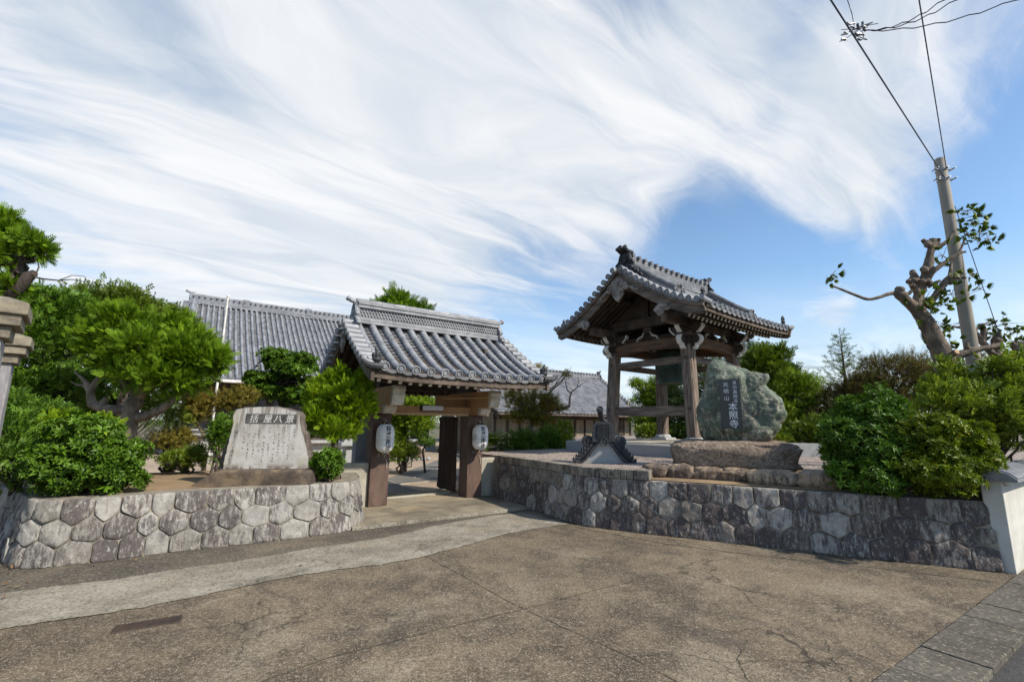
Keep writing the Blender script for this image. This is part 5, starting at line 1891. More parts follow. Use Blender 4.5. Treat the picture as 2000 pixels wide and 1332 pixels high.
for sd_ in (-1, 1):
    b = MB()
    onigawara(b, (sd_ * (HX - 0.25), 0, 8.42), sd_, 0.78)
    b.build('ridge_end_tile', M['tile_hall'], hall, smooth=40)
    b = MB()
    ribbon(b, hs, sd_ * (HX - 0.12), sd_ * HX, lambda k: 0.05, lambda k: 0.45, 0, 18)
    b.build('bargeboard', M['wood'], hall, smooth=0)
    b = MB()
    prof_ = [(hs[0].P(0, d).y, hs[0].P(0, d).z - 0.25) for d in np.linspace(hs[0].L * 0.98, 0, 14)] + [(hs[1].P(0, d).y, hs[1].P(0, d).z - 0.25) for d in np.linspace(0.2, hs[1].L * 0.98, 14)]
    b.prism(prof_, (sd_ * (HX - 0.9), 0, 0), (0, 1, 0), (0, 0, 1), (sd_ * 0.1, 0, 0))
    b.build('gable_wall', M['wood_dark'], hall, smooth=0)
b = MB()
g0 = hs[0].P(-HX, hs[0].L + 0.09, -0.06)
b.box((0, g0.y, g0.z), (2 * HX, 0.14, 0.13))
b.build('gutter', M['white'], hall, smooth=0, bevel=0.03)
b = MB()
ribbon(b, hs, -HX + 0.1, HX - 0.1, lambda k: 0.06, lambda k: 0.16, 0, 10)
b.build('roof_boards', M['wood_dark'], hall, smooth=0)
b = MB()
b.box((0, -6.6, 1.95), (2 * HX - 1.4, 0.12, 2.9))
b.box((0, 6.6, 1.95), (2 * HX - 1.4, 0.12, 2.9))
for sd_ in (-1, 1): b.box((sd_ * (HX - 0.76), 0, 1.95), (0.12, 13.2, 2.9))
b.build('wall', simple('hall_board_wall', (0.13, 0.10, 0.075), (0.08, 0.06, 0.045), 2, 0.9, 0.1, 0.004), hall, smooth=0)
for i in range(8):
    x = -HX + 0.8 + (2 * HX - 1.6) * i / 7
    b = MB()
    b.box((x, -6.72, 1.85), (0.24, 0.24, 3.3))
    b.build('post', M['wood_dark'], hall, smooth=0, bevel=0.01)
    if i < 7:
        b = MB()
        w_ = (2 * HX - 1.6) / 7 - 0.3
        b.box((x + w_ / 2 + 0.15, -6.68, 1.95), (w_, 0.06, 2.2), m=0)
        for k in range(5): b.box((x + 0.15 + w_ * k / 4, -6.73, 1.95), (0.05, 0.05, 2.2), m=1)
        for k in range(4): b.box((x + 0.15 + w_ / 2, -6.73, 0.9 + 0.7 * k), (w_, 0.05, 0.04), m=1)
        b.build('door_panel', [simple('sliding_door_glass', (0.06, 0.065, 0.07), (0.10, 0.10, 0.10), 2, 0.2, 0.0) if i == 0 else bpy.data.materials['sliding_door_glass'], M['wood']], hall, smooth=0)
b = MB()
b.box((0, -7.4, 0.62), (2 * HX - 0.8, 1.3, 0.12))
b.box((0, -7.2, 0.30), (2 * HX - 1.2, 0.9, 0.56))
b.build('veranda', M['concrete_grey'], hall, smooth=0, bevel=0.01)
b = MB()
for z in (1.02, 1.22): b.tube([(-HX + 0.5, -7.95, z), (HX - 2.5, -7.95, z)], 0.035, 8)
for i in range(9): b.box((-HX + 0.5 + 1.35 * i, -7.95, 0.92), (0.08, 0.08, 0.7))
b.build('railing', M['concrete_grey'], hall, smooth=30)

# ================================================================== LOW BUILDING BEHIND
BO = uv(18.2, 23.4, 0.0)
bk = empty('low_building', BO, A, 'long low timber building with a grey wave tile roof beyond the gravel terrace', 'building')
bf = lambda r: 2.20 + 2.70 * (1 - min(r, 4.0) / 4.0) ** 1.08
BX = 5.6
bsl = [Slope(bf, 4.0, -1, BX), Slope(bf, 4.0, 1, BX)]


def wave_tiles(b, sl, x0, x1, pitch, tl):
    n = round((x1 - x0) / pitch)
    pt = (x1 - x0) / n
    nt = round(sl.L / tl)
    T = sl.L / nt
    rg = random.Random(77)
    for j in range(nt):
        for i in range(n):
            xa = x0 + i * pt
            vs = []
            for d, o in ((j * T, 0.0), ((j + 1) * T + 0.02, 0.035), ((j + 1) * T + 0.02, 0.004)):
                for a in range(6):
                    k = a / 5
                    h = 0.028 * math.sin(2 * PI * (k * 0.92 - 0.18))
                    vs.append(sl.P(xa + pt * k * 1.02, d, o + h))
            fs = [(q * 6 + a, q * 6 + a + 1, (q + 1) * 6 + a + 1, (q + 1) * 6 + a) for q in range(2) for a in range(5)]
            b.add(vs, fs, 0, rg.random())


b = MB()
wave_tiles(b, bsl[0], -BX, BX, 0.275, 0.245)
M['tile_wave'] = simple('wave_roof_tile', (0.225, 0.225, 0.235), (0.165, 0.165, 0.175), 2.0, 0.5, 0.08, 0.003, rv=0.22, spec=0.3, c3=(0.17, 0.17, 0.19), s3=2.5, f3=0.5)
b.build('roof_tiles', M['tile_wave'], bk, smooth=40)
b = MB()
for i in range(8):
    d0, d1 = bsl[1].L * i / 8, bsl[1].L * (i + 1) / 8
    b.add([bsl[1].P(-BX, d0), bsl[1].P(BX, d0), bsl[1].P(BX, d1), bsl[1].P(-BX, d1)], [(0, 1, 2, 3)])
b.build('rear_roof', M['tile_wave'], bk, smooth=0)
b = MB()
ridge_stack(b, -BX + 0.1, BX - 0.1, 4.82, 0.36, 0.26, lattice=False, cap_r=0.085, camber=0.0)
for i in range(40):
    x = -BX + 0.2 + (2 * BX - 0.4) * i / 39
    b.tube([(x, -0.22, 5.10), (x, 0.22, 5.10)], 0.055, 8)
b.build('roof_ridge', [M['tile_wave'], M['tile_edge']], bk, smooth=35)
for sd_ in (-1, 1):
    b = MB()
    onigawara(b, (sd_ * (BX - 0.05), 0, 4.7), sd_, 0.6)
    b.build('ridge_end_tile', M['oni'], bk, smooth=40)
    b = MB()
    verge(b, bsl[0], sd_ * (BX - 0.06), sd_, 0.26, 0.075, 0.14, 0.16)
    b.build('verge_tiles', [M['tile_wave'], M['tile_edge']], bk, smooth=35)
    b = MB()
    ribbon(b, bsl, sd_ * (BX - 0.02), sd_ * (BX + 0.04), lambda k: 0.05, lambda k: 0.28, 0, 12)
    b.build('bargeboard', M['wood_dark'], bk, smooth=0)
b = MB()
ribbon(b, bsl, -BX, BX, lambda k: 0.05, lambda k: 0.12, 0, 8)
b.build('roof_boards', M['wood_dark'], bk, smooth=0)
b = MB()
b.box((0, -3.0, 1.2), (2 * BX - 0.6, 0.1, 2.5))
b.box((0, 3.0, 1.2), (2 * BX - 0.6, 0.1, 2.5))
for sd_ in (-1, 1): b.box((sd_ * (BX - 0.35), 0, 1.55), (0.1, 5.9, 3.1))
b.build('wall', simple('tan_board_wall', (0.25, 0.205, 0.14), (0.17, 0.135, 0.09), 1.5, 0.85, 0.15, 0.004, (7, 1, 0.6)), bk, smooth=0)
for i in range(14):
    x = -BX + 0.4 + (2 * BX - 0.8) * i / 13
    b = MB()
    b.box((x, -3.07, 1.2), (0.10, 0.10, 2.5))
    b.build('post', M['wood_dark'], bk, smooth=0)
b = MB()
b.box((0, -3.07, 2.12), (2 * BX - 0.6, 0.08, 0.5))
b.build('head_board', M['wood_dark'], bk, smooth=0)
b = MB()
b.box((BX - 1.4, -3.08, 1.05), (0.9, 0.06, 1.95), m=0)
for k in range(4): b.box((BX - 1.75 + 0.235 * k, -3.12, 1.05), (0.04, 0.04, 1.9), m=1)
b.build('door', [M['wood_dark'], M['wood']], bk, smooth=0)
b = MB()
b.tube([(-BX, -4.08, 2.1), (BX, -4.08, 2.1)], 0.05, 10)
b.build('gutter', M['wood'], bk)

# small stone lantern post by the low building
lp = gz(1242, 870, 0.93)
sp_ = empty('stone_post', tuple(uv(20.0, 15.6, 0.9)), A, 'short capped stone post standing beyond the tower platform', 'post')
b = MB()
b.box((0, 0, 0.45), (0.26, 0.26, 0.9))
b.build('shaft', M['wood_post'], sp_, smooth=0, bevel=0.01)
b = MB()
b.box((0, 0, 0.94), (0.46, 0.46, 0.08))
b.box((0, 0, 1.02), (0.46, 0.46, 0.08), top=0.3)
b.build('cap', M['concrete_grey'], sp_, smooth=0, bevel=0.01)

# ================================================================== STREET THINGS
ww = empty('garden_wall', (5.955, 5.735, 0.0), rad(34.0), 'whitewashed plaster wall end with a dark tiled coping at the kerb', 'wall')
M['plaster'] = simple('weathered_whitewash', (0.60, 0.58, 0.52), (0.50, 0.475, 0.41), 3, 0.85, 0.25, 0.006, c3=(0.38, 0.36, 0.32), s3=2.2, f3=0.45)
b = MB()
b.box((3.0, 0.09, 0.53), (6.0, 0.19, 1.12))
b.build('wall_body', M['plaster'], ww, smooth=0, bevel=0.012)
b = MB()
pr = [(-0.16, 1.06), (-0.155, 1.09), (-0.09, 1.145), (0.0, 1.18), (0.09, 1.20), (0.18, 1.18), (0.27, 1.145), (0.335, 1.09), (0.34, 1.06)]
b.prism([(y, z - 0.0) for y, z in pr], (-0.07, 0, 0), (0, 1, 0), (0, 0, 1), (6.1, 0, 0), 1)
cp = b.build('coping', [M['tile'], M['tile_dark']], ww, smooth=35)
b = MB()
for i in range(58):
    x = -0.02 + i * 0.105
    for pa in (pr[1:5], pr[4:8]):
        pts = [(x, y, z + 0.006) for y, z in pa]
        b.tube(pts, [0.021] * len(pts), 8, 0)
b.build('coping_ribs', M['tile'], cp, smooth=40)

for i, (px, y_, Y, zt, lab) in enumerate(((0, 0, 3.6, 2.66, 'taller looking weathered stone gate pillar with a stepped cap, the nearer to the road'),
                                         (0, 0, 5.0, 2.62, 'lichen stained stone gate pillar with a stepped cap next to the tall hedge trees'))):
    X = -1.052 * Y - 0.49 if i else -1.058 * Y - 0.52
    t = empty('stone_pillar', (X, Y, 0), rad(44), lab, 'pillar', 'stone gate pillars')
    h = zt - 0.34
    b = MB()
    b.box((0, 0, h / 2), (0.36, 0.36, h), top=0.94)
    b.build('shaft', simple('lichen_stone_shaft', (0.36, 0.355, 0.33), (0.22, 0.20, 0.21), 9, 0.9, 0.5, 0.008, (1, 1, 0.4), c3=(0.10, 0.085, 0.10), s3=2.4, f3=0.85) if i == 0 else bpy.data.materials['lichen_stone_shaft'], t, smooth=0, bevel=0.012)
    b = MB()
    b.box((0, 0, h + 0.05), (0.42, 0.42, 0.10))
    b.box((0, 0, h + 0.145), (0.52, 0.52, 0.09))
    b.box((0, 0, h + 0.24), (0.58, 0.58, 0.10))
    b.box((0, 0, h + 0.315), (0.57, 0.57, 0.05), top=0.55)
    b.build('cap', M['boulder'] if False else simple('stained_stone_cap', (0.27, 0.23, 0.16), (0.15, 0.125, 0.095), 12, 0.9, 0.5, 0.008, c3=(0.09, 0.08, 0.065), s3=3, f3=0.5), t, smooth=0, bevel=0.01)

# iron drain cover
g = [gz(*p) for p in ((230, 1219), (343, 1201), (346, 1217), (233, 1242))]
gc = (g[0] + g[1] + g[2] + g[3]) / 4
ga = math.atan2((g[1] - g[0]).y, (g[1] - g[0]).x)
dg = empty('drain_cover', (gc.x, gc.y, 0.0), ga, 'rusty iron drain cover let into the yard near the pale strip', 'drain cover')
b = MB()
b.box((0, 0, 0.003), (0.46, 0.155, 0.012))
b.build('cover_plate', M['rust'], dg, smooth=0, bevel=0.003)
b = MB()
for i in range(24):
    for j in range(8):
        b.box((-0.213 + i * 0.0185, -0.066 + j * 0.0188 + 0.0, 0.011), (0.012, 0.006, 0.006), rz=0.8 if (i + j) % 2 else -0.8)
b.build('tread_pattern', M['rust'], dg, smooth=0)

# utility pole
pb = at(1908, 745, 8.05)
pole = empty('utility_pole', (pb.x, pb.y, 0.9), 0, 'tall tapering concrete utility pole rising behind the pruned tree', 'utility pole')
ptop = at(1838, 311, 8.05)
PHt = ptop.z - 0.9
b = MB()
b.tube([(0, 0, -0.5), (0, 0, PHt * 0.5), (0, 0, PHt - 0.02), (0, 0, PHt)], [0.112, 0.099, 0.085, 0.076], 28)
M['pole'] = simple('pole_concrete', (0.33, 0.29, 0.235), (0.255, 0.225, 0.18), 3, 0.85, 0.25, 0.005, (3, 3, 0.5), c3=(0.19, 0.165, 0.13), s3=1.5, f3=0.5)
b.build('shaft', M['pole'], pole, smooth=40)
for dz in (0.25, 0.45):
    b = MB()
    z = PHt - dz
    b.lathe([(0.086, -0.02), (0.094, -0.02), (0.094, 0.02), (0.086, 0.02)], (0, 0, z), 24)
    for q in (-1, 1):
        b.beam((q * 0.085, -0.04, z), (q * 0.18, -0.06, z + 0.01), 0.03, 0.02)
        b.tube([(q * 0.16, -0.12, z + 0.01), (q * 0.16, 0.02, z)], 0.010, 6)
    b.tube([(0.0, -0.085, z), (0.0, -0.15, z)], 0.018, 8)
    b.build('clamp', M['steel'], pole, smooth=30)
b = MB()
b.lathe([(0.111, 0), (0.109, 1.05)], (0, 0, 0.85), 24)
b.build('pole_band', simple('faded_pale_wrap', (0.42, 0.46, 0.44), (0.36, 0.38, 0.34), 6, 0.6, 0.0), pole, smooth=40)


def cable(name, pts, r, lab, cat='cable', sag=0.0, group=None, seg=6, m=None):
    b = MB()
    out = []
    P = [Vector(p) for p in pts]
    for a, c in zip(P[:-1], P[1:]):
        for i in range(10):
            k = i / 10
            q = a.lerp(c, k)
            q.z -= sag * 4 * k * (1 - k)
            out.append(q)
    out.append(P[-1])
    b.tube(out, r, seg)
    return tag(b.build(name, m or M['cable'], None, smooth=60), lab, cat, group)


pt2 = Vector((pb.x, pb.y - 0.1, 0.9 + PHt - 0.26))
pt1 = Vector((pb.x - 0.06, pb.y - 0.1, 0.9 + PHt - 0.45))


def hit_z(px, py, z):
    d = ray(px, py)
    return d * ((z - CAMH) / d.z) + Vector((0, 0, CAMH))


j1 = hit_z(1662, 62, 6.25)
dj = (j1 - pt1)
cable('overhead_cable', [pt1, j1, j1 + dj * 1.2], 0.009, 'dark overhead cable from the pole carrying the tangled wire junction', 'cable', 0.0, 'overhead wires')
w2 = hit_z(1795, 0, 6.7)
cable('overhead_cable', [pt2, w2, w2 + (w2 - pt2) * 1.3], 0.008, 'thin steep overhead cable tied to the very top of the pole', 'cable', 0.0, 'overhead wires')
jn = empty('wire_junction', j1, 0, 'tangle of small clamps and wire loops hanging on the overhead cable', 'wire junction')
rj = random.Random(6)
for i in range(16):
    b = MB()
    c = Vector((rj.uniform(-0.05, 0.22), rj.uniform(-0.10, 0.10), rj.uniform(-0.02, 0.08)))
    a = rj.uniform(-0.3, 0.9)
    d = Vector((math.cos(a), math.sin(a), rj.uniform(-0.3, 0.3))) * rj.uniform(0.04, 0.09)
    b.tube([c - d * 0.5, c + d * 0.5], rj.uniform(0.008, 0.015), 7)
    b.build('clamp', M['steel'], jn, smooth=40)
for i in range(7):
    b = MB()
    c = Vector((rj.uniform(-0.08, 0.2), rj.uniform(-0.1, 0.1), rj.uniform(-0.03, 0.06)))
    R_ = rj.uniform(0.05, 0.13)
    ax = Vector((rj.uniform(-1, 1), rj.uniform(-1, 1), rj.uniform(-0.3, 0.3))).normalized()
    ay = ax.orthogonal().normalized()
    n = 14
    b.tube([c + ax * (R_ * math.cos(2 * PI * k / n * 0.8 + i)) + ay * (R_ * 0.6 * math.sin(2 * PI * k / n * 0.8 + i)) for k in range(n)], 0.004, 5)
    b.build('wire_loop', M['cable'], jn, smooth=60)
# service wires leaving the junction
for (px, py, z, lab) in ((1842, 0, 6.35, 'uppermost of the three wavy service wires running from the junction'), (1866, 0, 6.33, 'middle one of the three wavy service wires running from the junction'), (1982, 0, 6.1, 'lowest and longest of the three wavy service wires from the junction')):
    e = hit_z(px, py, z)
    s0 = j1 + Vector((0.15, 0.02, 0.03))
    pts = [s0.lerp(e, k / 14) + Vector((0, 0, 0.012 * math.sin(k * 2.1) - 0.10 * 4 * (k / 14) * (1 - k / 14))) for k in range(15)] + [e + (e - s0) * 0.8]
    cable('service_wire', pts, 0.006, lab, 'wire', 0, 'overhead wires')
for (px, py, dx, lab) in ((1655, 0, 0.05, 'short wire rising straight up from the wire junction'), ):
    e = hit_z(px, py, 6.7)
    s0 = j1 + Vector((0.05, 0.0, 0.05))
    cable('service_wire', [s0, s0.lerp(e, 0.5) + Vector((0.01, 0, 0)), e, e + (e - s0)], 0.005, lab, 'wire', 0, 'overhead wires')
gt = Vector((pb.x + 0.09, pb.y - 0.05, 0.9 + PHt - 1.0))
ge = at(1968, 700, 7.7)
cable('stay_wire', [gt, ge, ge + (ge - gt) * 0.45], 0.007, 'slack dark stay wire dropping from the pole to the lower right', 'wire', 0.0)
for z_, lab in ((0.0, 'upper of two far power lines above the trees behind the green stone'), (0.14, 'lower of two far power lines above the trees behind the green stone')):
    a, c = at(1380, 713, 40), at(1720, 718, 40)
    a.z -= z_; c.z -= z_
    d = c - a
    cable('power_line', [a - d * 0.5, c + d * 3], 0.02, lab, 'power line', 0, 'far power lines')

fpt, fpb = at(443, 583, 18.0), at(430, 705, 18.0)
fp = empty('flagpole', (fpb.x, fpb.y, 0.04), 0, 'thin white flagpole standing in front of the main hall roof', 'flagpole')
b = MB()
tilt = (fpt.x - fpb.x) * 0.0
b.tube([(0, 0, 0), (0, 0, fpt.z * 0.5), (0, 0, fpt.z)], [0.05, 0.045, 0.032], 12)
b.build('pole', M['white'], fp, smooth=40)
b = MB()
b.ball((0, 0, fpt.z + 0.05), 0.06, 10, 6)
b.build('finial', M['white'], fp, smooth=40)

ms = at(402, 880, 9.2)
mk = empty('marker_stake', (ms.x, ms.y, 0.55), 0, 'white topped square stake standing between the small shrubs and the monument', 'stake')
b = MB(); b.box((0, 0, 0.2), (0.06, 0.06, 0.5)); b.build('stake_base', M['wood_dark'], mk, smooth=0)
b = MB(); b.box((0, 0, 0.68), (0.055, 0.055, 0.46)); b.build('stake_top', M['white'], mk, smooth=0, bevel=0.004)


# ================================================================== FOLIAGE
def frame(z, x):
    """rows of rotation matrices with columns x', y', z' built from axis arrays"""
    z = z / np.linalg.norm(z, axis=1, keepdims=True)
    x = x - z * np.sum(x * z, axis=1, keepdims=True)
    x = x / np.maximum(np.linalg.norm(x, axis=1, keepdims=True), 1e-6)
    y = np.cross(z, x)
    return np.stack([x, y, z], axis=2)


def leaf_tpl(kind):
    """small template (verts, tris) for one sprig, growing along +z, about 1 unit long"""
    V_, F_ = [], []

    def leaf(base, d, nrm, L, w_, fold=0.18, bend=0.0):
        base, d, nrm = Vector(base), Vector(d).normalized(), Vector(nrm).normalized()
        s_ = d.cross(nrm).normalized()
        nrm = s_.cross(d)
        k = len(V_)
        mid = base + d * (L * 0.5) + nrm * (bend * L * 0.5)
        tip = base + d * L - nrm * (bend * L)
        V_.extend([tuple(base), tuple(mid + s_ * w_ / 2 + nrm * fold * w_), tuple(tip), tuple(mid - s_ * w_ / 2 + nrm * fold * w_)])
        F_.extend([(k, k + 1, k + 2), (k, k + 2, k + 3)])
    r = random.Random(hash(kind) % 1000 if False else sum(map(ord, kind)))
    if kind == 'whorl':                       # glossy evergreen: whorl of leaves at the shoot tip
        for i in range(6):
            a = 2 * PI * i / 6 + r.uniform(-.2, .2)
            el = r.uniform(0.15, 0.6)
            d = Vector((math.cos(a) * math.cos(el), math.sin(a) * math.cos(el), math.sin(el)))
            leaf((0, 0, 0.05 * i / 6), d, (0, 0, 1), r.uniform(0.8, 1.05), 0.38, 0.15, 0.10)
        for i in range(3):
            a = 2 * PI * i / 3 + 0.5
            leaf((0, 0, 0.1), (0.45 * math.cos(a), 0.45 * math.sin(a), 1), (-math.cos(a), -math.sin(a), 0.4), 0.7, 0.28, 0.15, 0.05)
    elif kind == 'twig':                      # alternate leaves along a twig
        for i in range(7):
            k = i / 6
            sd_ = 1 if i % 2 else -1
            leaf((0, 0, 0.15 + 0.6 * k), (sd_ * 0.9, r.uniform(-.5, .5), 0.5 + 0.4 * k), (0, 1, 0.3), 0.42, 0.19, 0.12, 0.1)
    elif kind == 'spray':                     # flat feathery conifer spray
        n = 6
        for i in range(n):
            k = (i + 0.4) / n
            L = 0.50 * (1 - 0.62 * k)
            for sd_ in (1, -1):
                leaf((0, 0.03 * k, k * 0.85), (sd_ * 0.80, 0.16, 0.62), (0, 1, 0), L, 0.085, 0.0, 0.12)
        leaf((0, 0, 0.0), (0, 0.05, 1), (0, 1, 0), 1.05, 0.075, 0.0, 0.1)
    elif kind == 'fine':                      # loose small leaves
        for i in range(9):
            k = i / 8
            a = 2.4 * i
            leaf((0, 0, k * 0.8), (math.cos(a), math.sin(a), 0.45), (0, 0, 1), 0.26, 0.14, 0.1, 0.1)
    elif kind == 'needle':
        for i in range(14):
            a = 2.4 * i
            k = i / 13
            leaf((0, 0, k * 0.7), (math.cos(a) * 0.7, math.sin(a) * 0.7, 0.8), (0, 0, 1), 0.42, 0.08, 0.0, 0.0)
    elif kind == 'droop':                     # hanging compound leaf of long leaflets
        for i in range(6):
            a = -0.9 + 1.8 * i / 5
            leaf((0, 0, 0.30), (math.sin(a) * 0.8, 0.35, 0.4 + 0.5 * math.cos(a)), (0, 1, 0.2), 0.66, 0.17, 0.12, 0.30)
        leaf((0, 0, 0), (0, 0, 1), (0, 1, 0), 0.32, 0.035, 0, 0)
    return np.array(V_, float), np.array(F_, int)


TPL = {k: leaf_tpl(k) for k in ('whorl', 'twig', 'spray', 'fine', 'needle', 'droop')}


def leaf_mesh(name, m, parent, groups):
    """groups: list of (template key, positions, frames(n,3,3), scales)"""
    Vs, Fs, Rs = [], [], []
    off = 0
    rg = np.random.default_rng(len(name) + sum(len(q[1]) for q in groups))
    for key, P, Fr, Sc, *tn in groups:
        V_, F_ = TPL[key]
        n = len(P)
        if n == 0: continue
        W = np.einsum('nij,kj->nki', Fr, V_) * Sc[:, None, None] + P[:, None, :]
        Vs.append(W.reshape(-1, 3))
        Fs.append((F_[None, :, :] + (np.arange(n) * len(V_))[:, None, None]).reshape(-1, 3) + off)
        base = rg.random(n)
        nl = len(F_) // 2
        if tn: base = tn[0] * 0.45 + base * 0.55
        r_ = np.clip(base[:, None] * 0.64 + rg.random((n, nl)) * 0.36, 0, 1)
        Rs.append(np.repeat(r_, 2, axis=1).reshape(-1))
        off += n * len(V_)
    Vt, Ft, Rt = np.concatenate(Vs), np.concatenate(Fs), np.concatenate(Rs)
    me = bpy.data.meshes.new(name)
    me.vertices.add(len(Vt))
    me.vertices.foreach_set('co', Vt.astype(np.float32).ravel())
    me.loops.add(len(Ft) * 3)
    me.loops.foreach_set('vertex_index', Ft.astype(np.int32).ravel())
    me.polygons.add(len(Ft))
    me.polygons.foreach_set('loop_start', np.arange(0, len(Ft) * 3, 3, dtype=np.int32))
    me.materials.append(m)
    a = me.attributes.new('rnd', 'FLOAT', 'FACE')
    a.data.foreach_set('value', Rt.astype(np.float32))
    me.update(calc_edges=True)
    me.validate()
    o = bpy.data.objects.new(name, me)
    COL.objects.link(o)
    o.parent = parent
    return o


def sub_blobs(c, R, n, frac, rg, lo=0.45, hi=0.85, zmin=-0.5):
    """clumps set through an ellipsoid crown"""
    out = []
    for _ in range(n):
        while True:
            d = rg.normal(size=3)
            d /= np.linalg.norm(d)
            if d[2] > zmin: break
        k = rg.uniform(lo, hi)
        s_ = frac * rg.uniform(0.55, 1.4)
        out.append((np.array(c) + d * np.array(R) * k, np.array(R) * s_))
    return out


DENS = {'spray': (1.75, 0.86), 'twig': (1.6, 0.80), 'fine': (1.6, 0.80), 'whorl': (1.35, 0.92), 'droop': (2.4, 0.66), 'needle': (1, 1)}


def scatter(blobs, n, key, size, rg, up=0.5, shell=0.35, out=0.8, rnd=0.45, under=0.35, sv=0.38, lump=0.18, clip=None, stray=0.20):
    n, size = int(n * DENS[key][0]), size * DENS[key][1]
    """sprigs through the outer part of each blob, facing outwards and a little up"""
    vol = np.array([np.prod(b_[1]) ** (2 / 3) for b_ in blobs])
    cnt = np.maximum(1, (n * vol / vol.sum()).astype(int))
    P, N, TN = [], [], []
    for (c, R), k in zip(blobs, cnt):
        c, R = np.array(c, float), np.array(R, float)
        d = rg.normal(size=(int(k * 1.5) + 2, 3))
        d /= np.linalg.norm(d, axis=1, keepdims=True)
        keep = (d[:, 2] > -0.25) | (rg.random(len(d)) < under)
        d = d[keep][:k]
        ph = rg.uniform(0, 6, 3)
        f = 1 + lump * (np.sin(d[:, 0] * 5 + ph[0]) * np.sin(d[:, 1] * 5 + ph[1]) + 0.6 * np.sin(d[:, 2] * 8 + d[:, 0] * 7 + ph[2]))
        q = 1 - shell * rg.random(len(d)) ** 1.6 + stray * np.abs(rg.normal(size=len(d))) * (rg.random(len(d)) < 0.4)
        P.append(c + d * R * (f * q)[:, None])
        TN.append(np.full(len(d), rg.random()))
        nn = d / R
        N.append(nn / np.linalg.norm(nn, axis=1, keepdims=True))
    P, N, TN = np.concatenate(P), np.concatenate(N), np.concatenate(TN)
    z = N * out + np.array([0, 0, up]) + rg.normal(size=P.shape) * rnd
    # flat sprays turn their face outwards
    x = np.cross(z, N + rg.normal(size=P.shape) * 0.4)
    Fr = frame(z, x)
    Sc = size * (1 + sv * rg.normal(size=len(P))).clip(0.5, 1.7)
    return (key, P, Fr, Sc, TN)


def stems(b, base, tips, r0, r1, rg, seg=6, wob=0.06, bend=0.3):
    for tp in tips:
        base_, tp = Vector(base), Vector(tp)
        pts, rs = [], []
        for i in range(6):
            k = i / 5
            q = base_.lerp(tp, k)
            q.z += bend * (tp - base_).length * 0.25 * math.sin(PI * k) * (1 if tp.z > base_.z else 0.3)
            if 0 < i < 5: q += Vector(rg.normal(size=3)) * wob
            pts.append(q)
            rs.append(r0 + (r1 - r0) * k)
        b.tube(pts, rs, seg)


M['leaf_glossy'] = leafmat('glossy_evergreen_leaf', (0.022, 0.052, 0.004), (0.127, 0.235, 0.015), (0.216, 0.300, 0.018), 0.10, 0.25, 0.45, 0.28)
M['leaf_hedge'] = leafmat('dark_hedge_leaf', (0.024, 0.058, 0.006), (0.145, 0.26, 0.022), (0.176, 0.269, 0.021), 0.10, 0.25, 0.45, 0.28)
M['leaf_yellowgreen'] = leafmat('yellow_green_hedge_leaf', (0.039, 0.067, 0.004), (0.230, 0.287, 0.014), (0.379, 0.300, 0.023), 0.12, 0.3, 0.45, 0.28)
M['leaf_bright'] = leafmat('bright_conifer_spray', (0.063, 0.123, 0.004), (0.297, 0.433, 0.012), (0.456, 0.439, 0.018), 0.08, 0.4, 0.55, 0.2)
M['leaf_conifer'] = leafmat('mid_conifer_spray', (0.039, 0.083, 0.004), (0.216, 0.352, 0.012), (0.354, 0.359, 0.018), 0.06, 0.38, 0.55, 0.2)
M['leaf_dark'] = leafmat('dark_tree_leaf', (0.017, 0.035, 0.004), (0.090, 0.146, 0.012), (0.153, 0.170, 0.013), 0.08, 0.3, 0.5, 0.3)
M['leaf_mid'] = leafmat('mid_green_leaf', (0.030, 0.057, 0.004), (0.171, 0.235, 0.015), (0.253, 0.249, 0.018), 0.10, 0.35, 0.5, 0.3)
M['leaf_maple'] = leafmat('bright_maple_leaf', (0.046, 0.093, 0.004), (0.253, 0.352, 0.012), (0.444, 0.199, 0.013), 0.06, 0.45, 0.55, 0.2)
M['leaf_brown'] = leafmat('brown_green_leaf', (0.043, 0.037, 0.009), (0.160, 0.117, 0.027), (0.091, 0.133, 0.015), 0.25, 0.35, 0.6, 0.2)
M['leaf_bronze'] = leafmat('bronze_shrub_leaf', (0.060, 0.054, 0.008), (0.235, 0.190, 0.027), (0.273, 0.104, 0.020), 0.15, 0.35, 0.6, 0.2)
M['leaf_myrtle'] = leafmat('reddish_green_leaf', (0.072, 0.080, 0.009), (0.281, 0.246, 0.031), (0.405, 0.130, 0.032), 0.30, 0.4, 0.6, 0.2)
M['leaf_nandina'] = leafmat('pale_feathery_leaf', (0.063, 0.100, 0.009), (0.297, 0.363, 0.037), (0.430, 0.399, 0.045), 0.15, 0.4, 0.5, 0.25)
M['leaf_conblue'] = leafmat('blue_green_needles', (0.039, 0.057, 0.010), (0.148, 0.199, 0.041), None, 0.0, 0.3, 0.6, 0.2)
M['leaf_dry'] = leafmat('dry_brown_leaf', (0.13, 0.07, 0.035), (0.25, 0.15, 0.08), (0.32, 0.24, 0.14), 0.2, 0.2, 0.8, 0.1)


def plant(name, base, label, cat, group=None):
    return empty(name, base, 0, label, cat, group)


def px_blob(px, py, Y, rx, rz, ry=None):
    """ellipsoid blob centre/radii from a place seen in the photo at distance Y (radii in photo pixels)"""
    c = at(px, py, Y)
    k = (c - Vector((0, 0, CAMH))).length / ray(px, py).length / FPX
    # size in metres across the line of sight
    return np.array(c), np.array([rx * k, (ry if ry else rx) * k, rz * k])


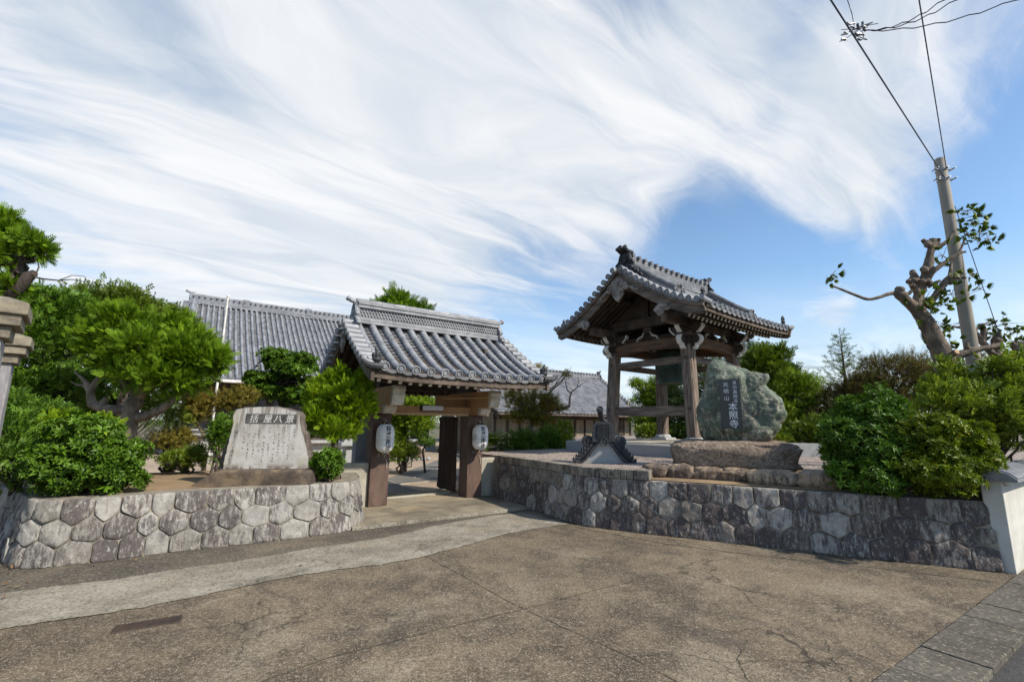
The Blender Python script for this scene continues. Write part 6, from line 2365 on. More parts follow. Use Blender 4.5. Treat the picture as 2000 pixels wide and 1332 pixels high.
def crown_plant(name, base, label, cat, blobs, n, key, size, m, seed, trunk=None, tm=None, nsub=10, frac=0.42, up=0.5, group=None, extra=None, shell=0.35, part='crown', under=0.35, lump=0.18, zmin=-0.5, out=0.8, rnd=0.45):
    """blobs in world space -> one thing with crown and trunk parts at base"""
    rg = np.random.default_rng(seed)
    t = plant(name, base, label, cat, group)
    B = np.array(base)
    bl = []
    for c, R in blobs:
        c, R = np.array(c) - B, np.array(R)
        if nsub: bl += [(c, R * 0.72)] + sub_blobs(c, R, nsub, frac, rg, 0.5, 0.93, zmin)
        else: bl.append((c, R))
    g = [scatter(bl, n, key, size, rg, up=up, shell=shell, under=under, lump=lump, out=out, rnd=rnd, stray=0.09 if 'bush' in name or 'hedge' in name else 0.24)]
    if extra: g += extra(bl, rg)
    leaf_mesh(part, m, t, g)
    b = MB()
    if trunk:
        for pts, rs in trunk:
            b.tube([Vector(p) - Vector(base) for p in pts], rs, 10, jit=0.10, rng=random.Random(seed))
    tips = [tuple(c_) for c_, R_ in (bl if len(bl) < 26 else bl[::2])]
    st = Vector(trunk[0][0][-1]) - Vector(base) if trunk else Vector((0, 0, 0))
    r0 = trunk[0][1][-1] * 0.7 if trunk else 0.025
    stems(b, st, tips, r0, max(r0 * 0.25, 0.004), rg)
    b.build('trunk' if part == 'crown' else 'stem', tm or M['bark_dark'], t, smooth=60)
    return t

# ================================================================== PLANTS
pxb = px_blob
BZ = 0.70


def on(px, py, Y, z):
    p = at(px, py, Y)
    return Vector((p.x, p.y, z))


# ---- left bed
crown_plant('glossy_bush', on(165, 960, 6.35, BZ), 'dense glossy green bush spilling over the stone wall near the stone pillars', 'bush',
            [pxb(170, 903, 6.25, 104, 66, 84), pxb(108, 912, 6.15, 66, 50), pxb(222, 905, 6.3, 56, 58)], 2700, 'whorl', 0.078, M['leaf_glossy'], 1, nsub=9, frac=0.36, part='foliage', up=0.55, zmin=-0.9, under=0.7)
crown_plant('low_conifer', on(150, 900, 7.0, BZ), 'low bright feathery conifer showing above the glossy bush', 'conifer',
            [pxb(130, 848, 6.95, 64, 34), pxb(172, 848, 7.0, 40, 30)], 1300, 'spray', 0.13, M['leaf_bright'], 2, rnd=0.28, out=1.0, nsub=8, frac=0.4, up=0.8)
crown_plant('mixed_shrub', on(40, 900, 6.4, BZ), 'loose dull green and bronze shrub beside the lichen stained pillar', 'shrub',
            [pxb(30, 900, 6.2, 58, 75), pxb(60, 830, 6.7, 55, 40), pxb(15, 820, 6.5, 45, 45)], 1500, 'twig', 0.13, M['leaf_hedge'], 3, nsub=8, frac=0.4, part='foliage')
bt1 = on(246, 862, 8.3, 0.66)
P8 = lambda x, y, Y=8.3: at(x, y, Y)
crown_plant('pruned_cypress', bt1, 'large cloud pruned cypress with a bright rounded crown over a knobbly twisted trunk', 'tree',
            [pxb(325, 698, 8.2, 90, 58, 76), pxb(255, 660, 8.4, 74, 52), pxb(228, 708, 8.3, 54, 40), pxb(378, 712, 8.2, 46, 50), pxb(295, 738, 8.1, 78, 30), pxb(345, 655, 8.4, 40, 34)], 7500, 'spray', 0.165, M['leaf_conifer'], 4, rnd=0.28, out=1.0,
            trunk=[([bt1, P8(252, 830), P8(256, 800), P8(262, 787), P8(268, 772)], [0.15, 0.13, 0.125, 0.15, 0.09]),
                   ([P8(256, 800), P8(225, 800), P8(196, 797), P8(180, 788), P8(176, 765), P8(186, 748), P8(196, 735)], [0.10, 0.085, 0.075, 0.075, 0.06, 0.055, 0.04]),
                   ([P8(180, 788), P8(172, 752), P8(160, 738), P8(145, 726)], [0.05, 0.045, 0.03, 0.012]),
                   ([P8(176, 765), P8(164, 752), P8(150, 752), P8(138, 745)], [0.04, 0.03, 0.018, 0.008]),
                   ([P8(255, 818), P8(285, 812), P8(315, 800), P8(335, 782), P8(345, 755)], [0.09, 0.075, 0.07, 0.06, 0.04]),
                   ([P8(200, 798), P8(203, 784), P8(208, 778)], [0.05, 0.055, 0.05])],
            tm=M['bark'], nsub=11, frac=0.36, up=0.35, under=0.25, shell=0.42)
crown_plant('evergreen_tree', on(40, 900, 9.3, 0.3), 'tall dark leafy evergreen directly behind the stone pillars', 'tree',
            [pxb(80, 670, 9.0, 85, 95), pxb(25, 640, 9.0, 60, 60), pxb(110, 615, 9.2, 50, 42), pxb(70, 600, 9.2, 40, 34), pxb(110, 760, 9.2, 80, 70), pxb(130, 640, 9.6, 60, 50), pxb(30, 780, 8.8, 60, 70)], 7000, 'twig', 0.16, M['leaf_glossy'], 5, nsub=10, frac=0.36, group=None,
            trunk=[([on(118, 900, 9.3, 0.3), at(116, 800, 9.3), at(118, 740, 9.3)], [0.12, 0.10, 0.08])])
crown_plant('evergreen_tree', on(240, 900, 11.0, 0.1), 'rounded dark evergreen rising behind the cloud pruned cypress', 'tree',
            [pxb(235, 630, 11.0, 95, 62), pxb(165, 640, 10.8, 65, 58), pxb(310, 645, 11.0, 55, 45), pxb(200, 600, 11.0, 60, 36), pxb(260, 605, 11.0, 50, 34), pxb(240, 700, 11.0, 120, 60)], 5500, 'twig', 0.17, M['leaf_mid'], 6, nsub=11, frac=0.36,
            trunk=[([on(240, 900, 11, 0.1), at(240, 760, 11)], [0.14, 0.10])])
tb = on(-55, 900, 6.6, 0.3)
crown_plant('leaning_conifer', tb, 'high leaning conifer whose branches reach above the stepped cap pillars', 'tree',
            [pxb(58, 480, 6.5, 34, 17), pxb(20, 456, 6.6, 30, 26), pxb(2, 505, 6.4, 30, 28), pxb(82, 492, 6.5, 16, 12), pxb(12, 562, 6.5, 26, 20), pxb(-40, 480, 6.6, 46, 50)], 1500, 'spray', 0.15, M['leaf_conifer'], 7, rnd=0.28, out=1.0,
            trunk=[([tb, at(-35, 700, 6.6), at(0, 600, 6.6), at(22, 545, 6.55), at(38, 515, 6.5)], [0.13, 0.11, 0.09, 0.08, 0.05]),
                   ([at(10, 585, 6.55), at(40, 560, 6.5), at(55, 540, 6.5), at(68, 533, 6.5)], [0.07, 0.07, 0.075, 0.05]),
                   ([at(62, 540, 6.5), at(85, 545, 6.5), at(115, 548, 6.5), at(140, 546, 6.5), at(175, 552, 6.5)], [0.014, 0.012, 0.009, 0.006, 0.004]),
                   ([at(115, 548, 6.5), at(140, 538, 6.5), at(165, 540, 6.5), at(178, 562, 6.5)], [0.007, 0.005, 0.004, 0.003]),
                   ([at(68, 540, 6.5), at(76, 522, 6.5), at(73, 508, 6.5), at(66, 498, 6.5)], [0.012, 0.010, 0.008, 0.005])], nsub=6, frac=0.42, up=0.15, under=0.5)
bt3 = on(440, 885, 10.0, 0.25)
crown_plant('bronze_shrub', bt3, 'bronze leaved shrub with a crooked bare stem behind the engraved monument', 'shrub',
            [pxb(415, 790, 10.0, 42, 30), pxb(455, 785, 10.2, 35, 24), pxb(385, 805, 9.8, 26, 26), pxb(475, 770, 10.4, 22, 16)], 2200, 'fine', 0.13, M['leaf_bronze'], 8,
            trunk=[([bt3, at(425, 872, 10), at(405, 862, 10), at(392, 838, 10), at(378, 818, 10)], [0.055, 0.05, 0.045, 0.04, 0.03]), ([at(400, 862, 10), at(418, 835, 10), at(408, 812, 10), at(392, 800, 10)], [0.035, 0.035, 0.03, 0.02])], tm=M['bark'], nsub=7, frac=0.38)
crown_plant('small_shrub', on(325, 915, 8.9, 0.66), 'small yellowish rounded shrub under the cypress limb', 'shrub',
            [pxb(325, 872, 8.9, 44, 24), pxb(350, 860, 9.0, 26, 18)], 1200, 'fine', 0.11, M['leaf_bronze'], 9, nsub=7, frac=0.38)
crown_plant('small_shrub', on(365, 915, 8.6, 0.66), 'little green shrub standing on bare soil beside the monument base', 'shrub',
            [pxb(368, 898, 8.6, 33, 22)], 900, 'twig', 0.09, M['leaf_mid'], 10, nsub=7, frac=0.38)
crown_plant('small_shrub', on(345, 850, 9.4, 0.5), 'thin pale green sapling between the twisted cypress trunk and the monument', 'shrub',
            [pxb(345, 820, 9.4, 26, 30)], 420, 'fine', 0.11, M['leaf_nandina'], 11, nsub=6, frac=0.4)
crown_plant('upright_shrub', on(428, 900, 8.3, 0.66), 'narrow dark upright shrub squeezed against the edge of the engraved slab', 'shrub',
            [pxb(428, 868, 8.3, 18, 42)], 700, 'twig', 0.10, M['leaf_hedge'], 12, nsub=6, frac=0.45)
bt4 = on(548, 880, 11.6, 0.1)
crown_plant('pad_pruned_tree', bt4, 'dark evergreen clipped into rounded pads behind the engraved monument', 'tree',
            [pxb(563, 718, 11.6, 47, 30), pxb(508, 742, 11.4, 30, 17), pxb(513, 768, 11.5, 36, 22), pxb(585, 775, 11.4, 36, 22), pxb(545, 755, 11.9, 30, 18), pxb(600, 755, 11.8, 22, 14)], 4200, 'whorl', 0.085, M['leaf_glossy'], 13,
            trunk=[([bt4, at(549, 800, 11.6), at(552, 765, 11.6), at(560, 740, 11.6)], [0.10, 0.085, 0.07, 0.05])], nsub=8, frac=0.4, up=0.7, under=0.15)
bt5 = on(656, 905, 8.1, BZ)
crown_plant('bright_conifer', bt5, 'bright green feathery conifer standing against the gate beside the engraved monument', 'tree',
            [pxb(662, 800, 8.1, 50, 46, 46), pxb(693, 795, 8.1, 34, 40), pxb(632, 815, 8.0, 32, 34), pxb(655, 758, 8.15, 26, 32), pxb(703, 757, 8.2, 18, 24), pxb(660, 840, 8.0, 40, 20)], 5600, 'spray', 0.135, M['leaf_bright'], 14, rnd=0.28, out=1.0,
            trunk=[([bt5, at(652, 885, 8.1), at(656, 850, 8.1)], [0.07, 0.06, 0.05])], nsub=10, frac=0.36, up=0.6, under=0.3, shell=0.4)
crown_plant('glossy_shrub', on(634, 925, 7.65, BZ), 'small glossy shrub on the wall top at the foot of the bright conifer', 'shrub',
            [pxb(634, 906, 7.6, 32, 27), pxb(650, 920, 7.55, 18, 14)], 1100, 'whorl', 0.062, M['leaf_glossy'], 15, nsub=7, frac=0.38, part='foliage')

crown_plant('evergreen_shrub', on(190, 880, 11.5, 0.1), 'shaded dark shrub filling the gap under the evergreens behind the twisted trunk', 'shrub',
            [pxb(165, 800, 11.5, 50, 48), pxb(215, 815, 11.8, 34, 34), pxb(120, 820, 11.0, 50, 50), pxb(280, 795, 12.2, 48, 30), pxb(325, 790, 12.6, 26, 22)], 3200, 'twig', 0.16, M['leaf_dark'], 37, nsub=8, frac=0.4, part='foliage')
# ---- behind the gate
bt6 = on(770, 860, 27, 0.04)
crown_plant('round_conifer', bt6, 'dark round topped conifer looking over the gate ridge', 'tree',
            [pxb(768, 622, 27, 56, 46), pxb(800, 628, 27, 36, 34), pxb(735, 630, 27, 34, 34), pxb(765, 680, 27, 68, 56)], 5200, 'spray', 0.42, M['leaf_dark'] if False else M['leaf_conifer'], 16, rnd=0.28, out=1.0,
            trunk=[([bt6, at(770, 760, 27), at(768, 680, 27)], [0.3, 0.24, 0.18])], nsub=12, frac=0.33, up=0.3)
bt7 = on(792, 885, 15.5, 0.04)
crown_plant('garden_tree', bt7, 'leafy garden tree framed by the gate opening', 'tree',
            [pxb(792, 818, 15.5, 58, 42), pxb(765, 840, 15.5, 44, 40), pxb(828, 815, 15.6, 36, 28), pxb(805, 785, 15.6, 52, 22), pxb(775, 866, 15.4, 34, 22)], 5200, 'fine', 0.2, M['leaf_maple'], 17,
            trunk=[([bt7, at(788, 860, 15.5), at(790, 835, 15.5)], [0.08, 0.07, 0.05])], nsub=9, frac=0.36, up=0.4)
crown_plant('pad_shrub', on(832, 890, 15.2, 0.04), 'small pad pruned shrub beside the garden rock inside the gate', 'shrub',
            [pxb(833, 864, 15.2, 17, 8), pxb(822, 850, 15.3, 12, 7)], 500, 'fine', 0.12, M['leaf_hedge'], 18, nsub=5, frac=0.42,
            trunk=[([on(832, 890, 15.2, 0.04), at(826, 878, 15.2), at(833, 868, 15.2)], [0.04, 0.035, 0.03])])
crown_plant('ground_shrub', on(785, 900, 14.9, 0.04), 'low leafy shrubs inside the stone edged bed behind the gate', 'shrub',
            [pxb(780, 888, 14.9, 24, 13), pxb(800, 885, 15.0, 15, 15)], 700, 'twig', 0.14, M['leaf_mid'], 19, nsub=6, frac=0.4)
c = gz(815, 897, 0.04)
tag(rock('garden_rock', (c.x, c.y + 0.2, 0.30), (0.50, 0.45, 0.62), 0.4, M['boulder'], 41, power=2.6, amp=0.2), 'rounded grey garden rock in the stone edged bed behind the gate', 'rock')
for i in range(9):
    x = 752 + i * 10.6
    c = gz(x, 902 - 1.2 * i * 0.35, 0.04)
    o = rock('border_stone', (c.x, c.y, 0.10), (0.19, 0.17, 0.15), i, M['concrete_grey'], 60 + i, seg=14, rings=8, amp=0.15)
    tag(o, 'small pale rounded edging stone in the row around the garden bed behind the gate', 'stone', 'edging stones of the garden bed')
c = gz(800, 906, 0.04)
sm = tag(MB().box((0, 0, 0.14), (0.11, 0.11, 0.28)).build('marker_post', M['concrete'], None, 0, bevel=0.01), 'short square pale post in front of the garden bed stones', 'post')
sm.location = (c.x, c.y, 0.04)
# plain stone washstand seen left of the gate post
c = on(690, 900, 15.0, 0.04)
st_ = empty('stone_stand', c, A, 'grey stone stand on the gravel court between the bright conifer and the gate post', 'stone stand')
MB().box((0, 0, 0.08), (1.1, 0.8, 0.16)).box((0, 0, 0.2), (0.8, 0.55, 0.1)).build('base', M['concrete_grey'], st_, 0, bevel=0.01)
MB().box((0, 0, 0.55), (0.62, 0.42, 0.62)).build('block', M['granite'], st_, 0, bevel=0.015)
MB().box((0, 0, 0.93), (1.0, 0.7, 0.12)).box((0, 0, 1.03), (0.8, 0.5, 0.09)).build('top_slab', M['concrete_grey'], st_, 0, bevel=0.015)

# sago palm
spb = tuple(uv(7.0, 11.1, 0.04))
sg = plant('sago_palm', spb, 'spiky sago palm growing just behind the gate post with the door', 'palm')
b = MB()
b.tube([(0, 0, 0), (0, 0, 0.45), (0, 0, 0.95)], [0.2, 0.17, 0.15], 12, jit=0.1, rng=random.Random(1))
b.build('trunk', M['bark_dark'], sg, smooth=60)
rg = np.random.default_rng(21)
V_, F_ = [], []
b = MB()
for i in range(46):
    a = 2.4 * i
    el = rg.uniform(0.05, 1.35)
    L = rg.uniform(0.75, 1.0)
    pts = []
    for k in range(13):
        t = k / 12
        q = el - 1.1 * t * t
        r_ = L * t
        pts.append(Vector((math.cos(a) * r_ * math.cos(el - 0.5 * t), math.sin(a) * r_ * math.cos(el - 0.5 * t), 0.95 + L * t * math.sin(el) - 0.45 * L * t * t)))
    rn = rg.random()
    for k in range(2, 12):
        d = (pts[k + 1] - pts[k - 1]).normalized()
        s_ = d.cross(Vector((0, 0, 1))).normalized()
        upv = s_.cross(d)
        ll = 0.20 * math.sin(PI * min(1, (k + 1) / 12.5)) + 0.03
        for sd_ in (1, -1):
            for off in (0, 0.5):
                p = pts[k].lerp(pts[k + 1], off)
                tip = p + s_ * (sd_ * ll) + d * ll * 0.5 + upv * ll * 0.15
                b.add([p - d * 0.011, p + d * 0.011, tip], [(0, 1, 2)], 0, min(1, rn * 0.6 + 0.4 * rg.random()))
b.build('fronds', M['leaf_mid'], sg, smooth=0, fixn=False)

crown_plant('clipped_hedge', tuple(uv(8.4, 11.3, 0.04)), 'dark clipped hedge along the back of the gravel terrace', 'hedge',
            [(tuple(uv(7.9, 11.3, 0.85)), (0.55, 0.5, 0.62)), (tuple(uv(8.5, 11.3, 0.85)), (0.6, 0.5, 0.62)), (tuple(uv(9.1, 11.3, 0.85)), (0.5, 0.5, 0.62))], 2400, 'twig', 0.13, M['leaf_hedge'], 22, nsub=6, frac=0.45, part='foliage')
crown_plant('light_shrub', tuple(uv(9.75, 11.5, 0.04)), 'lighter green shrub at the tower end of the clipped hedge', 'shrub',
            [(tuple(uv(9.6, 11.4, 1.0)), (0.45, 0.45, 0.6)), (tuple(uv(10.0, 11.6, 1.05)), (0.42, 0.4, 0.68))], 1300, 'twig', 0.13, M['leaf_nandina'], 23, nsub=6, frac=0.42, part='foliage')
bt8 = tuple(uv(9.0, 12.6, 0.04))
Y8 = 15.0
crown_plant('crape_myrtle', bt8, 'spreading low tree with reddish green leaves and crooked bare branches before the low building', 'tree',
            [pxb(1015, 795, Y8, 32, 22), pxb(1055, 785, Y8, 32, 18), pxb(1075, 795, Y8, 22, 16), pxb(1035, 815, Y8, 40, 20), pxb(1000, 775, 14.6, 24, 14), pxb(1062, 822, Y8, 24, 14), pxb(1095, 800, Y8, 10, 9), pxb(1105, 733, Y8, 11, 8), pxb(1052, 722, 15.4, 18, 6)], 3000, 'fine', 0.15, M['leaf_myrtle'], 24,
            trunk=[([bt8, at(1035, 850, Y8), at(1040, 815, Y8)], [0.10, 0.09, 0.07]), ([at(1040, 815, Y8), at(1075, 802, Y8), at(1095, 799, Y8), at(1112, 793, Y8), at(1113, 775, Y8), at(1117, 765, Y8), at(1127, 757, Y8), at(1140, 748, Y8)], [0.05, 0.045, 0.045, 0.04, 0.035, 0.025, 0.018, 0.008]),
                   ([at(1115, 768, Y8), at(1108, 762, Y8), at(1105, 750, Y8), at(1106, 738, Y8)], [0.025, 0.02, 0.014, 0.01]), ([at(1127, 757, Y8), at(1130, 745, Y8), at(1128, 735, Y8)], [0.012, 0.008, 0.005])], tm=M['bark'], nsub=6, frac=0.42)

# ---- right, behind the tower and the name stone
bt9 = on(1275, 870, 21, 0.04)
crown_plant('bright_tree', bt9, 'bright green layered tree seen between the bell tower posts beyond the low building', 'tree',
            [pxb(1285, 785, 21, 30, 38), pxb(1270, 825, 21, 38, 30), pxb(1298, 760, 21, 24, 26), pxb(1245, 752, 21.5, 14, 10), pxb(1260, 790, 21, 22, 14)], 3400, 'fine', 0.26, M['leaf_maple'], 25, trunk=[([bt9, at(1277, 840, 21), at(1280, 800, 21)], [0.14, 0.12, 0.09])], nsub=9, frac=0.36, up=0.3)
bt10 = on(1400, 870, 20, 0.04)
crown_plant('dark_tree', bt10, 'broad dark tree mass filling the space behind the bell tower', 'tree',
            [pxb(1375, 770, 20, 70, 80), pxb(1440, 735, 20, 48, 72), pxb(1340, 810, 20, 50, 55), pxb(1420, 810, 19.5, 70, 55), pxb(1465, 695, 20, 26, 30), pxb(1340, 850, 19, 55, 26), pxb(1440, 850, 19, 60, 26)], 9500, 'fine', 0.26, M['leaf_dark'], 26, trunk=[([bt10, at(1400, 820, 20)], [0.22, 0.16])], nsub=12, frac=0.34)
bt11 = on(1510, 870, 17.5, 0.6)
crown_plant('green_tree', bt11, 'mid green tree behind the name stone with a rounded uneven top', 'tree',
            [pxb(1495, 745, 17.5, 52, 60), pxb(1535, 765, 17.5, 42, 50), pxb(1475, 800, 17.5, 50, 60), pxb(1510, 700, 17.5, 26, 26)], 5200, 'twig', 0.25, M['leaf_mid'], 27, trunk=[([bt11, at(1505, 810, 17.5)], [0.2, 0.15])], nsub=11, frac=0.35)
bt12 = on(1555, 870, 13.5, 0.85)
crown_plant('maple', bt12, 'vivid light green maple between the name stone and the clipped hedge', 'tree',
            [pxb(1560, 790, 13.5, 45, 48), pxb(1540, 830, 13.3, 42, 32), pxb(1590, 770, 13.6, 24, 30), pxb(1585, 830, 13.4, 34, 30), pxb(1545, 755, 13.6, 26, 24), pxb(1560, 858, 13.0, 50, 20)], 5600, 'fine', 0.17, M['leaf_maple'], 28, trunk=[([bt12, at(1557, 840, 13.5), at(1558, 810, 13.5)], [0.09, 0.08, 0.06])], nsub=10, frac=0.36, up=0.35)
bt13 = on(1740, 870, 12, 0.85)
crown_plant('brown_tree', bt13, 'large brown leaved rounded tree just behind the leaning pruned trunk', 'tree',
            [pxb(1755, 735, 12, 65, 52), pxb(1705, 755, 12, 48, 40), pxb(1800, 730, 12.2, 40, 45), pxb(1750, 790, 12, 90, 40)], 5200, 'fine', 0.155, M['leaf_brown'], 29, trunk=[([bt13, at(1745, 810, 12)], [0.12, 0.09])], nsub=10, frac=0.34)
bt14 = on(1640, 870, 12.5, 0.85)
crown_plant('brown_tree', bt14, 'smaller brown and olive tree below the spired conifer', 'tree',
            [pxb(1645, 790, 12.5, 45, 38), pxb(1680, 770, 12.6, 38, 30), pxb(1620, 815, 12.4, 35, 30), pxb(1650, 830, 12.4, 50, 30)], 3600, 'fine', 0.155, M['leaf_brown'], 30, trunk=[([bt14, at(1645, 815, 12.5)], [0.1, 0.08])], nsub=9, frac=0.36)
bt15 = on(2010, 860, 11, 0.85)
crown_plant('brown_tree', bt15, 'brown leaved tree half hidden behind the utility pole and its feathery shrub', 'tree',
            [pxb(1960, 735, 11, 60, 40), pxb(2040, 720, 11, 60, 50)], 2500, 'fine', 0.15, M['leaf_brown'], 36, trunk=[([bt15, at(2000, 790, 11)], [0.1, 0.08])], nsub=9, frac=0.36)
crown_plant('low_shrub', on(1475, 872, 14.5, 0.9), 'low dark shrub row seen under the maple behind the base rock', 'shrub',
            [pxb(1440, 850, 14.5, 55, 20), pxb(1510, 852, 14.5, 55, 20)], 2400, 'twig', 0.15, M['leaf_dark'], 38, nsub=7, frac=0.4, part='foliage')
crown_plant('low_shrub', on(1630, 872, 11.8, 0.9), 'low olive shrub between the maple and the dark clipped bush', 'shrub',
            [pxb(1610, 850, 11.8, 45, 26), pxb(1660, 850, 11.8, 40, 30)], 2000, 'twig', 0.14, M['leaf_mid'], 39, nsub=7, frac=0.4, part='foliage')
crown_plant('low_shrub', on(1285, 866, 19.0, 0.5), 'low bright shrub under the layered tree beyond the tower platform', 'shrub',
            [pxb(1285, 850, 19, 40, 16), pxb(1320, 848, 19, 24, 14)], 1600, 'twig', 0.17, M['leaf_mid'], 40, nsub=7, frac=0.4, part='foliage')
# young conifer with a bare spire
bt16 = on(1665, 860, 16, 0.85)
t = plant('spired_conifer', bt16, 'thin open conifer with a pointed leader above the brown trees', 'tree')
rg = np.random.default_rng(31)
topz = at(1664, 650, 16).z - bt16.z
b = MB()
b.tube([(0, 0, 0), (0, 0, topz * 0.6), (0, 0, topz)], [0.08, 0.05, 0.008], 8)
P, Z = [], []
for i in range(58):
    k = (i / 58) ** 0.8
    z = topz * (0.30 + 0.68 * k)
    L = (1 - k) * 1.05 + 0.06
    a = 2.4 * i
    d = Vector((math.cos(a), math.sin(a), 0.42))
    pts = [Vector((0, 0, z)) + d * (L * q) - Vector((0, 0, 0.25 * L * q * (1 - q))) for q in (0, 0.33, 0.66, 1)]
    b.tube(pts, [0.012, 0.009, 0.006, 0.003], 5)
    for q in np.linspace(0.2, 1, max(2, int(L * 11))):
        p = Vector((0, 0, z)) + d * (L * q)
        P.append(p + Vector(rg.normal(size=3)) * 0.03); Z.append(np.array(d) + rg.normal(size=3) * 0.5)
P.append(Vector((0, 0, topz - 0.05))); Z.append(np.array((0, 0, 1.0)))
b.build('trunk', M['bark_dark'], t, smooth=60)
Z = np.array(Z)
leaf_mesh('crown', M['leaf_conblue'], t, [('needle', np.array([tuple(p) for p in P]), frame(Z, rg.normal(size=Z.shape)), np.full(len(P), 0.24))])

crown_plant('small_shrub', on(1522, 868, 9.4, 0.93), 'tiny bright shrub growing against the foot of the green name stone', 'shrub',
            [pxb(1522, 859, 9.4, 17, 10)], 260, 'twig', 0.09, M['leaf_nandina'], 32, nsub=5, frac=0.42)
# low block walls behind
bw = tag(MB().box((0, 0, 0.16), (2.6, 0.14, 0.36)).build('block_wall', M['concrete_grey'], None, 0, bevel=0.01), 'low grey block wall behind the name stone at the back of the terrace', 'wall')
c = at(1590, 882, 11.5)
bw.location = (c.x, c.y, 0.92)
bw.rotation_euler = (0, 0, rad(-6))

# ---- clipped hedge on the right wall
crown_plant('clipped_bush', on(1690, 970, 6.75, 0.78), 'dark green glossy clipped bush on the dark stone wall next to the boulders', 'bush',
            [pxb(1690, 875, 6.7, 80, 80, 70), pxb(1648, 890, 6.8, 48, 68), pxb(1730, 850, 6.7, 62, 76), pxb(1690, 810, 6.9, 62, 42), pxb(1700, 925, 6.5, 70, 44)], 5000, 'whorl', 0.066, M['leaf_hedge'], 33, nsub=11, frac=0.34, part='foliage', zmin=-0.9, under=0.75, up=0.45)
crown_plant('clipped_bush', on(1855, 970, 6.2, 0.78), 'yellow green clipped bush on the dark stone wall beside the whitewashed wall', 'bush',
            [pxb(1840, 890, 6.25, 88, 70, 62), pxb(1795, 880, 6.4, 52, 78), pxb(1900, 895, 6.1, 48, 66), pxb(1850, 930, 6.05, 80, 42), pxb(1830, 840, 6.5, 62, 40)], 5200, 'whorl', 0.058, M['leaf_yellowgreen'], 34, nsub=11, frac=0.34, part='foliage', zmin=-0.9, under=0.75, up=0.45)
crown_plant('feathery_shrub', on(1920, 900, 7.2, 0.8), 'tall feathery pale green shrub around the foot of the utility pole', 'shrub',
            [pxb(1850, 795, 7.1, 45, 50), pxb(1905, 805, 7.0, 62, 55), pxb(1965, 785, 7.0, 55, 58), pxb(1835, 760, 7.2, 24, 22), pxb(1990, 840, 6.8, 50, 50), pxb(2040, 790, 6.9, 50, 65), pxb(1875, 755, 7.3, 30, 22), pxb(1935, 732, 7.0, 14, 26), pxb(1985, 735, 7.0, 16, 26), pxb(1845, 728, 7.15, 9, 24), pxb(1880, 730, 7.2, 9, 22), pxb(1960, 720, 6.9, 9, 26), pxb(2005, 715, 6.9, 10, 28)], 3000, 'twig', 0.17, M['leaf_nandina'], 35, nsub=11, frac=0.34, up=0.9, part='foliage', shell=0.75, rnd=0.6)

# ---- hard pruned tree
TY = 7.45
base = on(1850, 760, TY, 0.85)
pt_ = plant('pollarded_tree', base, 'hard pruned pale barked tree with stubby cut limbs beside the utility pole', 'tree')
b = MB()
cuts = MB()
rj = random.Random(12)


def limb(pts, rs, cut=False):
    P = [at(x, y, TY + dy) - base for x, y, dy in pts]
    # smooth
    for _ in range(3):
        q, qr = [P[0]], [rs[0]]
        for (a, c), (ra, rc) in zip(zip(P[:-1], P[1:]), zip(rs[:-1], rs[1:])):
            q += [a.lerp(c, 0.25), a.lerp(c, 0.75)]
            qr += [ra * .75 + rc * .25, ra * .25 + rc * .75]
        P, rs = q + [P[-1]], qr + [rs[-1]]
    k0 = len(b.v)
    b.tube(P, rs, 18)
    for i_ in range(k0, len(b.v)):
        v_ = Vector(b.v[i_])
        c_ = min(P, key=lambda p_: (p_ - v_).length)
        nz_ = mnoise.noise(v_ * 9) * 0.55 + mnoise.noise(v_ * 22) * 0.45
        b.v[i_] = tuple(v_ + (v_ - c_) * 0.20 * nz_)
    if cut:
        d = (P[-1] - P[-2]).normalized()
        cuts.lathe([(rs[-1] * 0.86, 0.0), (rs[-1] * 0.82, 0.004), (0.002, 0.005)], P[-1], 12, axis=d)


def px_r(w_): return w_ / 889 * TY / 2 * 0.84


limb([(1852, 800, 0), (1849, 740, 0), (1846, 705, 0), (1832, 675, 0), (1815, 640, 0), (1800, 615, 0), (1785, 598, 0)], [px_r(q) for q in (46, 44, 44, 38, 34, 31, 27)])
limb([(1800, 618, 0), (1788, 602, 0), (1770, 588, -.02), (1757, 574, -.02), (1750, 571, 0)], [px_r(q) for q in (30, 26, 22, 24, 18)])
limb([(1757, 574, 0), (1740, 572, 0), (1718, 581, 0), (1695, 586, 0), (1672, 577, .02), (1650, 568, .02), (1627, 559, .03)], [px_r(q) for q in (13, 9, 7.5, 7, 6.5, 5.5, 4.5)])
limb([(1757, 572, 0), (1775, 575, -.04), (1780, 568, -.06)], [px_r(q) for q in (12, 8, 7)], True)
limb([(1795, 612, 0), (1792, 585, .03), (1800, 560, .04), (1808, 545, .04), (1812, 525, .04), (1816, 500, .04), (1820, 480, .04), (1822, 468, .04)], [px_r(q) for q in (25, 22, 20, 22, 24, 15, 15, 17)], True)
limb([(1818, 480, .04), (1806, 474, 0), (1802, 468, 0)], [px_r(q) for q in (14, 11, 9)], True)
limb([(1820, 482, .04), (1832, 474, .04), (1833, 466, .02)], [px_r(q) for q in (14, 10, 9)], True)
limb([(1820, 488, .04), (1838, 480, .02), (1850, 472, 0), (1858, 462, 0), (1862, 452, 0)], [px_r(q) for q in (12, 10, 9, 8, 7)], True)
limb([(1808, 548, .04), (1822, 528, -.05), (1827, 522, -.08)], [px_r(q) for q in (16, 13, 11)], True)
limb([(1812, 540, .04), (1835, 520, .02), (1858, 505, -.02), (1875, 493, -.05), (1886, 492, -.06)], [px_r(q) for q in (12, 10, 9, 8, 5)], True)
limb([(1872, 495, -.04), (1880, 480, -.05), (1883, 470, -.05)], [px_r(q) for q in (6, 5, 4)])
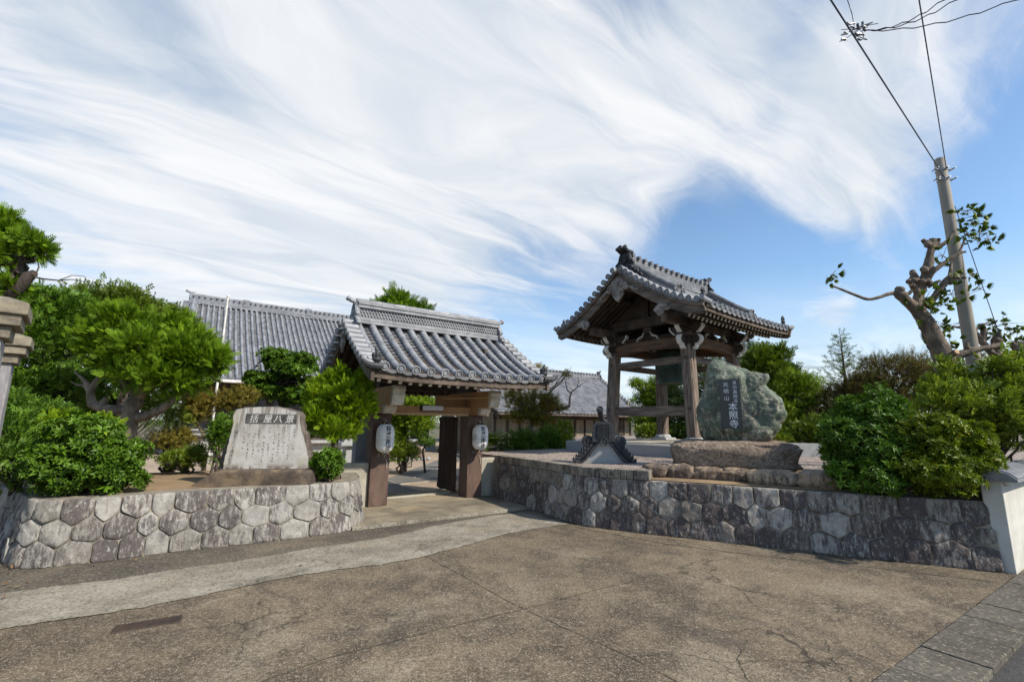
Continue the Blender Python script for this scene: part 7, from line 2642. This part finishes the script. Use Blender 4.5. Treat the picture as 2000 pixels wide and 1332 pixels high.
limb([(1803, 570, .04), (1790, 545, .08), (1783, 535, .1), (1782, 528, .1)], [px_r(q) for q in (18, 15, 16, 10)], True)
limb([(1798, 580, .04), (1785, 562, .0), (1779, 556, -.02)], [px_r(q) for q in (16, 15, 12)], True)
limb([(1812, 600, .02), (1828, 575, .0), (1843, 555, -.02), (1854, 543, -.03), (1858, 540, -.03)], [px_r(q) for q in (17, 14, 15, 16, 12)], True)
limb([(1856, 545, -.03), (1870, 542, -.06), (1886, 543, -.10)], [px_r(q) for q in (9, 7, 5)], True)
limb([(1854, 545, -.03), (1857, 525, -.02), (1858, 515, 0)], [px_r(q) for q in (8, 7, 6)], True)
limb([(1812, 560, .04), (1828, 552, -.06), (1836, 548, -.08)], [px_r(q) for q in (10, 8, 6)], True)
limb([(1846, 710, 0), (1862, 698, -.04), (1880, 691, -.08), (1900, 684, -.12), (1925, 680, -.16), (1945, 676, -.18), (1955, 671, -.2)], [px_r(q) for q in (26, 22, 19, 16, 11, 12, 8)], True)
limb([(1893, 686, -.10), (1888, 676, -.12), (1889, 670, -.12)], [px_r(q) for q in (13, 10, 8)], True)
limb([(1850, 700, -.02), (1862, 690, -.14), (1869, 687, -.2)], [px_r(q) for q in (18, 14, 12)], True)
limb([(1925, 681, -.16), (1950, 695, -.16), (1968, 699, -.16), (1982, 702, -.16)], [px_r(q) for q in (7, 7, 6, 4)])
for q in ((1812, 528), (1808, 545), (1757, 573), (1783, 545), (1818, 478), (1856, 543), (1950, 674)):
    for _ in range(4):
        p = at(q[0] + rj.uniform(-8, 8), q[1] + rj.uniform(-8, 8), TY + rj.uniform(-.08, .08)) - base
        b.ball(p, rj.uniform(0.035, 0.06), 8, 6)
b.build('trunk', M['bark_smooth'], pt_, smooth=60)
cuts.build('cut_face', M['cutwood'], pt_, smooth=0)


def sprouts(name, parent, base, spots, seed, m):
    rg = np.random.default_rng(seed)
    P, Z, Sc = [], [], []
    tw = MB()
    for (px, py, Y, n, r_) in spots:
        c = np.array(at(px, py, Y) - base)
        k = Y / FPX
        for _ in range(int(n * 2.2)):
            o = rg.normal(size=3) * r_ * k
            P.append(c + o)
            z = o / (np.linalg.norm(o) + 1e-6) * 0.8 + np.array([0, 0, -0.25]) + rg.normal(size=3) * 0.35
            Z.append(z)
            Sc.append(0.155 * rg.uniform(0.7, 1.2))
            if True:
                tw.tube([tuple(c), tuple(c + o)], [0.005, 0.003], 4)
    Z = np.array(Z)
    leaf_mesh('crown', m, parent, [('droop', np.array(P), frame(Z, rg.normal(size=Z.shape)), np.array(Sc))])
    tw.build('twigs', M['bark'], parent, smooth=60)


sprouts('leafy', pt_, base, [(1888, 412, TY, 5, 7), (1905, 422, TY, 5, 8), (1898, 435, TY, 4, 8), (1912, 465, TY, 5, 9), (1930, 468, TY, 5, 8), (1890, 458, TY, 3, 6), (1842, 500, TY, 5, 6), (1806, 590, TY - .15, 8, 10), (1825, 600, TY - .15, 6, 10), (1858, 575, TY - .1, 5, 7), (1880, 540, TY - .1, 4, 7), (1895, 535, TY - .1, 3, 6), (1915, 565, TY, 3, 9), (1625, 537, TY, 4, 6), (1828, 642, TY, 5, 7), (1832, 660, TY, 4, 7), (1840, 632, TY, 3, 6), (1905, 700, TY - .15, 4, 9), (1856, 668, TY, 3, 5)], 41, M['leaf_mid'])
for px0, py0, px1, py1 in ((1862, 455, 1888, 415), (1884, 470, 1912, 466), (1627, 559, 1622, 538), (1884, 480, 1930, 468), (1870, 440, 1905, 425), (1886, 492, 1915, 565)):
    pass
# second, lower pruned tree at the right edge
TY2 = 8.4
base2 = on(1975, 780, TY2, 0.85)
p2 = plant('pollarded_tree', base2, 'lower pruned stump with twisted bare limbs behind the utility pole', 'tree')
b = MB()


def limb2(pts, ws):
    b.tube([at(x, y, TY2) - base2 for x, y in pts], [q / 889 * TY2 / 2 * 1.2 for q in ws], 10, jit=0.1, rng=rj)


limb2([(1965, 800), (1965, 745), (1972, 718), (1985, 705), (2000, 700), (2030, 690)], [26, 22, 18, 16, 16, 14])
limb2([(1945, 720), (1947, 690), (1945, 665), (1950, 650)], [14, 12, 13, 8])
limb2([(1965, 745), (1950, 725), (1945, 712)], [18, 16, 14])
limb2([(1990, 702), (1990, 685), (1980, 675), (1976, 668)], [14, 13, 12, 7])
limb2([(2000, 700), (2003, 680), (2010, 672)], [12, 10, 8])
limb2([(1945, 700), (1915, 665), (1900, 645), (1885, 640), (1860, 638)], [10, 10, 8, 6, 3])
limb2([(1900, 648), (1912, 640), (1932, 628)], [6, 4, 2])
limb2([(1918, 668), (1922, 648), (1918, 632)], [10, 9, 7])
b.build('trunk', M['bark_smooth'], p2, smooth=60)
sprouts('leafy', p2, base2, [(1940, 640, TY2, 5, 8), (1960, 632, TY2, 4, 8), (1970, 645, TY2, 4, 8), (1985, 668, TY2, 5, 9), (1997, 680, TY2, 4, 8), (1925, 655, TY2, 3, 6), (1870, 632, TY2, 3, 6)], 43, M['leaf_mid'])

# dry leaves blown against the walls
rg = np.random.default_rng(51)
P = []
for (px, py, sx_, sy_, n) in ((10, 1075, 22, 35, 130), (940, 970, 25, 4, 40), (1000, 985, 40, 8, 30), (300, 1095, 200, 8, 30)):
    for _ in range(n):
        q = gz(px + rg.normal() * sx_, py + rg.normal() * sy_, 0.02)
        P.append(tuple(q))
P = np.array(P)
Z = np.stack([rg.normal(size=len(P)), rg.normal(size=len(P)), 0.25 * np.abs(rg.normal(size=len(P)))], 1)
TPL['flat'] = (np.array([(0, 0, 0), (0.22, 0.04, 0.5), (0, 0, 1), (-0.22, 0.04, 0.5)], float), np.array([(0, 1, 2), (0, 2, 3)]))
lit = leaf_mesh('leaf_litter', M['leaf_dry'], None, [('flat', P, frame(Z, np.cross(Z, np.tile([0.0, 0.0, 1.0], (len(P), 1)))), 0.05 * (0.7 + 0.6 * rg.random(len(P))))])
tag(lit, 'scattered dry brown leaves along the foot of the walls', 'leaves', kind='stuff')

# a distant belt of woods and hedges closing the horizon, one mass
rg = np.random.default_rng(61)
P, Sc = [], []
for k in range(260):
    a = rg.uniform(0, 2 * PI)
    R_ = rg.uniform(75, 130)
    c = np.array([R_ * math.sin(a), R_ * math.cos(a) + 10, 0])
    h = rg.uniform(1.5, 4.0)
    for _ in range(46):
        o = rg.normal(size=3) * np.array([3.2, 3.2, h * 0.42])
        P.append(c + o + np.array([0, 0, h * 0.5]))
        Sc.append(rg.uniform(0.9, 1.7))
P = np.array(P)
P[:, 2] = np.maximum(P[:, 2], 0.2)
Z = rg.normal(size=P.shape) + np.array([0, 0, 0.6])
far = leaf_mesh('treeline', M['leaf_dark'], None, [('fine', P, frame(Z, rg.normal(size=P.shape)), np.array(Sc))])
tag(far, 'far low belt of trees along the horizon', 'trees', kind='stuff')
